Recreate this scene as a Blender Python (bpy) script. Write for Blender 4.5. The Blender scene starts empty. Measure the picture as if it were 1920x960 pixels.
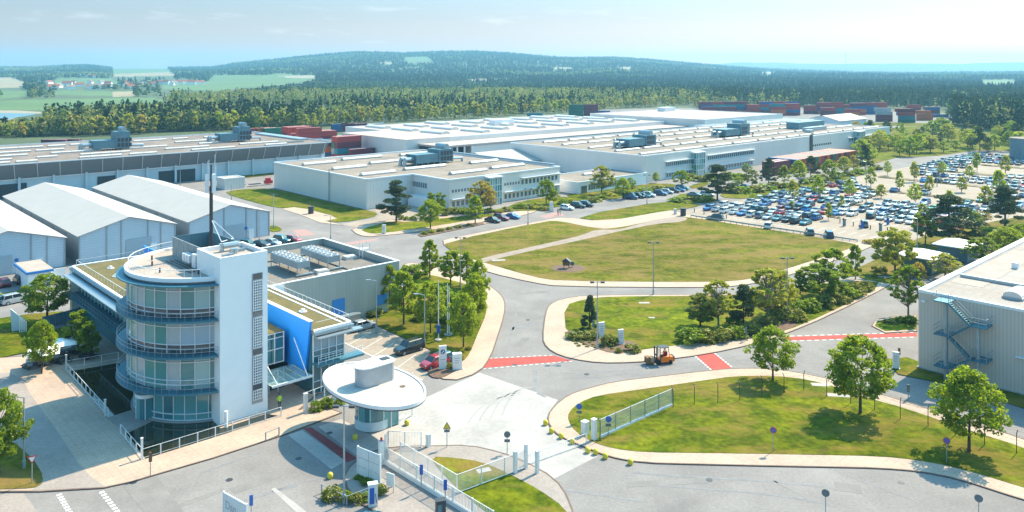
import bpy, math, random
import numpy as np
from mathutils import Vector
random.seed(7); rng = np.random.default_rng(7)
scene = bpy.context.scene
C = scene.collection
R = math.radians
# ---------------- camera, world, sun, exposure ----------------
HC = 40.0; FP = 1500.0; YH = 130.0           # camera height, focal length and horizon row in photo pixels
cam = bpy.data.cameras.new("camera"); cam.sensor_width = 36; cam.lens = FP / 1920 * 36
cam.shift_y = -(480 - YH) / 1920; cam.clip_start = 1; cam.clip_end = 40000
cam_o = bpy.data.objects.new("camera", cam); C.objects.link(cam_o)
cam_o.location = (0, 0, HC); cam_o.rotation_euler = (R(90), 0, 0); scene.camera = cam_o
SUN_AZ = math.atan2(.72, .69); SUN_EL = R(46)
w = bpy.data.worlds.new("World"); scene.world = w; w.use_nodes = True
nt = w.node_tree; nt.nodes.clear()
out = nt.nodes.new("ShaderNodeOutputWorld"); bg = nt.nodes.new("ShaderNodeBackground")
sky = nt.nodes.new("ShaderNodeTexSky"); sky.sky_type = 'NISHITA'; sky.sun_disc = False
sky.sun_elevation = SUN_EL; sky.sun_rotation = SUN_AZ; sky.air_density = 1.0; sky.dust_density = 1.2; sky.ozone_density = 2.2
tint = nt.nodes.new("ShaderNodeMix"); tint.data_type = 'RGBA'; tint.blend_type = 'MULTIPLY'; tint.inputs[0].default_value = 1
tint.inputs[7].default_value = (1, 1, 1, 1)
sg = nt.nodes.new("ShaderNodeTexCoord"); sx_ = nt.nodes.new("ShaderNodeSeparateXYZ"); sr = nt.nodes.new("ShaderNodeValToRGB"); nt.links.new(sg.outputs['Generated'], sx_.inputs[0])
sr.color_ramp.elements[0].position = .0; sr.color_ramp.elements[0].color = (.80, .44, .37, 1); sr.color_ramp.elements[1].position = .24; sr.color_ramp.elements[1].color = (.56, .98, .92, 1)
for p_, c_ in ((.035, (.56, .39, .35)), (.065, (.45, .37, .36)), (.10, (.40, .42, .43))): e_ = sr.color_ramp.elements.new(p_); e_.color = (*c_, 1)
nt.links.new(sx_.outputs[2], sr.inputs[0]); sb = nt.nodes.new('ShaderNodeVectorMath'); sb.operation = 'SCALE'; sb.inputs['Scale'].default_value = 1.0; zr = nt.nodes.new('ShaderNodeMapRange'); zr.inputs['From Min'].default_value = .12; zr.inputs['From Max'].default_value = .6; zr.inputs['To Min'].default_value = 1.0; zr.inputs['To Max'].default_value = 1.5  # sky above the view boosted and tinted teal to lift the shade
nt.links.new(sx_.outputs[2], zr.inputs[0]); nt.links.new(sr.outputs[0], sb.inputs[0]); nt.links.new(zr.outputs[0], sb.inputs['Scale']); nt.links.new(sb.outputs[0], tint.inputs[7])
tc = nt.nodes.new("ShaderNodeTexCoord"); mp = nt.nodes.new("ShaderNodeMapping"); mp.inputs['Scale'].default_value = (3, 3, 16)
cn = nt.nodes.new("ShaderNodeTexNoise"); cn.inputs['Scale'].default_value = 2.6; cn.inputs['Detail'].default_value = 7; cn.inputs['Roughness'].default_value = .62
cr = nt.nodes.new("ShaderNodeMapRange"); cr.inputs['From Min'].default_value = .60; cr.inputs['From Max'].default_value = .78; cr.inputs['To Max'].default_value = .35
cm = nt.nodes.new("ShaderNodeMix"); cm.data_type = 'RGBA'; cm.inputs[7].default_value = (5.0, 4.9, 4.9, 1)
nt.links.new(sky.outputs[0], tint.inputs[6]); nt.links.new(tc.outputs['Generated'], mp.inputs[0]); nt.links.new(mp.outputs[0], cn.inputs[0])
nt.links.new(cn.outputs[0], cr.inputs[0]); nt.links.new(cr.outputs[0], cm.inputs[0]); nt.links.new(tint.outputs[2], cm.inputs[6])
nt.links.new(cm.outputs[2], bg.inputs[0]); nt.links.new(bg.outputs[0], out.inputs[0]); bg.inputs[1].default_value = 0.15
sun = bpy.data.lights.new("sun", 'SUN'); sun.energy = 4.7; sun.angle = R(.55); sun.color = (1, .81, .56)
so = bpy.data.objects.new("sun", sun); C.objects.link(so)
sd = Vector((math.sin(SUN_AZ) * math.cos(SUN_EL), math.cos(SUN_AZ) * math.cos(SUN_EL), math.sin(SUN_EL)))
so.rotation_euler = sd.to_track_quat('Z', 'Y').to_euler()
vs = scene.view_settings; vs.view_transform = 'Standard'; vs.look = 'None'; vs.exposure = 1.13; vs.gamma = 1; vs.use_curve_mapping = False
cy = scene.cycles; cy.max_bounces = 6; cy.diffuse_bounces = 3; cy.glossy_bounces = 3; cy.transmission_bounces = 4; cy.transparent_max_bounces = 8
cy.volume_bounces = 1; cy.sample_clamp_indirect = 4; cy.use_denoising = True; cy.caustics_reflective = False; cy.caustics_refractive = False

# ---------------- coordinates ----------------
A = R(43); CA, SA = math.cos(A), math.sin(A)   # the site's grid is turned 43 degrees
def G(px, py, h=0):
    Y = FP * (HC - h) / (py - YH); return ((px - 960) * Y / FP, Y)
def W(u, v): return (u * CA - v * SA, u * SA + v * CA)
def UV(x, y): return (x * CA + y * SA, -x * SA + y * CA)
def guv(px, py, h=0): return UV(*G(px, py, h))
def face_u(px, v):
    t = (px - 960) / FP; return v * (SA + t * CA) / (CA - t * SA)
def face_v(px, u):
    t = (px - 960) / FP; return u * (CA - t * SA) / (SA + t * CA)
def zat(py, u, v): return HC - (py - YH) * W(u, v)[1] / FP
CARD = 'one two three four five six seven eight nine ten eleven twelve thirteen fourteen fifteen sixteen seventeen eighteen nineteen twenty twenty-one twenty-two twenty-three twenty-four twenty-five twenty-six twenty-seven twenty-eight twenty-nine thirty thirty-one thirty-two thirty-three thirty-four thirty-five'.split()
ONES = 'first second third fourth fifth sixth seventh eighth ninth tenth eleventh twelfth thirteenth fourteenth fifteenth sixteenth seventeenth eighteenth nineteenth'.split()
TENS = ['', '', 'twenty', 'thirty', 'forty', 'fifty', 'sixty', 'seventy', 'eighty', 'ninety']
def ordi(n):
    if n <= 19: return ONES[n - 1]
    if n >= 100: return 'hundred and ' + ordi(n - 100) if n > 100 else 'hundredth'
    t, o = divmod(n, 10)
    return TENS[t][:-1] + 'ieth' if o == 0 else TENS[t] + '-' + ONES[o - 1]

# ---------------- mesh building ----------------
class MB:
    def __init__(s, o=(0, 0, 0)): s.v = []; s.f = []; s.m = []; s.o = o
    def add(s, vs, fs, mi=0):
        b = len(s.v); s.v += [tuple(p) for p in vs]; s.f += [tuple(b + i for i in f) for f in fs]; s.m += [mi] * len(fs); return s
    def box(s, x0, x1, y0, y1, z0, z1, mi=0):
        x0, x1 = sorted((x0, x1)); y0, y1 = sorted((y0, y1)); z0, z1 = sorted((z0, z1))
        return s.add([(x0, y0, z0), (x1, y0, z0), (x1, y1, z0), (x0, y1, z0), (x0, y0, z1), (x1, y0, z1), (x1, y1, z1), (x0, y1, z1)],
              [(3, 2, 1, 0), (4, 5, 6, 7), (0, 1, 5, 4), (1, 2, 6, 5), (2, 3, 7, 6), (3, 0, 4, 7)], mi)
    def bar(s, p, q, wd, z0, z1, mi=0):       # a wall between two plan points
        dx, dy = q[0] - p[0], q[1] - p[1]; L = math.hypot(dx, dy) or 1; nx, ny = -dy / L * wd / 2, dx / L * wd / 2
        return s.prism([(p[0] + nx, p[1] + ny), (p[0] - nx, p[1] - ny), (q[0] - nx, q[1] - ny), (q[0] + nx, q[1] + ny)], z0, z1, mi)
    def prism(s, P, z0, z1, mi=0, bottom=True, side=True):
        a = sum(P[i][0] * P[(i + 1) % len(P)][1] - P[(i + 1) % len(P)][0] * P[i][1] for i in range(len(P)))
        if a < 0: P = P[::-1]
        n = len(P); vs = [(x, y, z0) for x, y in P] + [(x, y, z1) for x, y in P]
        fs = [tuple(range(n, 2 * n))]
        if bottom: fs.append(tuple(range(n))[::-1])
        if side: fs += [(i, (i + 1) % n, n + (i + 1) % n, n + i) for i in range(n)]
        return s.add(vs, fs, mi)
    def tube(s, p, q, r, n=6, r2=None, mi=0):
        p, q = Vector(p), Vector(q); d = (q - p)
        if d.length < 1e-6: return s
        d.normalize(); a = d.orthogonal().normalized(); b = d.cross(a); r2 = r if r2 is None else r2
        vs = []
        for c, rr in ((p, r), (q, r2)):
            for i in range(n):
                t = 2 * math.pi * i / n; vs.append(c + a * (math.cos(t) * rr) + b * (math.sin(t) * rr))
        return s.add(vs, [(i, (i + 1) % n, n + (i + 1) % n, n + i) for i in range(n)] + [tuple(range(n))[::-1], tuple(range(n, 2 * n))], mi)
    def cyl(s, x, y, r, z0, z1, n=16, mi=0, r2=None): return s.tube((x, y, z0), (x, y, z1), r, n, r2, mi)
    def lathe(s, x, y, prof, n=24, mi=0, a0=0, a1=2 * math.pi):
        full = abs(a1 - a0 - 2 * math.pi) < 1e-6; k = n if full else n + 1; vs = []
        for r, z in prof:
            for i in range(k):
                t = a0 + (a1 - a0) * i / n; vs.append((x + r * math.cos(t), y + r * math.sin(t), z))
        fs = []
        for j in range(len(prof) - 1):
            for i in range(n):
                i2 = (i + 1) % k; fs.append((j * k + i, j * k + i2, (j + 1) * k + i2, (j + 1) * k + i))
        return s.add(vs, fs, mi)
    def quad(s, a, b, c, d, mi=0): return s.add([a, b, c, d], [(0, 1, 2, 3)], mi)
    def ball(s, x, y, z, r, n=10, rz=None, mi=0):
        rz = rz or r; pr = [(max(r * math.sin(math.pi * i / 6), .001), z - rz * math.cos(math.pi * i / 6)) for i in range(7)]
        return s.lathe(x, y, pr, n, mi)
    def barrel(s, u0, u1, v, z, r, mi=0, axis=0, hgt=None):  # half-round vault
        vs = []; n = 8; hgt = hgt or r
        for e in (u0, u1):
            for i in range(n + 1):
                t = math.pi * i / n; a, b = v + r * math.cos(t), z + hgt * math.sin(t)
                vs.append((e, a, b) if axis == 0 else (a, e, b))
        fs = [(i, i + 1, n + 2 + i, n + 1 + i) for i in range(n)] + [tuple(range(n + 1)), tuple(range(n + 1, 2 * n + 2))[::-1]]
        return s.add(vs, fs, mi)
    def mesh(s, name, mats, smooth=False):
        me = bpy.data.meshes.new(name); ox, oy, oz = s.o
        me.from_pydata([(x - ox, y - oy, z - oz) for x, y, z in s.v], [], s.f)
        for m in (mats if isinstance(mats, (list, tuple)) else [mats]): me.materials.append(m)
        if len(me.materials) > 1: me.polygons.foreach_set('material_index', s.m)
        if smooth: me.shade_smooth()
        me.update(); return me
    def build(s, name, mats, parent=None, smooth=False):
        o = bpy.data.objects.new(name, s.mesh(name, mats, smooth)); C.objects.link(o)
        if parent is not None: o.parent = parent
        return o
def tag(o, label=None, cat=None, group=None, kind=None):
    for k, v in (('label', label), ('category', cat), ('group', group), ('kind', kind)):
        if v: o[k] = v
    return o
def thing(name, label, cat, loc=(0, 0), rz=0.0, group=None, z=0.0):
    o = bpy.data.objects.new(name, None); C.objects.link(o); o.empty_display_size = .5
    o.location = (loc[0], loc[1], z); o.rotation_euler = (0, 0, rz); return tag(o, label, cat, group)
def site(name, label, cat, u, v, group=None):   # a thing whose parts are given in site coordinates
    return thing(name, label, cat, W(u, v), A, group), (u, v, 0)
KIDS = {}
def copytree(o, parent=None):
    c = o.copy(); C.objects.link(c)
    if parent is not None: c.parent = parent
    if o.name not in KIDS: KIDS[o.name] = list(o.children)
    for ch in KIDS[o.name]: copytree(ch, c)
    return c
def at(o, x, y, z=0.0, rz=0.0, s=1.0):
    o.location = (x, y, z); o.rotation_euler = (0, 0, rz); o.scale = (s, s, s) if not isinstance(s, tuple) else s; return o

# ---------------- materials ----------------
def mat(name, col, rough=.7, metal=0, var=.15, scale=1.0, col2=None, bump=0, spec=.5, coat=0, emit=None, coord='Object', detail=5, stretch=None, fine=0, fscale=30):
    m = bpy.data.materials.new(name); m.use_nodes = True; n = m.node_tree; b = n.nodes['Principled BSDF']
    b.inputs['Roughness'].default_value = rough; b.inputs['Metallic'].default_value = metal
    b.inputs['Specular IOR Level'].default_value = spec; b.inputs['Coat Weight'].default_value = coat
    c2 = col2 or tuple(max(0, c * (1 - var * 2)) for c in col)
    t = n.nodes.new('ShaderNodeTexCoord'); src = t.outputs[coord]
    if stretch:
        mpn = n.nodes.new('ShaderNodeMapping'); mpn.inputs['Scale'].default_value = stretch; n.links.new(src, mpn.inputs[0]); src = mpn.outputs[0]
    no = n.nodes.new('ShaderNodeTexNoise'); no.inputs['Scale'].default_value = scale; no.inputs['Detail'].default_value = detail; no.inputs['Roughness'].default_value = .65
    n.links.new(src, no.inputs['Vector'])
    rp = n.nodes.new('ShaderNodeValToRGB'); rp.color_ramp.elements[0].position = .32; rp.color_ramp.elements[1].position = .68
    rp.color_ramp.elements[0].color = (*c2, 1); rp.color_ramp.elements[1].color = (*col, 1)
    n.links.new(no.outputs[0], rp.inputs[0]); last = rp.outputs[0]
    if fine:
        n2 = n.nodes.new('ShaderNodeTexNoise'); n2.inputs['Scale'].default_value = fscale; n2.inputs['Detail'].default_value = 3; n.links.new(t.outputs[coord], n2.inputs['Vector'])
        mr = n.nodes.new('ShaderNodeMapRange'); mr.inputs['From Min'].default_value = .3; mr.inputs['From Max'].default_value = .7; mr.inputs['To Min'].default_value = 1 - fine; mr.inputs['To Max'].default_value = 1 + fine
        n.links.new(n2.outputs[0], mr.inputs[0]); vm = n.nodes.new('ShaderNodeVectorMath'); vm.operation = 'SCALE'
        n.links.new(last, vm.inputs[0]); n.links.new(mr.outputs[0], vm.inputs['Scale']); last = vm.outputs[0]
    n.links.new(last, b.inputs['Base Color'])
    if bump:
        bp = n.nodes.new('ShaderNodeBump'); bp.inputs['Strength'].default_value = bump; bp.inputs['Distance'].default_value = .1
        n.links.new(no.outputs[0], bp.inputs['Height']); n.links.new(bp.outputs[0], b.inputs['Normal'])
    if emit:
        b.inputs['Emission Color'].default_value = (*emit, 1); b.inputs['Emission Strength'].default_value = 1
    return m
def add_lines(m, axis, period, dark=.75, width=.06, axis2=None, period2=1, rot=0, coord='Object'):
    """multiplies a regular seam pattern (panel joints, corrugation) into the base colour and bump"""
    n = m.node_tree; b = n.nodes['Principled BSDF']; src = b.inputs['Base Color'].links[0].from_socket
    t = n.nodes.new('ShaderNodeTexCoord'); mpn = n.nodes.new('ShaderNodeMapping'); mpn.inputs['Rotation'].default_value = (0, 0, rot); n.links.new(t.outputs[coord], mpn.inputs[0])
    sx = n.nodes.new('ShaderNodeSeparateXYZ'); n.links.new(mpn.outputs[0], sx.inputs[0]); fac = None
    for ax, pe in ((axis, period), (axis2, period2)):
        if ax is None: continue
        d = n.nodes.new('ShaderNodeMath'); d.operation = 'DIVIDE'; d.inputs[1].default_value = pe; n.links.new(sx.outputs[ax], d.inputs[0])
        f = n.nodes.new('ShaderNodeMath'); f.operation = 'FRACT'; n.links.new(d.outputs[0], f.inputs[0])
        g = n.nodes.new('ShaderNodeMath'); g.operation = 'GREATER_THAN'; g.inputs[1].default_value = width / pe if ax == axis or True else width; n.links.new(f.outputs[0], g.inputs[0])
        if fac is None: fac = g.outputs[0]
        else:
            mn = n.nodes.new('ShaderNodeMath'); mn.operation = 'MINIMUM'; n.links.new(fac, mn.inputs[0]); n.links.new(g.outputs[0], mn.inputs[1]); fac = mn.outputs[0]
    mr = n.nodes.new('ShaderNodeMapRange'); mr.inputs['To Min'].default_value = dark; n.links.new(fac, mr.inputs[0])
    vm = n.nodes.new('ShaderNodeVectorMath'); vm.operation = 'SCALE'; n.links.new(src, vm.inputs[0]); n.links.new(mr.outputs[0], vm.inputs['Scale'])
    n.links.new(vm.outputs[0], b.inputs['Base Color']); return m
def island(name, cols, rough=.1, metal=0, spec=.8, trans=0, mix_noise=0, noise_scale=.4, coat=0):
    """each separate piece (pane, leaf, paver) takes its own colour from the ramp"""
    m = bpy.data.materials.new(name); m.use_nodes = True; n = m.node_tree; b = n.nodes['Principled BSDF']
    g = n.nodes.new('ShaderNodeNewGeometry'); rp = n.nodes.new('ShaderNodeValToRGB'); e = rp.color_ramp.elements
    rp.color_ramp.interpolation = 'LINEAR' if trans else 'CONSTANT'
    while len(e) < len(cols): e.new(.5)
    for i, c in enumerate(cols): e[i].position = i / len(cols) if not trans else i / (len(cols) - 1); e[i].color = (*c, 1)
    src = g.outputs['Random Per Island']
    if mix_noise:
        t = n.nodes.new('ShaderNodeTexCoord'); no = n.nodes.new('ShaderNodeTexNoise'); no.inputs['Scale'].default_value = noise_scale; no.inputs['Detail'].default_value = 3
        n.links.new(t.outputs['Object'], no.inputs['Vector']); mx = n.nodes.new('ShaderNodeMix'); mx.inputs[0].default_value = mix_noise
        mr = n.nodes.new('ShaderNodeMapRange'); mr.inputs['From Min'].default_value = .35; mr.inputs['From Max'].default_value = .65
        n.links.new(no.outputs[0], mr.inputs[0]); n.links.new(src, mx.inputs[2]); n.links.new(mr.outputs[0], mx.inputs[3]); src = mx.outputs[0]
    n.links.new(src, rp.inputs[0]); n.links.new(rp.outputs[0], b.inputs['Base Color'])
    b.inputs['Roughness'].default_value = rough; b.inputs['Metallic'].default_value = metal; b.inputs['Specular IOR Level'].default_value = spec; b.inputs['Coat Weight'].default_value = coat
    if trans:
        tr = n.nodes.new('ShaderNodeBsdfTranslucent'); ms = n.nodes.new('ShaderNodeMixShader'); ms.inputs[0].default_value = trans
        gm = n.nodes.new('ShaderNodeVectorMath'); gm.operation = 'MULTIPLY'; gm.inputs[1].default_value = (1.25, 1.3, .7)
        n.links.new(rp.outputs[0], gm.inputs[0]); n.links.new(gm.outputs[0], tr.inputs[0])
        o = n.nodes['Material Output']; n.links.new(b.outputs[0], ms.inputs[1]); n.links.new(tr.outputs[0], ms.inputs[2]); n.links.new(ms.outputs[0], o.inputs[0])
    return m
M = {}
MATT = 1
M['asphalt'] = mat('asphalt', (.252, .238, .234), .9, scale=.09, col2=(.168, .158, .158), detail=9, fine=.10, fscale=3.5)
M['asphalt2'] = mat('asphalt_dark', (.225, .215, .21), .9, scale=.3, col2=(.17, .16, .16), detail=8, fine=.08, fscale=5)
M['concrete'] = mat('pale_concrete', (.40, .38, .37), .85, scale=.2, col2=(.29, .275, .27), detail=9, fine=.07, fscale=2)
M['parking'] = mat('parking_paving', (.34, .285, .235), .9, scale=.10, col2=(.26, .22, .185), detail=8, fine=.1, fscale=1.4)
M['pave'] = add_lines(mat('paving', (.455, .355, .285), .85, scale=.2, col2=(.355, .275, .225), detail=7, fine=.1, fscale=4), 0, .8, .86, .06, 1, .8, rot=-A)
M['pave2'] = mat('lane_paving', (.31, .27, .25), .85, scale=.25, col2=(.25, .22, .205), detail=7, fine=.1, fscale=4)
M['kerb'] = mat('kerb', (.155, .105, .085), .85, scale=1)
def grassmat(name, g, g2, dry, dryamt=.5, seed=0):
    m = mat(name, g, .9, scale=.33, col2=g2, detail=10, fine=.30, fscale=1.4); m.node_tree.nodes['Color Ramp'].color_ramp.elements[0].position = .40; m.node_tree.nodes['Color Ramp'].color_ramp.elements[1].position = .60; n = m.node_tree; b = n.nodes['Principled BSDF']; b.inputs['Specular IOR Level'].default_value = .15
    src = b.inputs['Base Color'].links[0].from_socket; t = n.nodes.new('ShaderNodeTexCoord'); no = n.nodes.new('ShaderNodeTexNoise'); mpn = n.nodes.new('ShaderNodeMapping')
    mpn.inputs['Location'].default_value = (seed, seed * 2, 0); mpn.inputs['Scale'].default_value = (.6, 1.3, 1); n.links.new(t.outputs['Object'], mpn.inputs[0])
    no.inputs['Scale'].default_value = .15; no.inputs['Detail'].default_value = 10; no.inputs['Roughness'].default_value = .68; n.links.new(mpn.outputs[0], no.inputs['Vector'])
    mr = n.nodes.new('ShaderNodeMapRange'); mr.inputs['From Min'].default_value = .62 - dryamt * .25; mr.inputs['From Max'].default_value = .72 - dryamt * .15
    mx = n.nodes.new('ShaderNodeMix'); mx.data_type = 'RGBA'; mx.inputs[7].default_value = (*dry, 1); n.links.new(no.outputs[0], mr.inputs[0])
    n9 = n.nodes.new('ShaderNodeTexNoise'); n9.inputs['Scale'].default_value = .035; n9.inputs['Detail'].default_value = 4; n.links.new(mpn.outputs[0], n9.inputs['Vector'])
    m9 = n.nodes.new('ShaderNodeMapRange'); m9.inputs['From Min'].default_value = .35; m9.inputs['From Max'].default_value = .65; m9.inputs['To Min'].default_value = .72; m9.inputs['To Max'].default_value = 1.22; n.links.new(n9.outputs[0], m9.inputs[0])
    v9 = n.nodes.new('ShaderNodeVectorMath'); v9.operation = 'SCALE'; n.links.new(src, v9.inputs[0]); n.links.new(m9.outputs[0], v9.inputs['Scale']); src = v9.outputs[0]
    ml = n.nodes.new('ShaderNodeMath'); ml.operation = 'MULTIPLY'; ml.inputs[1].default_value = .85; n.links.new(mr.outputs[0], ml.inputs[0])
    n.links.new(ml.outputs[0], mx.inputs[0]); n.links.new(src, mx.inputs[6]); n.links.new(mx.outputs[2], b.inputs['Base Color'])
    bp = n.nodes.new('ShaderNodeBump'); bp.inputs['Strength'].default_value = .6; bp.inputs['Distance'].default_value = .25
    n3 = n.nodes.new('ShaderNodeTexNoise'); n3.inputs['Scale'].default_value = 1.6; n3.inputs['Detail'].default_value = 6; n.links.new(t.outputs['Object'], n3.inputs['Vector'])
    n.links.new(n3.outputs[0], bp.inputs['Height']); n.links.new(bp.outputs[0], b.inputs['Normal']); return m
M['grass'] = grassmat('lawn', (.130, .148, .006), (.055, .085, .004), (.190, .132, .034), .55)
M['grassdry'] = grassmat('dry_meadow', (.130, .128, .012), (.066, .082, .006), (.195, .135, .046), .75, 31)
M['mulch'] = mat('mulch', (.16, .095, .065), .95, scale=2, col2=(.09, .055, .04), fine=.3, fscale=6)
M['dirt'] = mat('dirt_path', (.30, .24, .20), .95, scale=.5, col2=(.22, .17, .14), fine=.15, fscale=5)
M['red'] = mat('red_lane_paint', (.44, .065, .055), .8, scale=1.2, col2=(.33, .085, .075), fine=.1, fscale=4); M['redfade'] = mat('worn_red_lane', (.38, .21, .19), .85, scale=.5, col2=(.30, .22, .21), fine=.1, fscale=4)
M['white_paint'] = mat('white_paint', (.70, .70, .68), .6, var=.06, scale=1.5)
M['white'] = mat('white_render', (.84, .83, .82), .75, var=.03, scale=.35, detail=8)
M['whitemetal'] = mat('white_metal', (.74, .76, .78), .4, .15, var=.04)
M['grey_metal'] = mat('grey_metal', (.38, .42, .46), .45, .5, var=.08)
M['dark_metal'] = mat('dark_metal', (.055, .06, .07), .5, .3, var=.1)
M['steel'] = mat('galvanised_steel', (.34, .42, .47), .4, .6, var=.08)
M['balc'] = mat('balcony_grating', (.06, .20, .27), .5, .3, var=.1, scale=2)
def clad(name, c, c2, per, ax, dark=.86, metal=.12, rough=.45, sc=.05, st=(1, 1, .35)):
    return add_lines(mat(name, c, rough, metal, scale=sc, col2=c2, detail=6, stretch=st), ax, per, dark, per * .12)
M['clad_x'] = clad('metal_cladding', (.74, .70, .66), (.64, .61, .58), 1.0, 0)
M['clad_y'] = clad('metal_cladding_side', (.74, .70, .66), (.64, .61, .58), 1.0, 1)
M['corr'] = add_lines(mat('ribbed_cladding', (.60, .52, .45), .5, .1, scale=.12, col2=(.50, .44, .39), stretch=(1, 1, .3), detail=8), 1, .42, .86, .14)
M['corr_x'] = add_lines(mat('ribbed_cladding_side', (.46, .45, .44), .45, .5, scale=.08, col2=(.40, .40, .41)), 0, .42, .74, .14)
M['annex_x'] = clad('weathered_cladding', (.44, .44, .41), (.33, .35, .33), .6, 0, .9, .1, .4, .25, (1, 1, .15))
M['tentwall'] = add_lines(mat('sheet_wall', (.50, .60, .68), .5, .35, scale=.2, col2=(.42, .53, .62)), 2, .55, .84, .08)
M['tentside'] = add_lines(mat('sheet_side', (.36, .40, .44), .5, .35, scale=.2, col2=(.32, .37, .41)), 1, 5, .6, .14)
M['membrane'] = add_lines(mat('white_membrane', (.40, .38, .365), .6, var=.04, scale=.3), 1, 2.4, .90, .10)
M['doorgrey'] = add_lines(mat('roller_door', (.36, .45, .52), .5, .3, var=.05), 2, .4, .88, .05)
M['roofbrown'] = mat('roof_felt', (.24, .20, .18), .9, scale=.1, col2=(.155, .13, .118), detail=8, fine=.08, fscale=1)
M['roofgrey'] = add_lines(mat('roof_membrane', (.29, .245, .21), .9, scale=.09, col2=(.18, .155, .135), detail=10, fine=.1, fscale=.8), 0, 7.5, .84, .3, 1, 9.0)
M['roofgravel'] = mat('roof_gravel', (.40, .34, .30), .95, scale=.3, col2=(.31, .265, .24), detail=8, fine=.2, fscale=7)
M['roofwhite'] = mat('white_roof', (.44, .385, .36), .8, scale=.06, col2=(.33, .285, .265), detail=7)
M['roofstripe'] = add_lines(mat('roof_sheets', (.27, .225, .195), .85, scale=.12, col2=(.33, .31, .30), detail=9, fine=.1, fscale=2, stretch=(1, .25, 1)), 1, 1.1, .86, .09)
M['greenroof'] = mat('sedum_roof', (.145, .110, .035), .95, scale=.5, col2=(.085, .075, .022), detail=9, fine=.3, fscale=8)
M['fascia'] = mat('sloped_fascia', (.17, .21, .235), .7, 0, var=.06, scale=.1)
M['concwall'] = mat('pale_wall', (.50, .60, .64), .7, scale=.2, col2=(.44, .54, .58))
M['darkopen'] = mat('dark_bay', (.03, .05, .06), .6)
M['hvac'] = add_lines(mat('air_handling_casing', (.13, .24, .29), .5, .35, scale=.4, col2=(.09, .18, .225)), 0, 1.5, .75, .08)
M['skylight'] = mat('skylight_dome', (.58, .55, .51), .3, var=.04)
M['blue'] = mat('blue_wall', (.012, .27, .88), .5, var=.03)
M['bluetrim'] = mat('blue_trim', (.03, .22, .55), .5, var=.05)
M['pane'] = island('window_pane', [(.03, .07, .08), (.06, .10, .11), (.12, .16, .17), (.04, .09, .12), (.22, .25, .26)], .05)
M['rotpane'] = island('facade_pane', [(.12, .31, .29), (.07, .22, .22), (.19, .38, .33), (.10, .27, .26), (.30, .44, .43), (.16, .32, .13), (.14, .32, .32), (.23, .37, .17), (.34, .40, .42)], .06)  # pane tones include pale blinds and greenish reflections put into the colour
M['rotground'] = island('ground_floor_pane', [(.05, .20, .22), (.09, .28, .29), (.06, .17, .20), (.13, .32, .32)], .05)
M['spandrel'] = island('spandrel_pane', [(.07, .075, .085), (.09, .095, .10), (.05, .055, .065)], .08)
M['blind'] = island('closed_blind', [(.24, .35, .42), (.28, .39, .46), (.21, .32, .39)], .35)
M['curtain'] = island('curtain_pane', [(.02, .10, .13), (.03, .14, .18), (.05, .17, .20)], .05)
M['water'] = mat('pond_water', (.012, .018, .014), .04, var=.3, scale=.4, col2=(.035, .032, .012), spec=.6)
M['lake'] = mat('lake_water', (.05, .20, .28), .15, var=.1, scale=.01)
M['yellow'] = mat('yellow_plastic', (.62, .50, .03), .5, var=.05)
M['signblue'] = mat('sign_blue', (.02, .11, .42), .4, var=.03)
M['signred'] = mat('sign_red', (.50, .02, .03), .4, var=.03)
M['signback'] = mat('sign_back', (.14, .19, .22), .5, .4)
M['rubber'] = mat('rubber', (.02, .02, .022), .8)
M['carglass'] = mat('car_glass', (.015, .025, .03), .05, spec=.9)
M['lampglass'] = mat('lamp_glass', (.8, .8, .78), .1)
M['bark'] = mat('bark', (.085, .065, .05), .95, scale=3)
M['palebark'] = mat('pale_bark', (.20, .18, .15), .95, scale=3)
M['wood'] = mat('brown_wood', (.22, .11, .05), .8, scale=3)
M['orange'] = mat('orange_paint', (.85, .17, .003), .4, var=.03)
M['skin'] = mat('skin', (.45, .27, .19), .6)
M['hivis'] = mat('hi_vis_fabric', (.45, .75, .03), .8, var=.05)
M['navy'] = mat('dark_fabric', (.03, .04, .07), .9)
M['redroof'] = island('roof_tiles', [(.30, .10, .06), (.24, .09, .06), (.34, .15, .09)], .8, spec=.2)
M['clearglass'] = mat('clear_glass', (.35, .55, .55), .05); M['clearglass'].node_tree.nodes['Principled BSDF'].inputs['Alpha'].default_value = .35

for k_ in ('roofbrown', 'roofgrey', 'roofgravel', 'roofwhite', 'roofstripe', 'asphalt', 'asphalt2', 'concrete', 'parking', 'pave', 'pave2', 'membrane', 'redfade', 'red'): M[k_].node_tree.nodes['Principled BSDF'].inputs['Specular IOR Level'].default_value = .12
for k_ in ('grass', 'grassdry'): M[k_].node_tree.nodes['Principled BSDF'].inputs['Specular IOR Level'].default_value = .04
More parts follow.
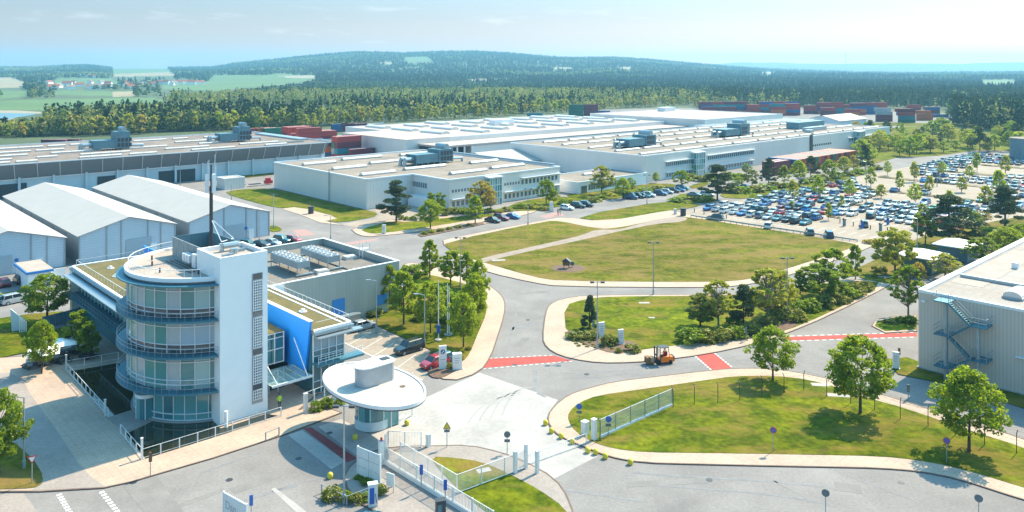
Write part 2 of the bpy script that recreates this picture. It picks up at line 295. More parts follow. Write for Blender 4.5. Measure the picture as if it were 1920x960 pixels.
# ---------------- terrain, far hills, lake ----------------
RX = [-900, 0, 60, 120, 165, 210, 300, 400, 440, 500, 560, 620, 680, 760, 850, 900, 960, 1050, 1100, 1150, 1200, 1260, 1370, 1440, 1500, 1600, 1760, 1920, 2800]
RY = [124, 125, 125, 122, 121, 126, 126, 125, 118, 112, 105, 99, 95.5, 97, 95, 95, 99, 107, 107, 106, 109, 114, 124, 129, 132, 135, 137, 135, 134]
def vnoise(x, y):   # cheap smooth noise, works on arrays
    return (np.sin(x * 1.0 + 1.3 * np.sin(y * .7)) + np.sin(y * 1.3 + 1.7 * np.sin(x * .9 + 2)) + .6 * np.sin(x * 2.3 + y * 1.9) + .4 * np.sin(x * 4.1 - y * 3.3)) / 3
def hz(x, y):
    x = np.asarray(x, float); y = np.maximum(np.asarray(y, float), 1)
    px = 960 + FP * x / y; top = HC + (YH - np.interp(px, RX, RY)) * 5000 / FP - 9
    t = np.clip((y - 1400) / 3600, 0, 1); z = top * (t ** 1.8 * .75 + .25 * t * t * (3 - 2 * t))
    z += 9 * vnoise(x / 420, y / 420) * np.clip(t * 3, 0, 1) * np.clip((1 - t) * 5, 0, 1)
    back = np.clip((y - 5000) / 2500, 0, 1); return z * (1 - back) - 2 * back
FIELDS = [([(-30, 190), (60, 186), (290, 183), (312, 190), (300, 198), (160, 203), (110, 207), (-30, 205)], 'f_green'), ([(0, 170), (56, 170), (56, 180), (0, 186)], 'f_green'),
          ([(-40, 146), (20, 145), (48, 154), (40, 164), (-40, 166)], 'f_brown'), ([(300, 158), (400, 152), (473, 143), (533, 138), (592, 146), (560, 155), (400, 171), (300, 167)], 'f_green'),
          ([(210, 126), (313, 126), (322, 137), (213, 139)], 'f_green'), ([(215, 138.5), (322, 135), (330, 142), (217, 144)], 'f_brown'), ([(110, 146), (215, 147), (222, 157), (90, 160)], 'f_green'), ([(400, 141), (480, 141), (500, 148), (390, 152)], 'f_green'),
          ([(110, 169), (240, 171), (240, 181), (110, 178)], 'f_green'), ([(210, 172), (250, 171), (250, 181), (208, 182)], 'f_brown'), ([(520, 142), (592, 141), (592, 147), (540, 146)], 'f_pale')]
VILL = [(70, 150), (385, 150), (385, 168), (250, 172), (70, 172)]
def inpoly(px, py, P):
    px = np.asarray(px, float); py = np.asarray(py, float); r = np.zeros(px.shape, bool); n = len(P)
    for i in range(n):
        (x1, y1), (x2, y2) = P[i], P[(i + 1) % n]
        if y1 == y2: continue
        r ^= ((y1 > py) != (y2 > py)) & (px < (x2 - x1) * (py - y1) / (y2 - y1) + x1)
    return r
FIELDS += [([(1028, 127.5), (1052, 126), (1080, 127), (1070, 129.5), (1036, 129)], 'f_brown'), ([(1152, 128), (1170, 125.5), (1190, 127), (1180, 130)], 'f_brown'), ([(1425, 136.5), (1440, 134.5), (1460, 137), (1440, 139)], 'f_brown'), ([(755, 108), (802, 106), (812, 115), (765, 117)], 'f_green'), ([(714, 118), (724, 115.5), (740, 118), (726, 120)], 'f_brown'), ([(1840, 151), (1902, 149), (1906, 156), (1845, 158)], 'f_green'), ([(850, 153), (890, 148), (930, 147), (905, 151)], 'f_brown')]
M['f_green'] = mat('field_green', (.085, .155, .045), .95, scale=.008, col2=(.06, .115, .035), detail=6)
M['f_brown'] = mat('field_brown', (.27, .22, .14), .95, scale=.008, col2=(.21, .18, .10))
M['f_pale'] = mat('field_pale', (.30, .26, .19), .95)
M['f_forest'] = mat('forest_floor', (.075, .105, .04), .95, scale=.02, col2=(.035, .06, .025), detail=8)
ys = np.concatenate([[-400, 60, 200, 320, 430], np.geomspace(520, 5400, 150), [6000, 7000, 9000, 14000, 24000]])
ts = np.concatenate([[-6, -2.2, -1.2], np.linspace(-.85, .85, 190), [1.2, 2.2, 6]])
YY, TT = np.meshgrid(ys, ts, indexing='ij'); XX = TT * np.maximum(YY, 500); ZZ = np.where(YY < 1300, 0, hz(XX, YY)) - .06
nv, nh = YY.shape; vv = np.stack([XX, YY, ZZ], -1).reshape(-1, 3)
ii = (np.arange(nv - 1)[:, None] * nh + np.arange(nh - 1)[None]).reshape(-1); ff = np.stack([ii, ii + 1, ii + nh + 1, ii + nh], 1)
cz = vv[ff].mean(1); cpx = 960 + FP * cz[:, 0] / np.maximum(cz[:, 1], 1); cpy = YH + (HC - cz[:, 2]) * FP / np.maximum(cz[:, 1], 1)
mi = np.zeros(len(ff), int); order = ['f_forest', 'f_green', 'f_brown', 'f_pale']
for P, k in FIELDS: mi[inpoly(cpx, cpy, P) & (cz[:, 1] > 700)] = order.index(k)
me = bpy.data.meshes.new('ground'); me.from_pydata(vv.tolist(), [], ff.tolist())
for k in order: me.materials.append(M[k])
me.polygons.foreach_set('material_index', mi); me.shade_smooth()
go = bpy.data.objects.new('ground', me); C.objects.link(go); tag(go, kind='structure')
# far ranges
for k, (D, pts) in enumerate([(8500, [(1250, 127), (1340, 120), (1390, 117), (1450, 117.5), (1540, 120), (1620, 119.5), (1700, 119), (1790, 120), (1860, 117.5), (1930, 117), (2300, 114), (2900, 125)]),
                              (7200, [(1330, 130), (1450, 124), (1560, 124), (1700, 128), (1800, 129), (2000, 127), (2900, 131)])]):
    mb = MB(); P = []
    for i in range(81):
        px = pts[0][0] + (pts[-1][0] - pts[0][0]) * i / 80; yy = np.interp(px, [p[0] for p in pts], [p[1] for p in pts]) + .4 * math.sin(i * 1.7)
        P.append(((px - 960) * D / FP, HC + (YH - yy) * D / FP))
    n = len(P); vs_ = []
    for x, z in P: vs_ += [(x, D - 1100, -3), (x, D - 500, z * .55), (x, D, z), (x * 1.1, D + 900, z * .5), (x * 1.15, D + 1700, -3)]
    fs_ = [(5 * i + j, 5 * i + 5 + j, 5 * i + 6 + j, 5 * i + 1 + j) for i in range(n - 1) for j in range(4)]
    mb.add(vs_, fs_); tag(mb.build('hills', M['f_forest'], smooth=True), kind='structure')
# lake and its shore
def gpoly(P, h=0): return [G(x, y, h) for x, y in P]
mb = MB(); mb.prism(gpoly([(-260, 207), (30, 207), (95, 211), (70, 213.5), (40, 217), (20, 224), (0, 232), (-260, 240)]), 0, .05); tag(mb.build('lake_shore', M['f_pale']), kind='structure')
mb = MB(); mb.prism(gpoly([(-260, 212), (10, 212), (72, 213), (60, 216), (22, 222), (-5, 232), (-260, 238)]), .06, .10); tag(mb.build('water', M['lake']), kind='structure')
mb = MB(); mb.prism(gpoly([(190, 206), (345, 201.5), (345, 203.5), (200, 208)]), 0, .1); tag(mb.build('sand_bank', M['f_pale']), kind='structure')

# ---------------- foliage ----------------
def quads(cen, size, flat=.0, rg=rng):
    n = len(cen); a = rg.normal(size=(n, 3)); a[:, 2] *= (1 - flat); a /= np.linalg.norm(a, axis=1, keepdims=True)
    b = rg.normal(size=(n, 3)); b[:, 2] *= (1 - flat); b -= (a * b).sum(1, keepdims=True) * a; b /= np.linalg.norm(b, axis=1, keepdims=True)
    s = (size * rg.uniform(.6, 1.25, (n, 1))) / 2; a = a * s; b = b * s * .75
    return np.stack([cen - a, cen - b * .9, cen + a, cen + b * .9], 1).reshape(-1, 3)
def fastmesh(name, v, nper, mats, tint=None):
    nf = len(v) // nper; me = bpy.data.meshes.new(name); me.vertices.add(len(v)); me.vertices.foreach_set('co', np.asarray(v, np.float32).ravel())
    me.loops.add(len(v)); me.loops.foreach_set('vertex_index', np.arange(len(v), dtype=np.int32)); me.polygons.add(nf)
    me.polygons.foreach_set('loop_start', np.arange(0, len(v), nper, dtype=np.int32)); me.polygons.foreach_set('loop_total', np.full(nf, nper, np.int32))
    for m in mats: me.materials.append(m)
    if tint is not None:
        at_ = me.attributes.new('tint', 'FLOAT', 'POINT'); at_.data.foreach_set('value', np.asarray(tint, np.float32))
    me.update(); me.validate(); return me
LEAF = {
 'maple': island('maple_leaves', [(.11, .17, .010), (.21, .28, .016), (.38, .42, .03)], .5, spec=.35, trans=.55, mix_noise=.5),
 'young': island('young_leaves', [(.14, .19, .018), (.25, .31, .028), (.42, .46, .045)], .55, spec=.3, trans=.55, mix_noise=.5),
 'green': island('green_leaves', [(.10, .16, .015), (.18, .25, .022), (.31, .38, .035)], .55, spec=.3, trans=.50, mix_noise=.5),
 'spring': island('spring_leaves', [(.22, .22, .035), (.34, .34, .055), (.47, .45, .09)], .6, spec=.2, trans=.45, mix_noise=.5),
 'autumn': island('copper_leaves', [(.30, .23, .05), (.42, .33, .07), (.50, .42, .11)], .6, spec=.2, trans=.35, mix_noise=.5),
 'pine': island('pine_needles', [(.045, .070, .032), (.080, .110, .045), (.13, .15, .07)], .7, spec=.2, trans=.12, mix_noise=.5),
 'shrub': island('shrub_leaves', [(.12, .14, .03), (.22, .23, .045), (.34, .33, .07)], .6, spec=.2, trans=.25, mix_noise=.6)}
def crownpts(kind, H, n, rg):
    """leaf centres and the clump centres they gather round, for a tree H metres tall"""
    if kind == 'spruce':
        cs = []
        for k in range(70):
            t = rg.uniform(0, 1) ** .8; a = rg.uniform(0, 2 * math.pi); r = (1 - t) * .21 * H * rg.uniform(.55, 1.05); cs.append((r * math.cos(a), r * math.sin(a), H * (.05 + .93 * t) - r * .25))
        cs = np.array(cs); rad = np.full(len(cs), .045 * H)
    elif kind == 'pine':
        cs = []
        for k in range(46):
            t = rg.uniform(0, 1); a = rg.uniform(0, 2 * math.pi); w_ = .33 * math.sin(math.pi * min(1, .22 + .80 * t)) ** .7 * (1.05 - .45 * t); r = w_ * H * rg.uniform(.3, 1.12); cs.append((r * math.cos(a), r * math.sin(a), H * (.2 + .76 * t)))
        cs = np.array(cs); rad = rg.uniform(.06, .10, len(cs)) * H
    elif kind == 'bush':
        k = 26; d = rg.normal(size=(k, 3)); d /= np.linalg.norm(d, axis=1, keepdims=True); d[:, 2] = abs(d[:, 2]); cs = d * np.array([.42, .42, .72]) * H * rg.uniform(.75, 1, (k, 1)) + [0, 0, .08 * H]; rad = np.full(k, .17 * H)
    elif kind == 'hedge':
        k = 60; cs = rg.uniform(-1, 1, (k, 3)); ax = rg.integers(0, 3, k); cs[np.arange(k), ax] = np.sign(cs[np.arange(k), ax]) * 1.0; cs[:, 2] = abs(cs[:, 2]); cs *= np.array([.9, .9, .86]) * H; rad = np.full(k, .16 * H)
    else:
        W_ = {'maple': .37, 'green': .38, 'young': .27, 'sparse': .32, 'birch': .25, 'wide': .45}[kind]; z0, z1 = {'maple': (.20, 1), 'green': (.2, 1), 'young': (.16, 1), 'sparse': (.26, 1), 'birch': (.12, 1), 'wide': (.25, 1)}[kind]
        k = {'maple': 150, 'green': 70, 'young': 70, 'sparse': 120, 'birch': 20, 'wide': 56}[kind]; cs = []
        while len(cs) < k:
            d = rg.normal(size=3); d /= np.linalg.norm(d); q = rg.uniform(.35, 1) ** .6; t = (d[2] * q + 1) / 2
            t = rg.uniform(.03, .97); pr = math.sin(math.pi * t ** (.72 if kind != 'young' else .55)) ** .62; a_ = rg.uniform(0, 2 * math.pi)
            rr = W_ * H * pr * rg.uniform(.25, 1) ** .5 * rg.uniform(.78, 1.14); cs.append((math.cos(a_) * rr, math.sin(a_) * rr, H * (z0 + (z1 - z0) * (.05 + .90 * t))))
        cs = np.array(cs); rad = rg.uniform(.036, .078, k) * H * (1.25 if kind == 'birch' else .62 if kind == 'sparse' else 1)
    wts = rad ** 2; idx = rg.choice(len(cs), n, p=wts / wts.sum()); d = rg.normal(size=(n, 3)); d /= np.linalg.norm(d, axis=1, keepdims=True)
    pts = cs[idx] + d * (rad[idx] * rg.uniform(.35, 1.05, n) ** .6)[:, None] * ([1, 1, .75] if kind not in ('pine',) else [1.25, 1.25, .45])
    pts[:, 2] = np.maximum(pts[:, 2], .05); return pts, cs
TP = {}
def treeproto(kind, leaf, n, ls, seed, H=10.0):
    key = (kind, leaf, n, seed)
    if key in TP: return TP[key]
    rg = np.random.default_rng(seed * 31 + n); pts, cs = crownpts(kind, H, n, rg)
    crown = fastmesh('crown', quads(pts, ls, rg=rg), 4, [LEAF[leaf]]); tr = None
    if kind not in ('bush', 'hedge'):
        mb = MB(); lean = rg.uniform(-.03, .03, 2) * H; r0 = .017 * H; prev = (0, 0, 0); top = .86 if kind in ('spruce', 'pine', 'young') else .62
        for j in range(1, 5):
            p = (lean[0] * (j / 4) ** 2, lean[1] * (j / 4) ** 2, H * top * j / 4); mb.tube(prev, p, r0 * (1.12 - .21 * (j - 1)), 7, r0 * (1.12 - .21 * j)); prev = p
        for c in cs[rg.permutation(len(cs))[:(len(cs) if kind == 'sparse' else 22)]]:
            zb = min(H * top * .92, max(H * .18, c[2] - math.hypot(c[0], c[1]) * rg.uniform(.5, .9))); t = zb / (H * top); s = (lean[0] * t * t, lean[1] * t * t, zb)
            m_ = [(s[i] + c[i]) / 2 for i in range(3)]; m_[2] -= .02 * H; mb.tube(s, m_, r0 * .34, 5, r0 * .2); mb.tube(m_, tuple(c), r0 * .2, 4, r0 * .06)
        tr = mb.mesh('trunk', M['palebark'] if kind in ('birch', 'sparse') else M['bark'])
    TP[key] = (tr, crown, H, np.percentile(np.abs(pts[:, 0]), 97) * 2); return TP[key]
NK = {'maple': 'round broadleaf tree', 'green': 'dense green broadleaf tree', 'young': 'slim young tree', 'sparse': 'open sparse tree', 'birch': 'birch', 'wide': 'wide spreading tree', 'pine': 'dark pine', 'spruce': 'pointed spruce', 'bush': 'rounded shrub', 'hedge': 'clipped hedge'}
def plant(px, py, hgt, wid, kind, leaf, label, lod=1, group=None, name=None, seed=None, z=0.0, xy=None, cat=None):
    """px, py: photo position of the stem's foot; hgt, wid in metres"""
    x, y = xy or G(px, py); n, ls = {0: (9500, .34), 1: (2200, .58), 2: (800, .85), 3: (300, 1.25)}[lod]
    if kind in ('bush', 'hedge'): n, ls = {0: (1500, 1.0), 1: (900, 1.3), 2: (420, 1.8), 3: (200, 2.4)}[lod]
    if kind == 'sparse': n = int(n * .62)
    tr, cr, H, w0 = treeproto(kind, leaf, n, ls, (seed if seed is not None else random.randrange(3)))
    cat = cat or ('shrub' if kind == 'bush' else 'hedge' if kind == 'hedge' else 'tree')
    nm = name or {'bush': 'shrub', 'hedge': 'hedge', 'pine': 'pine_tree', 'spruce': 'spruce_tree', 'birch': 'birch_tree'}.get(kind, 'broadleaf_tree')
    sc = (wid / w0, wid / w0, hgt / H); rz = random.uniform(0, 6.28)
    if tr is None:
        o = bpy.data.objects.new(nm, cr); C.objects.link(o); o.location = (x, y, z); o.rotation_euler = (0, 0, rz); o.scale = sc; return tag(o, label, cat, group)
    o = thing(nm, label, cat, (x, y), rz, group, z); o.scale = sc
    for nm_, m_ in (('trunk', tr), ('crown', cr)):
        c = bpy.data.objects.new(nm_, m_); C.objects.link(c); c.parent = o
    return o

# ---------------- forest as one mass (stuff) ----------------
EX = [-800, 0, 200, 300, 450, 560, 640, 760, 900, 1050, 1130, 1240, 1295, 1305, 1500, 1775, 1785, 1850, 1925, 2700]
EY = [262, 259, 254, 249, 244, 244, 235, 229, 221, 212, 207, 201, 199, 205, 205, 206, 236, 246, 254, 262]
m = bpy.data.materials.new('forest_foliage'); m.use_nodes = True; n_ = m.node_tree; b_ = n_.nodes['Principled BSDF']; b_.inputs['Roughness'].default_value = .8; b_.inputs['Specular IOR Level'].default_value = .1
an = n_.nodes.new('ShaderNodeAttribute'); an.attribute_name = 'tint'; rp_ = n_.nodes.new('ShaderNodeValToRGB'); e_ = rp_.color_ramp.elements
e_[0].color = (.018, .044, .030, 1); e_[1].color = (.42, .36, .12, 1); e_.new(.35).color = (.045, .088, .045, 1); e_.new(.6).color = (.16, .22, .07, 1); e_.new(.8).color = (.28, .31, .09, 1)
tr_ = n_.nodes.new('ShaderNodeBsdfTranslucent'); ms_ = n_.nodes.new('ShaderNodeMixShader'); ms_.inputs[0].default_value = .38; n_.links.new(rp_.outputs[0], tr_.inputs[0]); n_.links.new(b_.outputs[0], ms_.inputs[1]); n_.links.new(tr_.outputs[0], ms_.inputs[2]); n_.links.new(ms_.outputs[0], n_.nodes['Material Output'].inputs[0])
n_.links.new(an.outputs['Fac'], rp_.inputs[0]); n_.links.new(rp_.outputs[0], b_.inputs['Base Color']); M['forest'] = m
def scatter(y0, y1, n):
    y = np.sqrt(rng.uniform(y0 ** 2, y1 ** 2, n)); t = rng.uniform(-.80, .80, n); return t * y, y
def forest(name, y0, y1, n, mode, hgt, label):
    x, y = scatter(y0, y1, n); z = np.where(y < 1400, 0, hz(x, y)); px = 960 + FP * x / y; py = YH + (HC - z) * FP / y
    ok = (YH + HC * FP / y) < np.interp(px, EX, EY) - 1.0
    ok &= ~inpoly(px, py, [(-260, 204), (30, 204), (100, 209), (75, 216), (45, 222), (15, 236), (-260, 250)])
    hh_ = hgt * .85 * FP / y
    for P, k in FIELDS: ok &= ~(inpoly(px, py, P) | inpoly(px, py - hh_, P) | inpoly(px, py - hh_ * .4, P))
    gy = YH + HC * FP / y; ok &= ~((px < 620) & (gy > 203) & (gy < 233)) & ~((px < 325) & (gy > 184) & (gy < 234) & (rng.uniform(size=n) > np.where((np.abs(gy - 196 - px * .01) < 3.0) | (px < 110), .5, .10))) & ~((px < 78) & (gy < 247) & (gy > 205)) & ~((px < 620) & (px > 325) & (gy > 196) & (gy < 204) & (rng.uniform(size=n) > .4))
    ok &= ~((inpoly(px, py, VILL) | inpoly(px, py - hh_, VILL)) & (rng.uniform(size=n) > .16))
    x, y, z, px, py = [a[ok] for a in (x, y, z, px, py)]; n = len(x)
    ok2 = (y < 1250) | (vnoise(x / 170 + 9, y / 330) < .78); x, y, z, px, py = [a[ok2] for a in (x, y, z, px, py)]; n = len(x)
    big = vnoise(x / 260, y / 260) + .5 * vnoise(x / 90 + 5, y / 90); edge = np.clip(1 - (np.interp(px, EX, EY) - (YH + HC * FP / y)) / 9, 0, 1)
    lef = (px < 700) & (y > 900); dec = rng.uniform(size=n) < np.clip(.10 + .40 * (big > .25) + .75 * (edge > .75) * (px < 1320) + .62 * (px < 1150) * (y > 760) * (y < 1900) * np.clip((1200 - px) / 300, 0, 1) + .1 * (px < 900) * (y > 900), 0, .95)
    dec &= ~((px > 1500) & (rng.uniform(size=n) < .7))
    tint = np.where(dec, rng.uniform(.50, .95, n), rng.uniform(0, .38, n)); tint = np.where(dec & (y > 1100), .34 + (tint - .5) * .48, tint)
    tint = np.where((y > 2300) & (big > .55), rng.uniform(.42, .72, n), tint)
    s = hgt * rng.uniform(.60, 1.12, n) * np.where((px < 85) & (y < 700), .55, 1) * (1 + .22 * np.clip(big, -1, 1)) * np.where(dec, .95, 1.08) * (1 + .0 * px); wd = s * np.where(dec, .36, .21) * (1.0 if mode == 0 else 1.25 if mode == 1 else 1.6)
    if mode == 0:      # leafy clusters of 30 quads
        K = 42; t = rng.uniform(0, 1, (n, K)); prof = np.where(dec[:, None], np.sqrt(np.clip(1 - (2 * t - 1) ** 2, 0, 1)) * .9 + .1, 1.05 - t); a = rng.uniform(0, 2 * math.pi, (n, K)); r = prof * rng.uniform(.3, 1, (n, K)) * wd[:, None]
        cen = np.stack([x[:, None] + r * np.cos(a), y[:, None] + r * np.sin(a), z[:, None] + s[:, None] * (.12 + .86 * t)], -1).reshape(-1, 3)
        v = quads(cen, 2.1); per = 4; tv = np.repeat(np.clip(np.repeat(tint, K) + rng.uniform(-.08, .08, n * K), 0, 1), 4)
    else:              # two stacked rough pyramids of six faces
        K = 6; a = np.arange(K + 1) * 2 * math.pi / K; tris = []
        for (zb, zt, rr) in (((.0, .72, 1.0), (.42, 1.0, .62)) if mode == 1 else ((.0, 1.0, 1.0),)):
            jr = rng.uniform(.7, 1.25, (n, K)); jr = np.concatenate([jr, jr[:, :1]], 1); ph = rng.uniform(0, 6, (n, 1))
            bx = x[:, None] + np.cos(a + ph) * jr * wd[:, None] * rr; by = y[:, None] + np.sin(a + ph) * jr * wd[:, None] * rr; bz = z[:, None] + s[:, None] * (zb + np.where(dec, .22, .05))[:, None] + 0 * bx
            ap = np.stack([x, y, z + s * np.where(dec, zt * .8, zt)], -1)
            mx_ = .75 * np.where(dec, 1, .0)
            for k in range(K):
                p0 = np.stack([bx[:, k], by[:, k], bz[:, k]], -1); p1 = np.stack([bx[:, k + 1], by[:, k + 1], bz[:, k + 1]], -1)
                lift = (ap - (p0 + p1) / 2) * .5; q0 = p0 + (ap - p0) * .5; q1 = p1 + (ap - p1) * .5; bulge = mx_[:, None]
                cxy = np.stack([x, y, z * 0], -1); q0[:, :2] += (p0 - ap)[:, :2] * .35 * bulge; q1[:, :2] += (p1 - ap)[:, :2] * .35 * bulge; q0[:, 2] += s * .12 * mx_; q1[:, 2] += s * .12 * mx_
                tris += [np.stack([p0, p1, q1], 1), np.stack([p0, q1, q0], 1), np.stack([q0, q1, ap], 1)]
        v = np.concatenate(tris, 1 if False else 0).reshape(-1, 3) if False else np.stack(tris, 1).reshape(-1, 3); per = 3; tv = np.repeat(tint, len(tris) * 3)
    o = bpy.data.objects.new(name, fastmesh(name, v, per, [M['forest']], tv)); C.objects.link(o); return tag(o, label, 'forest', kind='stuff')
forest('forest', 440, 1150, 15000, 0, 15.5, 'mixed pine and birch wood beginning right behind the halls and container yard')
forest('forest', 440, 600, 9000, 0, 15.5, 'dark pine belt close behind the long hall, in front of the lake and fields')
forest('forest', 1150, 2500, 30000, 1, 13, 'dark conifer forest filling the plain in the middle distance')
forest('forest', 2500, 5250, 42000, 2, 15, 'hazy blue-green woodland covering the long far ridge')
# ---------------- ground sheets: roads, pavements, lawns ----------------
def chaikin(P, k=2, closed=True):
    for _ in range(k):
        Q = []; n = len(P)
        for i in range(n if closed else n - 1):
            a, b = P[i], P[(i + 1) % n]; Q += [(a[0] * .75 + b[0] * .25, a[1] * .75 + b[1] * .25), (a[0] * .25 + b[0] * .75, a[1] * .25 + b[1] * .75)]
        P = Q
    return P
def patch(name, P, z, m, smooth=0, uv=False, z0=None, kind='structure', mats=None):
    Q = [W(*p) for p in P] if uv else gpoly(P)
    if smooth: Q = chaikin(Q, smooth)
    mb = MB(); mb.prism(Q, z - .05 if z0 is None else z0, z, bottom=False)
    return tag(mb.build(name, m), kind=kind)
patch('asphalt_yard', [(-70, -160), (330, -120), (300, 60), (450, 60), (450, 178), (452, 420), (190, 400), (40, 330), (-60, 200)], .010, M['asphalt'], uv=True)
patch('container_yard', [(480, 230), (600, 215), (770, 215), (800, 420), (590, 540), (480, 420)], .012, M['asphalt2'], uv=True)
patch('container_yard', [(176, 300), (300, 390), (250, 430), (170, 395)], .014, M['concrete'], uv=True)
patch('concrete_apron', [(899, 699), (1046, 750), (1028, 775), (1031, 799), (1052, 820), (1082, 840), (1122, 855), (1036, 899), (985, 871), (940, 852), (880, 840), (830, 836), (700, 850), (690, 800), (740, 775), (800, 745)], .016, M['concrete'])
patch('parking_area', [(656, 588), (822, 664), (792, 714), (740, 690), (640, 640)], .015, M['parking'])
# car park: paving, aisles in a darker tone, kerbed strips
patch('car_park', [(181.5, 130), (186, 132), (215, 131), (260, 131), (305, 130), (420, 128), (425, 60), (190, 58), (181.5, 78)], .015, M['parking'], uv=True)
patch('forecourt_lane', [(536, 437), (615, 462), (700, 447), (760, 452), (830, 446), (1020, 413), (1270, 366), (1263, 352), (1140, 372), (900, 414), (840, 425), (780, 440), (700, 437), (640, 424), (560, 398)], .013, M['asphalt'])
patch('service_lane', [(640, 420), (672, 428), (745, 414), (802, 402), (850, 394), (780, 380), (700, 392), (712, 402), (700, 411)], .017, M['parking'])
patch('paved_pad', [(527, 392), (560, 388), (600, 399), (640, 409), (609, 415), (645, 423), (600, 418), (560, 402)], .10, M['pave'])
def lawn(P, m='grass', z=.13, s=1, name='lawn'): return patch(name, P, z, M[m], s)
def walk(P, z=.10, s=1, m='pave', name='pavement'):
    Q = gpoly(P); Q = chaikin(Q, s) if s else Q
    o = patch(name, P, z, M[m], s)
    mb = MB(); n = len(Q)
    for i in range(n):                                     # the kerb stones, a slim raised rim
        mb.bar(Q[i], Q[(i + 1) % n], .16, z - .1, z + .02)
    tag(mb.build('kerb', M['kerb']), kind='structure'); return o
# central field B with its path
walk([(824, 453), (850, 446), (1020, 413), (1060, 407), (1127, 416), (1227, 399), (1258, 393), (1290, 404), (1450, 430), (1607, 455), (1640, 455), (1640, 462), (1525, 503), (1440, 528), (1375, 538), (1320, 540), (1050, 538), (1000, 531), (917, 512), (880, 497), (860, 480)])
lawn([(832, 455), (1025, 415), (1050, 415), (1122, 430), (1160, 428), (1236, 412), (1262, 408), (1289, 407), (1440, 431), (1603, 457), (1606, 463), (1525, 489), (1425, 521), (1375, 528), (1320, 530), (1050, 528), (1000, 520), (917, 496), (880, 485), (840, 468)], 'grassdry')
patch('dirt_path', [(895, 490), (907, 484), (1000, 463), (1080, 445), (1095, 440), (1120, 431), (1160, 432), (1200, 420), (1262, 407), (1292, 409), (1280, 417), (1232, 420), (1150, 437), (1100, 449), (1010, 468), (925, 488), (905, 494)], .145, M['dirt'], 1)
lawn([(1072, 407), (1262, 375), (1317, 384), (1300, 390), (1248, 396), (1135, 416)], 'grass')
# island A (trees beside the visitor parking)
walk([(842, 718), (900, 699), (921, 668), (933, 632), (946, 590), (947, 565), (936, 550), (911, 531), (850, 512), (798, 497), (768, 492), (752, 500), (752, 572), (682, 588), (660, 588), (707, 611), (788, 647), (822, 663), (800, 694)])
lawn([(838, 690), (868, 680), (881, 664), (897, 624), (911, 592), (913, 575), (906, 552), (890, 538), (796, 513), (772, 518), (756, 540), (756, 572), (695, 585), (680, 592), (709, 613), (790, 649), (823, 664), (808, 688)])
patch('planting_bed', [(798, 700), (822, 673), (850, 672), (868, 684), (842, 706), (815, 712)], .15, M['mulch'], 1)
# island C (conifer and sign bed)
walk([(1100, 554), (1050, 562), (1030, 572), (1023, 587), (1017, 635), (1025, 653), (1050, 668), (1100, 679), (1150, 682), (1225, 678), (1320, 666), (1415, 646), (1465, 630), (1552, 594), (1673, 534), (1668, 528), (1590, 524), (1500, 536), (1420, 552), (1320, 553)])
lawn([(1057, 574), (1100, 561), (1150, 557), (1320, 556), (1425, 552), (1500, 538), (1590, 527), (1666, 531), (1550, 590), (1465, 625), (1400, 637), (1300, 645), (1200, 657), (1150, 665), (1062, 632)])
patch('planting_bed', [(1060, 622), (1085, 622), (1120, 633), (1180, 640), (1202, 650), (1190, 660), (1150, 665), (1110, 652), (1062, 633)], .15, M['mulch'], 1)
patch('planting_bed', [(1430, 612), (1475, 598), (1505, 606), (1470, 622), (1400, 640), (1390, 630)], .148, M['mulch'], 1)
# lawn D, lower right
walk([(1320, 697), (1235, 707), (1150, 717), (1100, 730), (1065, 742), (1040, 762), (1027, 780), (1030, 800), (1050, 820), (1100, 841), (1140, 857), (1200, 869), (1320, 872), (1450, 875), (1560, 877), (1650, 879), (1725, 885), (1800, 900), (1920, 939), (2080, 985), (2120, 900), (1920, 824), (1750, 771), (1650, 740), (1560, 713), (1500, 700), (1440, 692), (1375, 692)])
lawn([(1320, 715), (1200, 732), (1120, 743), (1085, 757), (1066, 775), (1065, 790), (1080, 812), (1112, 831), (1150, 843), (1210, 850), (1320, 851), (1500, 854), (1650, 857), (1725, 865), (1800, 880), (1920, 916), (2060, 960), (2080, 905), (1920, 841), (1800, 803), (1700, 768), (1620, 746), (1580, 731), (1515, 713), (1450, 706), (1375, 707)])
# bottom centre lawn F
walk([(640, 905), (660, 870), (700, 845), (760, 838), (805, 838), (880, 836), (940, 850), (985, 867), (1040, 898), (1068, 938), (1085, 1010), (880, 1010), (800, 990), (690, 960)], m='pave2')
lawn([(806, 858), (850, 860), (905, 868), (962, 894), (1012, 921), (1060, 955), (1085, 1000), (960, 1000), (870, 930), (825, 885)])
# bottom left: paved square, lane, corner verge
walk([(-260, 925), (43, 923), (75, 923), (195, 916), (250, 904), (300, 889), (400, 860), (531, 817), (575, 800), (640, 775), (600, 762), (560, 770), (640, 700), (540, 640), (230, 560), (120, 590), (130, 650), (60, 668), (-260, 690)], s=0)
patch('lane_surface', [(-240, 705), (20, 700), (45, 718), (57, 740), (100, 800), (149, 873), (172, 897), (199, 915), (75, 921), (60, 921), (82, 896), (66, 868), (27, 832), (-240, 800)], .115, M['pave2'])
lawn([(-240, 832), (0, 822), (27, 832), (46, 848), (66, 868), (82, 896), (76, 915), (40, 919), (-240, 925)], 'grassdry', .14)
lawn([(-250, 640), (0, 598), (55, 590), (118, 585), (137, 598), (92, 612), (70, 625), (135, 612), (138, 640), (60, 660), (0, 672), (-250, 720)], z=.14, s=0)
lawn([(-40, 560), (0, 552), (36, 546), (46, 540), (52, 548), (8, 556), (-40, 565)], z=.14)
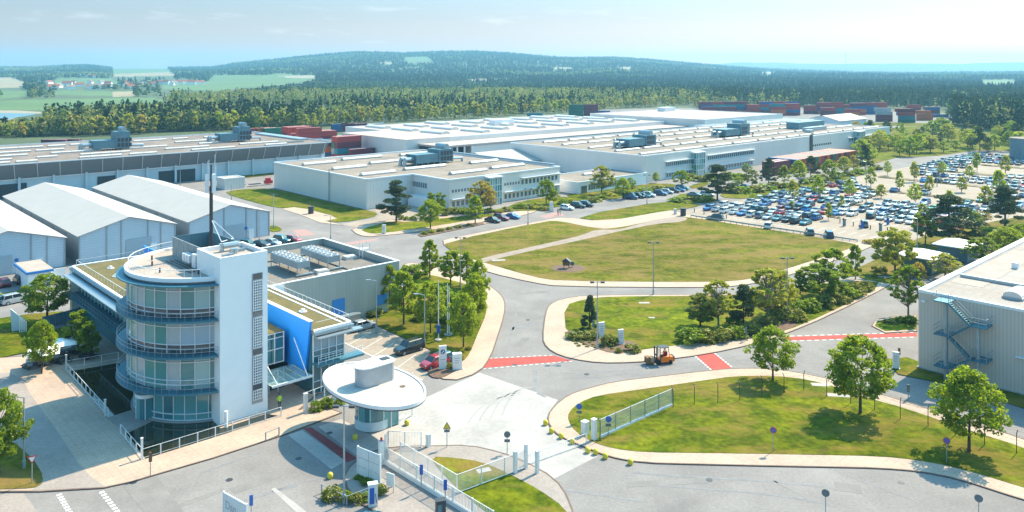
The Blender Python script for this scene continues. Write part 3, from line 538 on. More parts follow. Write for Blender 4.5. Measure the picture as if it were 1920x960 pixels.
# lawns round the middle hall
lawn([(418, 362), (442, 356), (511, 353), (600, 375), (689, 395), (709, 400), (701, 408), (639, 418), (609, 415), (640, 409), (560, 388), (527, 392), (470, 378)], z=.12)
walk([(655, 428), (745, 410), (905, 403), (960, 398), (1010, 392), (1000, 400), (905, 422), (880, 424), (700, 445), (672, 442)], m='pave')
lawn([(674, 430), (741, 414), (762, 418), (900, 402), (940, 402), (900, 410), (820, 424), (712, 439), (690, 438)])
patch('planting_bed', [(783, 441), (800, 433), (880, 420), (906, 417), (908, 421), (880, 427), (790, 445)], .14, M['mulch'])
lawn([(945, 392), (974, 378), (1045, 368), (1109, 376), (1100, 383), (1045, 388), (990, 398)])
lawn([(1050, 368), (1100, 360), (1212, 345), (1270, 345), (1262, 353), (1212, 364), (1120, 378)])
lawn([(505, 423), (520, 424), (532, 433), (506, 436)]); lawn([(425, 331), (512, 323), (513, 328), (440, 336)]); lawn([(383, 351), (410, 346), (418, 352), (390, 356)], 'grassdry')
# north of the car park
lawn([(1290, 349), (1326, 340), (1330, 347), (1300, 355)]); lawn([(1345, 370), (1365, 357), (1400, 352), (1440, 357), (1470, 351), (1520, 342), (1560, 336), (1640, 316), (1650, 318), (1560, 345), (1470, 362), (1400, 374)], 'grass')
lawn([(1262, 372), (1280, 362), (1330, 367), (1345, 375), (1330, 382), (1290, 380)])
lawn([(1600, 318), (1680, 296), (1760, 292), (1830, 282), (1960, 284), (1960, 256), (1850, 248), (1790, 240), (1700, 237), (1655, 243), (1640, 280)], 'grass', s=0, z=.10)
lawn([(1620, 235), (1795, 238), (1960, 250), (2100, 262), (2100, 240), (1790, 232), (1640, 230)], 'grass', s=0, z=.11)
# south-east of the car park
lawn([(1560, 520), (1625, 497), (1655, 478), (1700, 462), (1715, 450), (1745, 440), (1800, 432), (1850, 418), (1925, 405), (2080, 405), (2080, 440), (1890, 462), (1790, 500), (1745, 520), (1668, 516)], 'grassdry')
lawn([(1602, 517), (1665, 522), (1745, 530), (1700, 535), (1640, 530)])
walk([(1635, 612), (1642, 600), (1670, 595), (1719, 592), (1719, 622), (1660, 625)], s=0); lawn([(1640, 612), (1646, 603), (1672, 598), (1718, 595), (1718, 619), (1660, 622)], s=0)
lawn([(1655, 676), (1700, 671), (1722, 679), (1925, 743), (2060, 790), (2060, 825), (1920, 767), (1790, 724), (1685, 703)], s=0)
lawn([(1840, 735), (1860, 738), (1860, 741), (1838, 739)], s=0)
# paint and red lanes
def paint(P, m='red', z=.020): return patch('road_marking', P, z, M[m])
paint([(917, 673), (1040, 667), (1074, 677), (1000, 682), (907, 690)]); paint([(1302, 664), (1335, 660), (1372, 690), (1336, 694)])
paint([(1468, 632), (1719, 624), (1719, 631), (1474, 639)]); paint([(548, 432), (572, 430), (592, 440), (564, 443)], 'redfade'); paint([(645, 456), (712, 446), (700, 452), (655, 459)], 'redfade'); paint([(1010, 405), (1045, 398), (1060, 404), (1022, 409)], 'redfade')
patch('crossing_paint', [(540, 816), (567, 807.5), (648, 865), (621, 880)], .024, M['concrete']); patch('crossing_paint', [(596, 800), (640, 786), (735, 838), (672, 857)], .024, M['concrete'])
patch('road_marking', [(569, 804), (583, 801), (670, 860), (651, 867)], .030, mat('shaded_red_lane', (.22, .035, .04), .8))  # shade on this red strip put into its darker colour
mbp = MB()
def dashes(a, b, n, L=.6, wd=.28, fill=.55):
    a, b = G(*a), G(*b)
    for i in range(n):
        t0, t1 = i / n, (i + fill) / n; p = (a[0] + (b[0] - a[0]) * t0, a[1] + (b[1] - a[1]) * t0); q = (a[0] + (b[0] - a[0]) * t1, a[1] + (b[1] - a[1]) * t1)
        mbp.bar(p, q, wd, .016, .026)
dashes((110, 927), (145, 985), 12, wd=.45); dashes((190, 922), (240, 985), 12, wd=.45)
dashes((917, 672), (1040, 666), 12, wd=.13); dashes((905, 692), (1078, 677), 16, wd=.13); dashes((1300, 665), (1335, 695), 8, wd=.2); dashes((1336, 659), (1374, 690), 8, wd=.2)
dashes((1467, 631), (1719, 623), 18, wd=.2); dashes((1472, 640), (1719, 632), 18, wd=.2); dashes((1340, 405.5), (1470, 424), 1, wd=.12, fill=1)
for i in range(6): dashes((700 - i * 1 + 22 * i - 25 * 1.0, 613 + 10.3 * i), (655 + 22 * i - 25, 636 + 11.5 * i), 1, wd=.07, fill=1)
dashes((640, 640), (792, 713), 1, wd=.14, fill=1)
for k in range(7): dashes((748 + k * 9, 775 + k * 1.5), (735 + k * 9, 787 + k * 1.6), 1, wd=.16, fill=1)
for u_, va, vb in [(191, 130, 66), (200.5, 128, 98), (209.5, 127, 66), (228.5, 128, 66), (245.5, 128, 66), (262, 127, 70)]:
    for k in range(int((va - vb) / 2.6)):
        p, q = W(u_, va - k * 2.6), W(u_ + 4.6, va - k * 2.6); mbp.bar(p, q, .1, .016, .026)
tag(mbp.build('road_marking', M['white_paint']), kind='structure')
# asphalt repairs, joints and tyre tracks
mbt = MB()
def track(P, wd):
    Q = chaikin(gpoly(P), 3, False)
    for a, b in zip(Q, Q[1:]): mbt.bar(a, b, wd, .012, .0185)
M['tyre'] = mat('tyre_marks', (.20, .20, .215), .9, scale=.6, col2=(.15, .15, .16), fine=.1, fscale=6)
track([(1000, 690), (1004, 700), (1003, 722), (1000, 740)], .5); track([(935, 622), (980, 612), (1025, 603)], 1.0)
track([(1000, 735), (1015, 741), (1030, 748)], .4); track([(1430, 890), (1480, 918), (1540, 950)], .18); track([(1560, 882), (1680, 925), (1760, 957)], .25); track([(1300, 932), (1345, 962)], .2)
track([(960, 905), (1100, 925), (1300, 955)], .3); track([(650, 888), (560, 905), (470, 935)], .22)
mbt2, mbt = mbt, MB()
for k in range(4): track([(868 + k * 22, 812 - k * 4), (890 + k * 20, 772 - k * 6), (930 + k * 14, 745 - k * 6), (990 + k * 10, 738 - k * 4)], .16 + .1 * (k % 2))
tag(mbt.build('tyre_tracks', mat('faint_tyre_tracks', (.285, .275, .27), .9, scale=.5, col2=(.25, .245, .24), fine=.1)), kind='structure'); mbt = mbt2
for k in range(5): track([(1300, 720 - 190 + k * 3), (1180, 547 + k * 2), (1040, 549 + k * 2)], .08)
track([(930, 700), (955, 640), (970, 590), (960, 555)], .3); track([(1010, 700), (1100, 700), (1200, 692), (1320, 676), (1440, 660)], .25); track([(1010, 712), (1110, 708), (1210, 700), (1330, 683), (1450, 668)], .2); track([(600, 900), (500, 925), (400, 960)], .35); track([(540, 830), (430, 868), (330, 905)], .3); track([(1100, 880), (1300, 895), (1500, 905), (1700, 940)], .35); track([(1080, 900), (1300, 915), (1480, 930), (1640, 965)], .3)
tag(mbt.build('road_patches', M['tyre']), kind='structure')
patch('repair_strip', [(230, 912), (293, 891), (345, 960), (290, 985)], .019, M['asphalt2']); patch('repair_strip', [(0, 926), (45, 926), (90, 985), (0, 985)], .019, M['pave2'])
patch('slab_strip', [(508, 917), (516, 915), (575, 960), (560, 965)], .020, M['concrete'])
def rpatch(px, py, a_, b_, rz, m_, z=.0195):
    x, y = G(px, py); c_, s_ = math.cos(rz), math.sin(rz); mb = MB(); mb.prism([(x + p * c_ - q * s_, y + p * s_ + q * c_) for p, q in ((-a_, -b_), (a_, -b_), (a_, b_), (-a_, b_))], .012, z, bottom=False); tag(mb.build('repair_patch', M[m_]), kind='structure')
for q in ((480, 905, 2.4, .7, A, 'asphalt2'), (980, 640, 1.6, .6, 1.2, 'asphalt2'), (1250, 905, 4, .5, .1, 'asphalt2'), (1590, 915, 1.2, .8, -.3, 'asphalt2'), (1420, 672, 2.0, .5, .4, 'asphalt2'), (1160, 700, 1.2, .5, .3, 'asphalt2'), (360, 940, 3, .35, A, 'asphalt2'), (1560, 650, 2.5, .5, .6, 'asphalt2'), (700, 470, 4, 1, A, 'asphalt2'), (640, 440, 5, .8, A + 1.57, 'asphalt2'), (1000, 548, 3, .6, .1, 'asphalt2'), (860, 470, 4, 1, A, 'asphalt2')): rpatch(*q)
for i, (px, py) in enumerate(((618, 812), (250, 905), (430, 900), (965, 684), (1100, 702), (1330, 900), (990, 600), (1500, 650), (560, 860), (880, 660), (1690, 905), (735, 735))):
    x, y = G(px, py); o = MB((x, y, 0)).cyl(x, y, .33, .015, .034, 14).cyl(x, y, .26, .034, .037, 14).build('manhole_cover', M['dark_metal']); o.location = (x, y, 0); tag(o, ('dark round manhole cover in the shade of the oval roof', 'dark manhole cover on the pavement by the pond corner', 'manhole cover on the road before the pond railing', 'manhole cover beside the big red crossing', 'manhole cover in the road left of the forklift', 'manhole cover on the lower road, left of middle', 'manhole cover in the upper junction road', 'manhole cover in the road before the right red crossing', 'manhole cover on the road left of the hedge bed', 'manhole cover by the pylon pavement', 'manhole cover on the lower road near the right edge', 'manhole cover on the visitor lane')[i], 'manhole cover', 'manhole covers')
for q in ((1538, 723, 1.1, .5, -.1, 'concrete', .14), (1572, 743, 1.3, .5, -.15, 'concrete', .14), (1208, 569, .9, .4, 0, 'concrete', .14), (1222, 597, .5, .3, 0, 'concrete', .14), (907, 884, .7, .4, .4, 'concrete', .14), (935, 489, 1.4, .6, .2, 'concrete', .15)): rpatch(*q)
# ponds beside the round building
patch('water', [(131, 698), (222, 682), (262, 700), (262, 765), (236, 775), (206, 784)], .122, M['water'])
patch('water', [(237, 815), (258, 805), (300, 785), (398, 790), (414, 806), (500, 778), (521, 781), (400, 822), (273, 862)], .122, M['water'])
patch('footbridge_deck', [(200, 786), (250, 770), (296, 786), (236, 813)], .16, M['pave2'])
# ---------------- buildings ----------------
def grp(name, label, cat, u, v, group=None):
    o, off = site(name, label, cat, u, v, group); return o, (lambda: MB(off))
def windows(nm, r, B, face, fix, a, b, z0, z1, n, pm='pane', gap=.22, dirn=-1, frame=True):
    """a strip of n separate windows in a wall; face 'v': the wall lies at v=fix and runs along u"""
    lo, hi = sorted((a, b)); st = (hi - lo) / n
    for i in range(n):
        p, q = lo + st * (i + gap / 2), lo + st * (i + 1 - gap / 2)
        f = B(); g = B(); e = .06
        if face == 'v': f.box(p - e, q + e, fix, fix + dirn * .05, z0 - e, z1 + e); g.box(p, q, fix + dirn * .02, fix + dirn * .07, z0, z1)
        else: f.box(fix, fix + dirn * .05, p - e, q + e, z0 - e, z1 + e); g.box(fix + dirn * .02, fix + dirn * .07, p, q, z0, z1)
        wo = g.build('window', M[pm], r)
        if frame: f.build('frame', M['whitemetal'], wo)
def hall(name, label, u0, u1, v0, v1, h, roof='roofgrey', wx='clad_x', wy='clad_y', par=.5, cat='building', parapet=True):
    r, B = grp(name, label, cat, u0, v0)
    b = B(); b.box(u0, u1, v0, v1, 0, h - par, 0)
    for i, f in enumerate(b.f): b.m[i] = [2, 2, 0, 1, 0, 1][i]
    b.build('wall', [M[wx], M[wy], M[roof]], r)
    b = B(); t = .35; e = .04
    b.box(u0 - e, u1 + e, v0 - e, v0 + t, h - par, h); b.box(u0 - e, u1 + e, v1 - t, v1 + e, h - par, h); b.box(u0 - e, u0 + t, v0 + t, v1 - t, h - par, h); b.box(u1 - t, u1 + e, v0 + t, v1 - t, h - par, h)
    b.build('parapet', M['whitemetal'], r)
    b = B(); b.box(u0 + t, u1 - t, v0 + t, v1 - t, h - par, h - par + .04); b.build('roof', M[roof], r); return r, B
def skylight(r, B, u0, u1, v, z, rad=.9, axis=0):
    b = B(); b.box(*((u0, u1, v - rad, v + rad) if axis == 0 else (v - rad, v + rad, u0, u1)), z, z + .3, 1); b.barrel(u0 + .05, u1 - .05, v, z + .3, rad * .92, 0, axis, rad * .62)
    n = max(1, int((u1 - u0) / 3.2))
    for i in range(1, n): x = u0 + (u1 - u0) * i / n; b.barrel(x - .07, x + .07, v, z + .3, rad * .95, 1, axis, rad * .66)
    return b.build('skylight', [M['skylight'], M['steel']], r)
def hvac(r, B, u, v, z, L=16, w=5.5, tall=5.2, hood=True, flip=1):
    b = B(); b.box(u, u + L, v, v + w, z + .7, z + 3.6); o = b.build('air_handling_unit', M['hvac'], r)
    b = B(); b.box(u + L * .62, u + L + .3, v - .2, v + w + .2, z + .5, z + tall); b.build('fan_housing', M['hvac'], o)
    b = B()
    for k in range(4): b.box(u + L * .66 + k * 1.3, u + L * .66 + k * 1.3 + 1.0, v - .26, v - .2, z + 1.0, z + 2.4); b.box(u + L * .66 + k * 1.3, u + L * .66 + k * 1.3 + 1.0, v - .26, v - .2, z + 2.8, z + 4.2)
    b.build('louvre', M['dark_metal'], o)
    if hood: b = B(); b.box(u + L * .80, u + L * .93, v + .4, v + w - .4, z + tall, z + tall + .9); b.barrel(v + .4, v + w - .4, u + L * .865, z + tall + .9, L * .065, 0, 1, .8); b.build('hood', M['steel'], o)
    for q in (.3, .7): B().tube((u - 3.2, v + w * q, z + 2.2), (u, v + w * q, z + 2.2), .62, 8).tube((u - 3.2, v + w * q, z + 2.2), (u - 3.4, v + w * q, z), .62, 8).build('duct', M['steel'], o)
    b = B(); b.tube((u + L, v + 1, z + 1.4), (u + L + 5, v + 1, z + 1.2), .4, 8); b.tube((u + L + 5, v + 1, z + 1.2), (u + L + 5.2, v + 1, z), .4, 8); b.build('duct', M['steel'], o)
    b = B()
    for i in range(7):
        for q in (.1, w - .1): b.box(u + i * L / 6 - .08, u + i * L / 6 + .08, v + q - .08, v + q + .08, z, z + .7)
    b.build('support_frame', M['steel'], o)

# --- long hall at the left with the sloped fascia
r, B = grp('long_hall', 'very long hall with brown felt roof and sloped metal fascia behind the white tents', 'building', 168, 292)
U0, U1, V0, V1, HT = 18, 165.5, 283.6, 354, 11
b = B(); b.box(U0, U1, 288.7, V1, 0, HT - .3); b.build('wall', [M['clad_x']], r)
b = B(); b.box(U0 + .3, U1 - .3, V0 + .3, V1 - .3, HT - .35, HT - .15); b.build('roof', M['roofbrown'], r)
b = B(); b.box(U0, U1, V1 - .3, V1, HT - .3, HT + .25); b.box(U1 - .3, U1, V0, V1, HT - .3, HT + .3); b.box(U0, U1, V0, V0 + .25, HT - .3, HT); b.build('parapet', M['whitemetal'], r)
b = B(); b.add([(U0, 288, 5.9), (U1 - 1, 288, 5.9), (U1 - 1, V0, HT - .3), (U0, V0, HT - .3), (U1 - 1, 288.6, 5.9), (U1 - 1, 288.6, HT - .3), (U0, 288.6, 5.9)], [(0, 1, 2, 3), (1, 4, 5, 2), (0, 6, 4, 1)]); b.build('sloped_fascia', M['fascia'], r)
b = B(); b.box(U0, 163, 288.6, 291.4, 0, 5.6); b.build('lower_wall', M['concwall'], r)
b = B(); b.box(U0, 164, 288.2, 288.6, 5.45, 5.75); b.build('eaves_beam', M['whitemetal'], r)
for i in range(23): u_ = U0 + 6 + i * 6.3; b = B(); b.tube((u_ + 1.2, 287.6, 5.8), (u_, 283.2, 10.4), .10, 4); b.build('strut', M['whitemetal'], r)
for i in range(16): u_ = 163.5 - i * 9.6; b = B(); b.box(u_ - .35, u_ + .35, 287.7, 288.6, 0, 6.6); b.build('pilaster', M['concwall'], r)
for a_, c_ in ((face_u(157 - 158, 288.4) - 8, face_u(50, 288.4)), (face_u(183, 288.4), face_u(216, 288.4)), (face_u(298, 288.4), face_u(366, 288.4))):
    b = B(); b.box(a_, c_, 288.3, 288.62, 0, 4.3); b.build('loading_bay', M['darkopen'], r)
b = B(); b.box(163.2, 165.7, 288.2, 300, 0, 2.2); b.build('green_base', mat('green_panel', (.02, .16, .12), .6), r)
random.seed(3)
for j, v_ in enumerate((288, 298, 310, 323, 339)):
    u_ = 22 + random.uniform(0, 6)
    while u_ < 150 - 2 * j:
        L = random.choice((6, 9, 13, 16)); skylight(r, B, u_, min(u_ + L, 160), v_, HT - .15, .6); u_ += L + random.choice((1.5, 2.5, 7, 12))
hvac(r, B, 85, 309, HT - .1, 12, 5.5, 6.5); hvac(r, B, 131, 309, HT - .1, 12, 5.5, 6)
b = B(); b.box(160, 164.5, 300, 340, HT - .15, HT + .45); b.box(146, 158, 292, 292.5, HT - .1, HT + .4); b.build('roof_duct', M['steel'], r)

# --- three sheet-metal storage tents with white gabled membrane roofs
def tent(u0, u1, v0, v1, he, hr, label, doors, sign=True):
    r, B = grp('storage_tent', label, 'storage tent', u0, v0, 'white-roofed storage tents')
    uc = (u0 + u1) / 2; b = B(); b.prism([(u0, v0), (u1, v0), (u1, v1), (u0, v1)], 0, he, 0)
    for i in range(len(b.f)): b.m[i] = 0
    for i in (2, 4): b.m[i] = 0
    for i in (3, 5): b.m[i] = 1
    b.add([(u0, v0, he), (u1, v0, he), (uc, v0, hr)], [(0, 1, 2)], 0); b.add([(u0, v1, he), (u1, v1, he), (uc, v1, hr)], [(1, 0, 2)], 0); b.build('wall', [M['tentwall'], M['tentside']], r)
    e = .45; t = .12; b = B()
    for s, ue in ((1, u0 - e), (-1, u1 + e)):
        zz = he - e * (hr - he) / ((u1 - u0) / 2)
        b.add([(ue, v0 - e, zz), (uc, v0 - e, hr + .02), (uc, v1 + e, hr + .02), (ue, v1 + e, zz), (ue, v0 - e, zz + t), (uc, v0 - e, hr + t), (uc, v1 + e, hr + t), (ue, v1 + e, zz + t)],
              [(4, 5, 6, 7) if s < 0 else (7, 6, 5, 4), (0, 1, 2, 3), (0, 4, 5, 1), (3, 2, 6, 7), (0, 3, 7, 4)])
    b.build('roof', M['membrane'], r)
    b = B()
    for i in range(6):
        uu = u0 + (u1 - u0) * (0, .27, .42, .70, .84, 1)[i]; b.box(uu - .14, uu + .14, v0 - .1, v0 - .003, 0, he + (hr - he) * (1 - abs(uu - uc) / (uc - u0)) - .05)
    for i in range(8): vv_ = v0 + (v1 - v0) * i / 7; b.box(u0 - .1, u0 - .003, vv_ - .12, vv_ + .12, 0, he - .1)
    b.box(u0 - .32, u0 - .12, v0 - .3, v1, he - .45, he - .2); b.build('frame', M['steel'], r)
    b = B(); a_, c_ = doors; b.box(a_, c_, v0 - .14, v0 - .004, 0, 3.7); b.build('roller_door', M['doorgrey'], r)
    b = B(); b.box(u1 - 5.2, u1 - 3.9, v0 - .16, v0 - .005, 0, 2.3); b.build('door', M['whitemetal'], r)
    if sign: b = B(); b.tube((a_ + .0 + (c_ - a_) * 1.1, v0 - .2, 2.6), (a_ + (c_ - a_) * 1.1, v0 - .1, 2.6), .35, 12); b.build('round_sign', M['signblue'], r)
    return r
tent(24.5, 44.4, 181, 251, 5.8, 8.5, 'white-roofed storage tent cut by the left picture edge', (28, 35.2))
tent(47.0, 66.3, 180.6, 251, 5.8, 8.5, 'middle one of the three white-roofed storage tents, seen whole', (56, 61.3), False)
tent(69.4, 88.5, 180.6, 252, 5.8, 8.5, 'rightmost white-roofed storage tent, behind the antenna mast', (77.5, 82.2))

# --- middle hall with the office front
r, B = grp('metal_hall', 'grey metal hall in the middle with a glazed entrance bay and two rows of windows', 'building', 141.5, 178)
h = 8.8; P1 = [(125.3, 195.2), (141.5, 195.2), (141.5, 178), (187, 178), (187, 252), (125.3, 252)]
b = B(); b.prism(P1, 0, h - .45)
for i in range(len(b.f)): b.m[i] = [2, 2, 0, 1, 0, 1, 0, 1][i]
b.build('wall', [M['clad_x'], M['clad_y'], M['roofgrey']], r)
b = B()
for i in range(6): b.bar(P1[i], P1[(i + 1) % 6], .5, h - .45, h + (.003 * (i % 2)))
b.build('parapet', M['whitemetal'], r)
b = B(); b.prism([(125.6, 195.5), (141.8, 195.5), (141.8, 178.3), (186.7, 178.3), (186.7, 251.7), (125.6, 251.7)], h - .44, h - .4); b.build('roof', M['roofgrey'], r)
for u_, v_, L in ((129, 239, 12), (130, 222, 12), (129, 204, 12), (146, 243, 16), (147, 227, 16), (146, 206, 16), (150, 188, 14), (160, 218, 12), (169, 241, 12), (171, 230, 12), (168, 190, 14), (172, 205, 12)): skylight(r, B, u_, u_ + L, v_, h - .4, 1.0)
hvac(r, B, 155, 212, h - .4, 15, 6, 4.8)
windows('w', r, B, 'u', 141.5, face_v(768, 141.5), face_v(801, 141.5), 5.1, 6.6, 8); 
b = B(); b.box(138.5, 141.45, 181, 193.5, 0, 3.0); b.build('loading_dock', M['whitemetal'], r)
for a_, c_, z0_, z1_, n_ in ((846, 880, 4.9, 5.7, 6), (944, 975, 4.9, 5.7, 6), (976, 1046, 4.6, 6.0, 10), (846, 912, .9, 2.3, 8), (944, 1046, .9, 2.3, 14)):
    windows('w', r, B, 'v', 178, face_u(a_, 178), face_u(c_, 178), z0_, z1_, n_, gap=.4)
for z_, a_, c_ in ((6.5, 976, 1049), (2.9, 944, 1049), (2.9, 846, 915)):
    b = B(); b.box(face_u(a_, 178), face_u(c_, 178), 177.0, 177.99, z_, z_ + .22); b.build('sunshade', M['whitemetal'], r)
def glassbay(r, B, px0, px1, v, ztop, depth=2.2):
    a_, c_ = face_u(px0, v - depth), face_u(px1, v - depth); b = B()
    for i in range(5):
        for k in range(4): x0 = a_ + (c_ - a_) * i / 5; x1 = a_ + (c_ - a_) * (i + 1) / 5; b.quad((x0 + .05, v - depth, ztop * k / 4 + .05), (x1 - .05, v - depth, ztop * k / 4 + .05), (x1 - .05, v - depth, ztop * (k + 1) / 4 - .05), (x0 + .05, v - depth, ztop * (k + 1) / 4 - .05))
    for k in range(4):
        for j in range(2): y0 = v - depth + depth * j / 2; b.quad((a_, y0 + depth / 2, ztop * k / 4 + .05), (a_, y0 + .05, ztop * k / 4 + .05), (a_, y0 + .05, ztop * (k + 1) / 4 - .05), (a_, y0 + depth / 2, ztop * (k + 1) / 4 - .05))
    e = b.build('entrance_bay', M['rotpane'], r); b = B()
    for i in range(6): x0 = a_ + (c_ - a_) * i / 5; b.box(x0 - .08, x0 + .08, v - depth - .08, v - depth + .02, 0, ztop)
    for k in range(1, 5): b.box(a_ - .08, c_ + .08, v - depth - .09, v - depth + .02, ztop * k / 4 - .08, ztop * k / 4 + .08); b.box(a_ - .09, a_ + .02, v - depth, v, ztop * k / 4 - .08, ztop * k / 4 + .08)
    b.box(a_ - .3, c_ + .3, v - depth - .4, v - .01, ztop + .1, ztop + .45); b.box(c_ - .3, c_ + .1, v - depth + .03, v - .01, 0, ztop); b.build('bay_frame', M['whitemetal'], e)
glassbay(r, B, 919, 941, 178, 7.9)
b = B(); vl = face_v(619, 125.3)
for q in (-.3, .3): b.tube((124.9, vl + q, 0), (124.9, vl + q, h + 1), .05, 5)
for k in range(22): b.tube((124.9, vl - .3, .4 * k + .4), (124.9, vl + .3, .4 * k + .4), .03, 4)
b.build('ladder', M['dark_metal'], r)
b = B(); b.box(187.0, 187.9, 181, 245, h - .2, h + .5); b.build('roof_duct', M['steel'], r)

# --- small white pavilion
r, B = hall('white_annex', 'low white office annex between the two metal halls', 190, 226, 172.6, 191, 3.9, 'roofgrey', 'white', 'white', .35)
windows('w', r, B, 'v', 172.6, face_u(1103, 172.6), face_u(1172, 172.6), .9, 2.7, 16, gap=.16)
b = B(); b.box(face_u(1090, 172.6), face_u(1100, 172.6), 172.45, 172.597, 0, 2.5); b.build('door', M['pane'], r)
skylight(r, B, 205, 209, 184, 3.6, .8)

# --- big hall
r, B = hall('metal_hall', 'largest grey metal hall, right of centre, with three big roof units', 227, 438, 174.5, 244.5, 9.5, 'roofgrey', par=.45)
random.seed(5)
for j, v_ in enumerate((180, 193, 208, 224, 237)):
    u_ = 231 + j * 2.0
    while u_ < 425:
        L = random.choice((10, 14, 18)); skylight(r, B, u_, u_ + L, v_, 9.05, .8); u_ += L + random.choice((1.6, 3, 2))
hvac(r, B, 246, 197, 9.05, 17, 6.5, 4.6); hvac(r, B, 318, 199, 9.05, 20, 7, 5.6); 
b = B(); b.box(388, 416, 200, 207, 9.3, 12.6); b.build('air_handling_unit', M['hvac'], r); b = B(); b.box(378, 398, 190, 193, 9.1, 11); b.box(372, 376, 186, 189, 9.1, 10.4); b.build('roof_pipework', M['steel'], r)
for a_, c_, z0_, z1_, n_, bd in ((1247, 1305, 4.7, 5.9, 16, 1), (1325, 1414, 5.0, 6.3, 24, 1), (1247, 1305, .8, 2.0, 12, 1), (1325, 1412, .8, 2.0, 16, 1), (1517, 1560, 4.5, 5.4, 10, 0), (1590, 1650, 4.6, 5.9, 14, 1)):
    windows('w', r, B, 'v', 174.5 - .13 * bd, face_u(a_ + 1, 174.5), face_u(c_ - 1, 174.5), z0_, z1_, n_, gap=.35, frame=False)
    if bd: b = B(); b.box(face_u(a_, 174.5), face_u(c_, 174.5), 174.38, 174.497, z0_ - .8, z1_ + .35); b.build('window_band', M['concwall'], r); b = B(); b.box(face_u(a_, 174.5), face_u(c_, 174.5), 173.6, 174.49, z1_ + .4, z1_ + .65); b.build('sunshade', M['whitemetal'], r)
glassbay(r, B, 1306, 1322, 174.5, 8.4); glassbay(r, B, 1612, 1622, 174.5, 9.0, 3)
b = B(); b.box(face_u(1518, 174.5), face_u(1523, 174.5), 174.2, 174.496, 0, 10); b.build('downpipe_shaft', M['dark_metal'], r)
b = B()
for k in range(14): b.box(421 + k * .9, 421.5 + k * .9, 215, 215.4, 9.1, 11.3)
b.box(420, 434, 214.8, 215.6, 11.3, 11.6); b.build('pipe_rack', M['whitemetal'], r)

# --- white hall far behind
r, B = hall('white_roofed_hall', 'vast white-roofed hall with rows of shallow roof domes', 222, 381, 279, 366, 10, 'roofwhite', par=.3)
k_ = 0
b = B(); b.box(199, 221.9, 279, 331, 0, 9.9); b.build('side_wing', [M['clad_y']], r); b = B(); b.box(198.8, 221.9, 278.9, 331.2, 9.9, 10.0); b.build('wing_roof', M['roofwhite'], r)
for u_ in (232, 252, 272, 292, 312, 332, 352, 370):
    for v_ in (288, 312, 336):
        v2 = v_ + (u_ % 3) * 2 + (4 if (u_ // 20) % 2 else 0); b = B(); b.box(u_ - 2.6, u_ + 2.6, v2, v2 + 17, 9.7, 10.2); b.barrel(v2 + .2, v2 + 16.8, u_, 10.2, 2.4, 0, 1, .9); b.build('roof_dome', M['skylight'], r)
b = B(); b.box(205, 381, 262.5, 278.9, 7.2, 8.0); b.build('canopy_roof', M['roofwhite'], r)
b = B(); b.box(222, 381, 263.0, 278.8, 0, 7.15); b.build('lower_wall', M['clad_x'], r)
b = B(); b.box(205.5, 222, 268, 278.8, 0, 6.9); b.build('loading_bay', M['darkopen'], r)
for i in range(5): b = B(); b.box(205.3 + i * 4, 205.9 + i * 4, 262.8, 263.4, 0, 7.15); b.build('column', M['whitemetal'], r)
b = B(); b.box(286, 300, 320, 325, 9.8, 12.8); b.build('roof_cabin', M['whitemetal'], r)
r, B = hall('flat_roofed_hall', 'farthest flat hall with pale roof and blue-shaded end wall', 383, 470, 253, 338, 12, 'roofwhite', par=.3)
b = B(); b.box(440, 452, 322, 328, 11.8, 14.4); b.build('roof_cabin', M['whitemetal'], r)
r, B = hall('blue_grey_hall', 'low blue-grey hall in front of the farthest flat hall', 372, 474, 234, 252.4, 9.4, 'fascia', par=.3)

# --- chiller annex behind the office
r, B = grp('plant_building', 'grey clad plant building with sunken roof and rows of cooling fans', 'building', 48, 110.5)
b = B(); b.box(48, 77.3, 110.5, 135.2, 0, 6.9); b.build('wall', M['annex_x'], r)
b = B(); t = .3
b.box(56.4, 77.3, 110.5, 110.8, 6.9, 8); b.box(48, 77.3, 134.9, 135.2, 6.9, 8); b.box(77, 77.3, 110.8, 134.9, 6.9, 8); b.build('parapet', M['annex_x'], r)
b = B(); b.box(56.3, 77.4, 110.42, 110.9, 8, 8.1); b.box(48, 77.4, 134.8, 135.3, 8, 8.1); b.box(76.9, 77.4, 110.9, 134.8, 8, 8.1); b.build('coping', M['whitemetal'], r)
b = B(); b.box(48.1, 77, 110.8, 134.9, 6.9, 6.96); b.build('roof', mat('plant_roof', (.19, .17, .15), .9, scale=.3, col2=(.135, .12, .11), fine=.1, fscale=4), r)
b = B(); b.box(48.5, 56.3, 110.0, 110.4, 6.2, 8.2); b.build('white_upstand', M['white'], r)
for uu in (61.9, 67.4):
    b = B(); b.box(uu, uu + 2.3, 116.6, 125.8, 8.2, 9.2); ch = b.build('chiller', M['steel'], r)
    for i in range(7):
        for j in range(2):
            b = B(); x_, y_ = uu + .58 + j * 1.14, 117.3 + i * 1.3; b.cyl(x_, y_, .54, 9.2, 9.42, 14, 0); b.cyl(x_, y_, .44, 9.421, 9.43, 14, 1); b.cyl(x_, y_, .13, 9.43, 9.5, 8, 0); b.build('fan', [M['whitemetal'], M['dark_metal']], ch)
    b = B()
    for i in range(4):
        for j in (0, 2.2): b.box(uu + j, uu + j + .1, 116.6 + i * 3, 116.7 + i * 3, 6.96, 8.2)
    b.box(uu - .3, uu + 2.6, 116, 116.5, 7.1, 7.3); b.build('stand', M['steel'], ch)
for u_, v_ in ((65, 113.3), (74.5, 121.5), (64.9, 127.5), (66, 116.2)): b = B(); b.box(u_ - 1.1, u_ + 1.1, v_ - .8, v_ + .8, 6.96, 7.35); b.box(u_ - 1, u_ + 1, v_ - .7, v_ + .7, 7.35, 7.5); b.build('skylight', M['skylight'], r)
b = B()
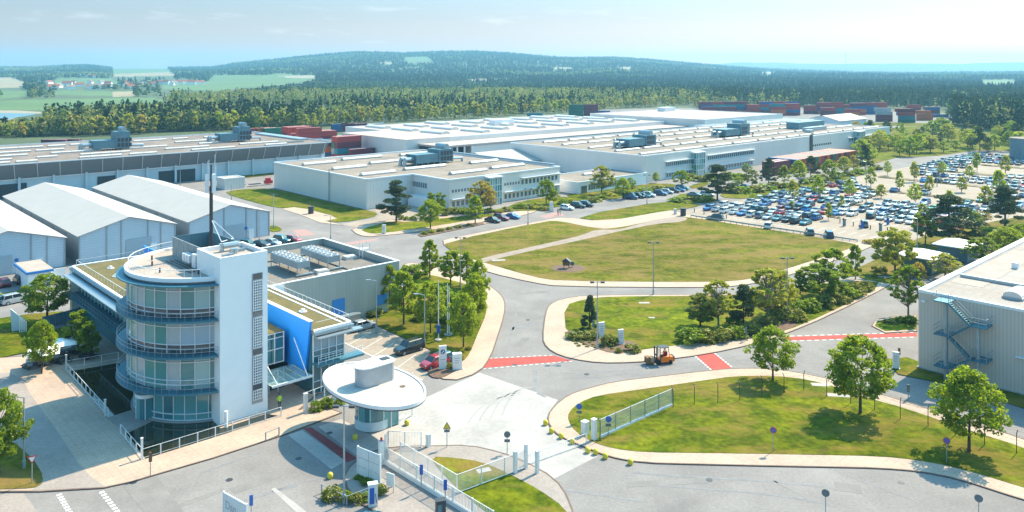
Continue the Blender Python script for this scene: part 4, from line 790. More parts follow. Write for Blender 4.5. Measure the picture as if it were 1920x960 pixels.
for i in range(10): q = i * .8; b.cyl(58 + q * 1.9, 112 + (i % 3), .12, 6.96, 7.3, 6)
b.box(70, 70.15, 112, 125, 7.0, 7.12); b.box(59, 76, 128.5, 128.7, 7.0, 7.15); b.build('roof_vents', M['dark_metal'], r)
b = B(); du = face_u(623, 110.5); dv = face_u(646, 110.5); b.box(du, dv, 110.38, 110.497, 1.4, 3.9); b.build('door', M['bluetrim'], r)
b = B(); b.box(du - .3, dv + 2.2, 109, 110.4, 1.1, 1.35); b.box(du, dv + 2, 109.1, 110.3, 0, 1.1); b.build('steps', M['steel'], r)
b = B(); q = face_u(706, 110.5); b.box(q, q + 2, 110.4, 110.497, 1.5, 3.1); b.build('shutter', M['bluetrim'], r)
b = B(); b.box(76.2, 76.3, 120, 120.1, 6.9, 9.6); b.box(76.2, 76.3, 121, 121.1, 6.9, 9.6); b.box(77.6, 77.7, 120, 120.1, 6.9, 9.6); b.box(77.6, 77.7, 121, 121.1, 6.9, 9.6); b.box(76.2, 77.7, 120, 121.1, 8.5, 8.58); b.build('roof_ladder', M['whitemetal'], r)

# --- office with the round front and the white stair tower
r, B = grp('office_building', 'white office building with round glass front, white stair tower and a blue wall slab', 'building', 40.2, 97.85)
cu, cv = 40.2, 97.85
def ring(r0, r1, z0, z1, n=72, a0=0, a1=2 * math.pi): return B().lathe(cu, cv, [(r0, z0), (r1, z0), (r1, z1), (r0, z1), (r0, z0)], n, 0, a0, a1)
RA0, RA1 = 1.295, 4.988
def drum(rad, z0, z1, n, mats_, pick, inset=.05):
    sets = {}
    for i in range(n):
        t0, t1 = RA0 + (RA1 - RA0) * i / n, RA0 + (RA1 - RA0) * (i + 1) / n; k = pick((t0 + t1) / 2); b = sets.setdefault(k, B())
        p0, p1 = (cu + rad * math.cos(t0), cv + rad * math.sin(t0)), (cu + rad * math.cos(t1), cv + rad * math.sin(t1)); b.quad((*p0, z0), (*p1, z0), (*p1, z1), (*p0, z1))
    return sets
N = 22
for k in range(3):
    z0 = 4.1 + 4 * k; ztop = z0 + 3.75
    s = drum(9.25, z0 + 1.0, ztop - .75, N, None, lambda t: 'blind' if (k == 1 and 4.05 < t < 5.3) else 'rotpane'); s2 = drum(9.25, ztop - .75, ztop, N, None, lambda t: 'blind' if (k == 1 and 4.05 < t < 5.3) else 'rotpane'); s3 = drum(9.25, z0, z0 + 1.0, N, None, lambda t: 'spandrel' if not (k == 0) else 'rotpane')
    fl = None
    for nm_, st_ in (('glass_band', s), ('upper_glass', s2), ('spandrel_glass', s3)):
        for key, b in st_.items():
            o = b.build(nm_ if key != 'blind' else 'blinds', M[key], r if fl is None else fl); fl = fl or o
    b = B()
    for i in range(N + 1): t = RA0 + (RA1 - RA0) * i / N; b.bar((cu + 9.2 * math.cos(t), cv + 9.2 * math.sin(t)), (cu + 9.36 * math.cos(t), cv + 9.36 * math.sin(t)), .07, z0, ztop)
    for zz in (z0 + .5, z0 + 1.0, ztop - .75): b.lathe(cu, cv, [(9.22, zz - .04), (9.34, zz - .04), (9.34, zz + .04), (9.22, zz + .04)], 44, 0, RA0, RA1)
    b.build('mullions', M['whitemetal'], fl)
for k in range(3):
    z_ = 3.92 + 4 * k; a0, a1 = 1.9, 4.40
    o = ring(9.1, 10.5, z_ - .12, z_ + .1, 60, a0, a1).build('balcony', M['balc'], r)
    b = B()
    for i in range(31):
        t = a0 + (a1 - a0) * i / 30; p = (cu + 10.4 * math.cos(t), cv + 10.4 * math.sin(t)); b.tube((*p, z_), (*p, z_ + 1.05), .02, 4); b.tube((cu + 9.4 * math.cos(t), cv + 9.4 * math.sin(t), z_ - .2), (p[0], p[1], z_ - .14), .06, 4)
    for zz in (.6, 1.05): b.lathe(cu, cv, [(10.38, z_ + zz - .02), (10.42, z_ + zz - .02), (10.42, z_ + zz + .02), (10.38, z_ + zz + .02), (10.38, z_ + zz - .02)], 60, 0, a0, a1)
    b.build('railing', M['steel'], o)
b = B()
for i in range(18):
    t0, t1 = 1.9 + i * .15, 1.9 + (i + 1) * .15; p0, p1 = (cu + 8.5 * math.cos(t0), cv + 8.5 * math.sin(t0)), (cu + 8.5 * math.cos(t1), cv + 8.5 * math.sin(t1)); b.quad((*p0, 1.0), (*p1, 1.0), (*p1, 3.8), (*p0, 3.8)); b.quad((*p0, .3), (*p1, .3), (*p1, 1.0), (*p0, 1.0))
gf = b.build('ground_floor_glass', M['rotground'], r); b = B()
for i in range(19): t = 1.9 + i * .15; b.bar((cu + 8.45 * math.cos(t), cv + 8.45 * math.sin(t)), (cu + 8.6 * math.cos(t), cv + 8.6 * math.sin(t)), .08, .2, 3.8)
for zz in (.3, 1.0, 3.7): b.lathe(cu, cv, [(8.47, zz - .05), (8.6, zz - .05), (8.6, zz + .05), (8.47, zz + .05)], 40, 0, 1.9, 4.6)
b.build('mullions', M['whitemetal'], gf)
ring(8.2, 8.9, .05, .28, 48, 1.9, 4.5).build('plinth', M['concrete'], r)
ring(8.9, 10.5, 15.78, 15.92, 60, 1.3, 4.41).build('roof_overhang', M['balc'], r)
o = B().lathe(cu, cv, [(9.25, 15.85), (9.25, 16.2), (9.4, 16.2)], 60, 0, RA0, RA1).build('eaves_band', M['spandrel'], r)
b = B().lathe(cu, cv, [(9.42, 16.15), (9.62, 16.15), (9.62, 16.62), (9.3, 16.62), (9.3, 16.3)], 60, 0, RA0, 4.45); b.bar((42.75, 94.2), (42.75, 106.8), .3, 4, 16.6); b.build('parapet', M['white'], r)
b = B(); b.prism([(cu + 9.35 * math.cos(RA0 + (RA1 - RA0) * i / 60), cv + 9.35 * math.sin(RA0 + (RA1 - RA0) * i / 60)) for i in range(61)], 15.9, 16.35); b.build('round_roof', M['roofgravel'], r)
b = B()
for i in range(33):
    t = 1.35 + i * 3.05 / 32; p = (cu + 9.15 * math.cos(t), cv + 9.15 * math.sin(t)); b.tube((*p, 16.3), (*p, 17.45), .022, 4)
b.lathe(cu, cv, [(9.12, 17.42), (9.19, 17.42), (9.19, 17.48), (9.12, 17.48), (9.12, 17.42)], 60, 0, 1.35, 4.4); b.build('roof_railing', M['whitemetal'], r)
# stair tower
tu0, tu1, tv0, tv1 = 37.1, 42.75, 87.6, 94.2
b = B(); b.box(tu0, tu1, tv0, tv1, 0, 18.3); b.box(tu0, tu1, tv0, tv0 + .3, 18.3, 18.9); b.box(tu0, tu1, tv1 - .3, tv1, 18.3, 18.9); b.box(tu0, tu0 + .3, tv0 + .3, tv1 - .3, 18.3, 18.9); b.box(tu1 - .3, tu1, tv0 + .3, tv1 - .3, 18.3, 18.9); tw = b.build('tower', M['white'], r)
b = B(); b.box(tu0 + .3, tu1 - .3, tv0 + .3, tv1 - .3, 18.3, 18.4); b.build('tower_roof', M['roofgravel'], tw)
wu0, wu1 = face_u(472.5, tv0), face_u(492.5, tv0); b = B(); b.box(wu0, wu1, tv0 - .05, tv0 - .002, 1.5, 16.5); b.build('window_frame', M['grey_metal'], tw)
zy = lambda y: zat(420 + y / 1.777, wu0, tv0)
for y0, y1, k in ((167, 187, 0), (192, 290, 1), (294, 310, 0), (316, 415, 1), (420, 438, 0), (443, 535, 1), (538, 555, 0), (558, 588, 1)):
    b = B(); za, zb = zy(y1), zy(y0)
    if k == 0: b.box(wu0 + .12, wu1 - .12, tv0 - .09, tv0 - .05, za, zb); b.build('window', M['spandrel'], tw)
    else:
        b.box(wu0 + .12, wu1 - .12, tv0 - .08, tv0 - .05, za, zb, 0); n = max(2, int((zb - za) / .3))
        for i in range(n + 1): zz = za + (zb - za) * i / n; b.box(wu0 + .1, wu1 - .1, tv0 - .13, tv0 - .08, zz - .045, zz + .045, 1)
        for i in range(5): x_ = wu0 + .12 + (wu1 - wu0 - .24) * i / 4; b.box(x_ - .05, x_ + .05, tv0 - .135, tv0 - .08, za, zb, 1)
        b.build('glass_block_panel', [M['spandrel'], M['whitemetal']], tw)
b = B(); b.box(tu0 - .15, tu1 + .15, tv0 - .15, tv0 - .003, 0, .35); b.build('tower_plinth', M['concrete'], tw)
b = B(); b.box(39.9, 41.7, 91.3, 91.6, 18.4, 18.75); b.cyl(40.2, 91.0, .45, 18.4, 19.0, 10); b.tube((39.5, 92.6, 19.1), (41.4, 92.6, 19.1), .35, 8); b.cyl(39.4, 92.6, .3, 18.4, 19.4, 8); b.box(38.2, 39.6, 89.6, 90.0, 18.4, 18.75); b.build('roof_ventilators', M['steel'], tw)
# plant screens on the round roof
b = B(); b.bar((37.9, 94.2), (37.9, 104), .12, 16.35, 18.7); o = b.build('plant_screen', add_lines(mat('screen_louvres', (.34, .38, .40), .6, .2), 1, .8, .6, .08), r)
b = B(); b.bar((37.9, 104), (42.7, 104), .12, 16.35, 18.7); b.bar((42.7, 104), (42.7, 94.3), .12, 16.35, 18.7); b.build('plant_screen', M['hvac'], r)
b = B(); b.box(37.0, 37.7, 94.4, 95.5, 16.35, 18.1); 
for i in range(3): b.box(36.8, 37.5, 95.8 + i * .8, 96.4 + i * .8, 16.9, 17.8)
b.build('air_conditioners', M['whitemetal'], r)
b = B(); b.box(39, 41.5, 96, 99, 16.36, 16.9, 0); b.build('orange_cover', mat('orange_cover', (.5, .15, .05), .7), r)
b = B()
for i in range(3): b.tube((36 + i * .5, 93.2, 16.45), (36 + i * .5, 101, 16.45), .06, 5)
for x_, y_ in ((34, 100), (33.5, 96), (36.5, 92.2), (35, 103)): b.cyl(x_, y_, .1, 16.3, 16.9, 6)
b.build('roof_pipes', M['dark_metal'], r)
# antenna mast
mx, my = UV(*G(396, 470, 17)); b = B(); b.cyl(mx, my, .22, 16.35, 25.2, 10); b.cyl(mx, my, .12, 25.2, 27.9, 8)
ma = b.build('antenna_mast', M['dark_metal'], r); b = B()
for dx, dy in ((-.55, 0), (.5, .35), (.1, -.55)): b.box(mx + dx - .2, mx + dx + .2, my + dy - .15, my + dy + .15, 24.4, 26.7)
b.build('antenna_panel', M['whitemetal'], ma); b = B()
for dx, dy, L in ((-.5, -.5, 28.6), (.4, -.2, 29.2), (.9, .7, 27.8), (-.2, .6, 28.3)): b.tube((mx + dx, my + dy, 25), (mx + dx, my + dy, L), .04, 4)
b.tube((mx, my, 21), (mx + 2.2, my - 1.6, 18.5), .06, 5); b.tube((mx, my, 21), (mx + .2, my - 2.6, 18.5), .06, 5); b.tube((mx + .2, my - 2.6, 18.5), (mx + 2.2, my - 1.6, 18.5), .05, 5); b.build('whip_antennas', M['whitemetal'], ma)
# main block with planted roof
PB = [(43.2, 88.2), (53.8, 88.2), (53.8, 143.5), (36.6, 143.5), (36.6, 106.5), (43.2, 100)]
b = B(); b.prism([(49.0, 88.6), (53.4, 88.6), (53.4, 143.2), (37.4, 143.2), (37.4, 106.9), (43.6, 101.4), (49.0, 101.4)], 0, 7.5); b.build('core_wall', M['curtain'], r)
b = B(); b.prism([(48.97, 87.6), (54.4, 87.6), (54.4, 144), (36.0, 144), (36.0, 106.0), (42.9, 99.6), (42.9, 101), (48.97, 101)], 7.5, 7.85); b.build('roof_slab', M['steel'], r)
b = B(); b.prism([(48.9, 88.2), (53.9, 88.2), (53.9, 143.4), (36.6, 143.4), (36.6, 106.6), (42.9, 100.6), (43.0, 101.2), (48.97, 101.2)], 7.85, 8.0); b.build('planted_roof', M['greenroof'], r)
b = B()
for a_, c_ in (((49.0, 88.0), (54.1, 88.0)), ((54.1, 88.15), (54.1, 143.6)), ((36.4, 106.5), (36.4, 143.6)), ((36.5, 143.7), (54.2, 143.7))): b.bar(a_, c_, .4, 7.85, 8.12)
b.bar((53.2, 88.6), (53.2, 143), .25, 8.0, 8.06); b.build('roof_edge', M['white'], r)
b = B()
for i in range(46): v_ = 88.2 + i * 1.2; b.tube((54.0, v_, 8.1), (54.0, v_, 8.95), .022, 4)
b.tube((54, 88.2, 8.95), (54, 142.2, 8.95), .03, 4); b.tube((49.4, 88.2, 8.95), (54, 88.2, 8.95), .03, 4)
for i in range(26): v_ = 107 + i * 1.45; b.tube((36.9, v_, 8.1), (36.9, v_, 9.0), .022, 4)
b.tube((36.9, 107, 9.0), (36.9, 143.4, 9.0), .035, 4)
for i in range(16): u_ = 36.9 + i * 1.1; b.tube((u_, 143.4, 8.1), (u_, 143.4, 9.0), .022, 4)
b.tube((36.9, 143.4, 9), (53.9, 143.4, 9), .035, 4); b.build('roof_railing', M['whitemetal'], r)
for x_, y_ in ((40.5, 138), (39.5, 132), (42, 126), (39.2, 120), (40.2, 114), (51.5, 108), (51.8, 96)): B().cyl(x_, y_, .55, 8.0, 8.12, 10).cyl(x_, y_, .25, 8.12, 8.4, 8).build('roof_outlet', M['whitemetal'], r)
# right-hand front of the block
def panegrid(b, fn, a, c, n, zs, g=.04):
    for i in range(n):
        for z0, z1 in zip(zs, zs[1:]):
            x0, x1 = a + (c - a) * i / n + g, a + (c - a) * (i + 1) / n - g; b.quad(fn(x0, z0 + g), fn(x1, z0 + g), fn(x1, z1 - g), fn(x0, z1 - g))
b = B(); panegrid(b, lambda x, z: (x, 88.5, z), 49.1, 53.4, 4, [5.4, 7.2]); w1 = b.build('blinds', M['blind'], r)
b = B(); panegrid(b, lambda x, z: (x, 88.5, z), 49.1, 53.4, 4, [4.3, 4.7, 5.4]); panegrid(b, lambda x, z: (x, 88.5, z), 49.1, 53.4, 4, [.4, 1.6, 3.6]); b.build('front_glass', M['curtain'], r)
b = B()
for i in range(5): x_ = 49.1 + 1.075 * i; b.box(x_ - .05, x_ + .05, 88.35, 88.5, .2, 7.5)
for zz in (1.6, 4.7, 5.4, 7.2): b.box(49.1, 53.4, 88.36, 88.5, zz - .04, zz + .04)
b.build('front_mullions', M['whitemetal'], r)
b = B(); b.box(49.0, 55.5, 87.0, 88.5, 3.75, 4.0); o = b.build('balcony', M['balc'], r); b = B()
for i in range(7): b.tube((49.1 + i, 87.1, 4), (49.1 + i, 87.1, 5), .025, 4)
for zz in (4.35, 4.7, 5): b.tube((49.05, 87.1, zz), (55.4, 87.1, zz), .03, 4)
b.build('railing', M['whitemetal'], o)
b = B(); b.box(49.1, 55.3, 86.9, 88.0, 7.15, 7.3); b.build('sunshade', M['steel'], r)
# glazed link and entrance
b = B(); panegrid(b, lambda x, z: (x, 93.4, z), 42.8, 47.7, 3, [3.3, 5.0, 6.4, 7.0]); panegrid(b, lambda x, z: (x, 93.0, z), 42.8, 47.6, 4, [.1, 2.8]); b.build('link_glass', M['curtain'], r)
b = B()
for i in range(5): x_ = 42.8 + 1.225 * i; b.box(x_ - .04, x_ + .04, 93.25, 93.4, 3.2, 7.0)
for zz in (3.3, 5.0, 6.4, 7.0): b.box(42.8, 47.75, 93.26, 93.4, zz - .04, zz + .04)
for x_ in (43.1, 44.2, 45.2, 46.4): b.box(x_ - .06, x_ + .06, 92.2, 92.35, 0, 2.7)
b.box(43, 46.5, 92.2, 92.35, 2.6, 2.75); b.build('link_frame', M['whitemetal'], r)
b = B(); b.box(42.8, 47.7, 93.3, 101.3, 7.0, 7.12); b.build('link_roof', M['greenroof'], r)
b = B(); b.add([(x, v_, z) for x in (48.65, 48.95) for v_, z in ((88.4, 9.1), (102, 9.1), (102, 2.2), (96.5, 3.0), (89.9, 1.5))], [(0, 1, 2, 3, 4), (9, 8, 7, 6, 5), (0, 4, 9, 5), (0, 5, 6, 1), (4, 3, 8, 9), (3, 2, 7, 8), (1, 6, 7, 2)]); b.build('blue_wall_slab', M['blue'], r)
b = B(); b.box(48.55, 49.05, 88.35, 102, 9.1, 9.2); b.build('slab_coping', M['white'], r)
b = B(); b.box(43.2, 48.3, 87.2, 92.2, 3.0, 3.05); cg = b.build('entrance_canopy', M['clearglass'], r); b = B()
for i in range(6): b.box(43.2 + i, 43.3 + i, 87.1, 92.2, 2.9, 3.0)
b.box(43.1, 48.4, 87.05, 87.2, 2.85, 3.1); b.tube((43.4, 91.8, 6.4), (43.9, 87.4, 3), .05, 5); b.tube((48.3, 91.8, 6.4), (47.8, 87.4, 3), .05, 5); b.build('canopy_frame', M['whitemetal'], cg)
# left side: upper gallery
b = B(); panegrid(b, lambda x, z: (36.9, x, z), 107.5, 142, 20, [4.4, 5.2, 7.0]); b.build('gallery_glass', M['rotground'], r)
b = B()
for i in range(21): v_ = 107.5 + i * 1.725; b.box(36.8, 36.9, v_ - .04, v_ + .04, 4.2, 7.2)
b.box(36.8, 36.9, 107.5, 142, 5.16, 5.24); b.build('gallery_mullions', M['whitemetal'], r)
b = B(); b.box(35.0, 37.3, 107.5, 142.5, 3.8, 4.1); o = b.build('balcony', M['balc'], r); b = B()
for i in range(24): b.tube((35.1, 107.6 + i * 1.5, 4.1), (35.1, 107.6 + i * 1.5, 5.1), .025, 4)
for zz in (4.6, 5.1): b.tube((35.1, 107.6, zz), (35.1, 142.3, zz), .03, 4)
b.build('railing', M['steel'], o)
b = B(); b.box(34.6, 36.3, 113, 142, 7.1, 7.25); b.build('sunshade', M['steel'], r)
b = B(); b.box(36.0, 38.3, 142.4, 143.6, 0, 7.5); b.build('end_pier', M['white'], r)
b = B(); b.bar((36.9, 105.5), (36.9, 108.2), .5, 0, 7.4); b.build('white_pier', M['white'], r)
b = B(); b.box(37.0, 37.35, 108, 142.3, 0, 3.8); b.build('lower_wall', M['curtain'], r)
b = B(); b.bar((46.6, 134), (46.6, 141), .3, 8, 10.3); b.build('blue_upstand', M['blue'], r)
# revolving door
rx, ry = UV(*G(277, 781)); b = B(); b.cyl(rx, ry, 1.35, 2.55, 2.95, 20); rd = b.build('revolving_door', M['white'], r); b = B()
for i in range(12):
    t0, t1 = i * math.pi / 6, (i + 1) * math.pi / 6; b.quad((rx + 1.25 * math.cos(t0), ry + 1.25 * math.sin(t0), .15), (rx + 1.25 * math.cos(t1), ry + 1.25 * math.sin(t1), .15), (rx + 1.25 * math.cos(t1), ry + 1.25 * math.sin(t1), 2.55), (rx + 1.25 * math.cos(t0), ry + 1.25 * math.sin(t0), 2.55))
b.build('door_glass', M['rotground'], rd); b = B()
for i in range(6): t = i * math.pi / 3; b.cyl(rx + 1.28 * math.cos(t), ry + 1.28 * math.sin(t), .06, .12, 2.6, 6)
b.build('door_posts', M['whitemetal'], rd)
b = B(); q = UV(*G(424, 803)); b.cyl(*q, .18, 0, 1.9, 10); b.build('vent_pipe', M['white'], r)

# --- gatehouse with the oval roof
gu, gv = 48.8, 74.7; r, B = grp('gatehouse', 'glass gatehouse under a large white oval roof disc', 'gatehouse', gu, gv)
def ell(a_, b_, n=64, cu_=None, cv_=None): return [((gu if cu_ is None else cu_) + b_ * math.cos(2 * math.pi * i / n), (gv if cv_ is None else cv_) + a_ * math.sin(2 * math.pi * i / n)) for i in range(n)]
b = B(); b.prism(ell(7.4, 4.4), 5.2, 5.48); disc = b.build('roof_disc', add_lines(mat('disc_roof', (.47, .45, .435), .85, scale=.35, col2=(.36, .32, .285), detail=9, fine=.05, fscale=2), 1, 1.6, .93, .05), r)
b = B(); b.prism(ell(7.52, 4.52), 5.08, 5.2); b.prism(ell(6.9, 4.0), 5.0, 5.08); b.build('disc_rim', M['dark_metal'], disc)
b = B(); E1, E2 = ell(7.52, 4.52), ell(7.3, 4.3); n = 64
b.add([(*p, 5.2) for p in E1] + [(*p, 5.58) for p in E1] + [(*p, 5.58) for p in E2] + [(*p, 5.48) for p in E2], [(i, (i + 1) % n, n + (i + 1) % n, n + i) for i in range(n)] + [(n + i, n + (i + 1) % n, 2 * n + (i + 1) % n, 2 * n + i) for i in range(n)] + [(2 * n + i, 2 * n + (i + 1) % n, 3 * n + (i + 1) % n, 3 * n + i) for i in range(n)]); b.build('disc_kerb', M['whitemetal'], disc)
b = B(); bu, bv = UV(*G(698, 716, 5.5)); cap = lambda e, z0, z1, b: b.prism([(bu - .9 + (1.15 + e) * math.cos(math.pi / 2 + math.pi * i / 12), bv + (1.15 + e) * math.sin(math.pi / 2 + math.pi * i / 12)) for i in range(13)] + [(bu + 1.9, bv - 1.15 - e), (bu + 2.4 + e, bv - .75), (bu + 2.4 + e, bv + .75), (bu + 1.9, bv + 1.15 + e)], z0, z1)
cap(0, 5.48, 7.5, b); o = b.build('roof_housing', M['grey_metal'], disc); b = B(); cap(.15, 7.5, 7.62, b); b.build('housing_cap', M['whitemetal'], o); b = B(); b.box(bu + 1.2, bu + 2.2, bv - .3, bv + .5, 7.62, 7.7); b.build('hatch', M['dark_metal'], o)
sc_ = UV(*G(716, 719, 5.5)); b = B(); b.cyl(sc_[0] + 1.2, sc_[1] - 2.2, .35, 5.481, 5.5, 10); b.build('roof_drain', M['mulch'], disc)
ku, kv = UV(*G(697, 808)); ku += .9; kv += 1.2
b = B(); b.cyl(ku, kv, 1.75, 2.7, 5.0, 28); b.build('neck', M['whitemetal'], r)
b = B(); 
for i in range(14):
    t0, t1 = math.pi * .75 + i * math.pi / 12, math.pi * .75 + (i + 1) * math.pi / 12; p0, p1 = (ku + 1.9 * math.cos(t0), kv + 1.9 * math.sin(t0)), (ku + 1.9 * math.cos(t1), kv + 1.9 * math.sin(t1)); b.quad((*p0, 1.1), (*p1, 1.1), (*p1, 2.7), (*p0, 2.7))
for j in range(2): b.quad((ku + .2 + j * 1.0, kv - 1.85, .1), (ku + 1.15 + j * 1.0, kv - 1.85, .1), (ku + 1.15 + j * 1.0, kv - 1.85, 2.7), (ku + .2 + j * 1.0, kv - 1.85, 2.7))
b.box(ku + 2.2, ku + 2.25, kv - 1.85, kv + 1.6, .1, 2.7); b.quad((ku - .2, kv + 1.7, 0.1), (ku + 2.2, kv + 1.7, .1), (ku + 2.2, kv + 1.7, 2.7), (ku - .2, kv + 1.7, 2.7)); b.build('booth_glass', M['rotground'], r)
b = B(); b.lathe(ku, kv, [(2.0, .1), (2.0, 1.1), (1.8, 1.1)], 28, 0, math.pi * .7, math.pi * 1.95); b.build('booth_base', M['concwall'], r)
b = B()
for j in range(3): b.box(ku + .15 + j, ku + .25 + j, kv - 1.93, kv - 1.82, 0, 2.75)
b.box(ku, ku + 2.3, kv - 1.95, kv - 1.8, 2.65, 2.8); b.lathe(ku, kv, [(1.85, 2.65), (1.97, 2.65), (1.97, 2.8), (1.85, 2.8)], 28)
for t in (2.4, 3.2, 4.0, 4.8): b.cyl(ku + 1.93 * math.cos(t), kv + 1.93 * math.sin(t), .05, 1.1, 2.7, 5)
b.cyl(ku + 4.6, kv - 1.2, .09, 0, 5, 8); b.cyl(ku + 4.6, kv + 1.4, .09, 0, 5, 8); b.build('booth_frame', M['whitemetal'], r)
b = B(); b.cyl(ku, kv, .5, .1, 5, 12); b.box(ku - 1, ku + .6, kv - .6, kv + .6, .1, .9); b.build('booth_core', M['grey_metal'], r)

# --- right-hand hall with the outside stair
RU, RV, RH = 112.8, 41.2, 10.6
r, B = grp('ribbed_hall', 'ribbed grey hall at the right edge with an outside steel stair', 'building', RU, RV)
b = B(); b.box(RU, 190, -40, RV, .25, RH - .4); b.build('wall', [M['corr']], r)
b = B(); b.box(RU - .2, 190, -40, RV + .2, 0, .25); b.build('plinth', M['concrete'], r)
b = B(); b.box(RU + .3, 189.5, -40, RV - .8, RH - .4, RH - .3); b.build('roof', M['roofstripe'], r)
b = B(); b.box(RU - .05, 190, RV - .8, RV + .05, RH - .4, RH); b.box(RU - .05, RU + .3, -40, RV - .8, RH - .4, RH - .05); b.build('parapet', M['whitemetal'], r)
b = B(); b.box(RU + 1, 190, RV - .55, RV - .2, RH, RH + .12); b.build('gutter_cover', M['steel'], r)
vx = RV - 7.5; b = B(); q1 = UV(*G(1800, 517, 10.5)); b.box(q1[0], q1[0] + .5, -40, q1[1], RH - .3, RH + .15); b.build('roof_upstand', M['steel'], r)
b = B(); b.box(121, 150, 36, 40, RH - .29, RH - .27); b.build('gravel_margin', M['roofgravel'], r)
b = B(); b.add([(132, 33, RH - .28), (150, 26, RH - .28), (190, 22, RH - .28), (190, 23.2, RH - .28), (150, 27.5, RH - .28)], [(0, 1, 2, 3, 4)]); b.build('roof_stain', M['red'], r)
for px_, py_ in ((1902, 559), (1908, 505)): q = UV(*G(px_, py_, RH - .3)); skylight(r, B, q[0] - 1, q[0] + 3, q[1], RH - .3, 1.2) if px_ == 1902 else B().box(q[0], q[0] + .8, q[1], q[1] + .8, RH - .3, RH + .6).build('roof_box', M['whitemetal'], r)
SU = RU - 1.7
def VS(px): return face_v(px, SU)
vl0, vl1, vr0, vr1 = VS(1754), VS(1783), VS(1824), VS(1853)
lev = [(10.2, vl0, vl1), (7.9, vr0, vr1), (5.9, vl0, vl1), (3.6, vr0, vr1), (1.8, vl0, vl1)]
st = None
for z_, a_, c_ in lev:
    b = B(); b.box(SU - .8, RU - .02, a_, c_, z_ - .14, z_); o = b.build('stair_landing', M['balc'], r); b = B()
    for aa, uu in ((a_, SU - .75), (c_, SU - .75), ((a_ + c_) / 2, SU - .75), ((a_ if a_ > vr0 else c_), SU + .4)): b.tube((uu, aa, z_), (uu, aa, z_ + 1.05), .03, 4)
    for zz in (.5, 1.05): b.tube((SU - .75, a_, z_ + zz), (SU - .75, c_, z_ + zz), .03, 4); e_ = a_ if a_ > vr0 + .1 else c_; b.tube((SU - .75, e_, z_ + zz), (RU, e_, z_ + zz), .03, 4)
    b.build('railing', M['steel'], o)
for i in range(4):
    z0_, z1_ = lev[i][0], lev[i + 1][0]; a_, c_ = (vl1, vr0) if i % 2 == 0 else (vr0, vl1); uo = SU - .55 if i % 2 == 0 else SU + .45; b = B()
    for q in (-.4, .4): b.add([(uo + q, a_, z0_ - .25), (uo + q + .05, a_, z0_ - .25), (uo + q + .05, a_, z0_ + .05), (uo + q, a_, z0_ + .05), (uo + q, c_, z1_ - .25), (uo + q + .05, c_, z1_ - .25), (uo + q + .05, c_, z1_ + .05), (uo + q, c_, z1_ + .05)], [(0, 1, 2, 3), (7, 6, 5, 4), (0, 4, 5, 1), (1, 5, 6, 2), (2, 6, 7, 3), (3, 7, 4, 0)])
    for k in range(12): t = (k + .5) / 12; b.box(uo - .38, uo + .42, a_ + (c_ - a_) * t - .11, a_ + (c_ - a_) * t + .11, z0_ + (z1_ - z0_) * t - .03, z0_ + (z1_ - z0_) * t)
    o = b.build('stair_flight', M['balc'], r); b = B()
    for q in (-.42, .42):
        for zz in (.55, 1.05): b.tube((uo + q, a_, z0_ + zz), (uo + q, c_, z1_ + zz), .03, 4)
        for k in range(4): t = k / 3; b.tube((uo + q, a_ + (c_ - a_) * t, z0_ + (z1_ - z0_) * t), (uo + q, a_ + (c_ - a_) * t, z0_ + (z1_ - z0_) * t + 1.05), .025, 4)
    b.build('railing', M['steel'], o)
b = B(); b.tube((SU, (vl0 + vl1 * 2) / 3, 0), (SU, (vl0 + vl1 * 2) / 3, 10.1), .26, 10); b.tube((SU, (vr0 * 2 + vr1) / 3, 0), (SU, (vr0 * 2 + vr1) / 3, 7.8), .26, 10); b.build('stair_column', M['steel'], r)
b = B(); q = face_v(1732, RU); b.box(RU - .2, RU - .003, q - .25, q + .25, 9.0, 9.3); q = face_v(1914, RU); b.box(RU - .5, RU - .003, q - .7, q + .5, 4.6, 4.7); b.build('wall_lamp', M['whitemetal'], r)

# --- small buildings
q = [guv(48, 508, 3.3), guv(140, 493, 3.3)]
r, B = grp('garage_kiosk', 'low white service kiosk with blue roof trim at the left', 'building', q[0][0], q[0][1])
ua, va_ = guv(52, 546); ub = ua + 12
b = B(); b.box(ua, ua + 3.6, va_ - 9.5 + 9.0, va_ + 9, 0, 3.1); b.box(ua + 3.6, 37, va_ + 3, va_ + 9, 0, 3.1); b.build('wall', M['white'], r)
b = B(); b.box(ua - .4, ua + 4, va_ - .8, va_ + 9.3, 3.1, 3.5); b.box(ua + 4, 37.2, va_ + 2.8, va_ + 9.3, 3.1, 3.48); b.build('roof_edge', M['bluetrim'], r)
b = B(); b.box(ua - .2, ua + 4, va_ - .6, va_ + 9.1, 3.5, 3.54); b.box(ua + 4, 37, va_ + 3, va_ + 9.1, 3.5, 3.53); b.build('roof', M['roofgravel'], r)
for i in range(3): b = B(); b.box(ua + 4.4 + i * 3, ua + 6.8 + i * 3, va_ + 2.85, va_ + 2.99, 0, 2.6); b.build('door', M['whitemetal'], r)
r, B = hall('tool_shed', 'small grey flat-roofed shed between the long hall and the tents', 111, 118, 258.5, 265, 3.8, 'roofwhite', par=.2)
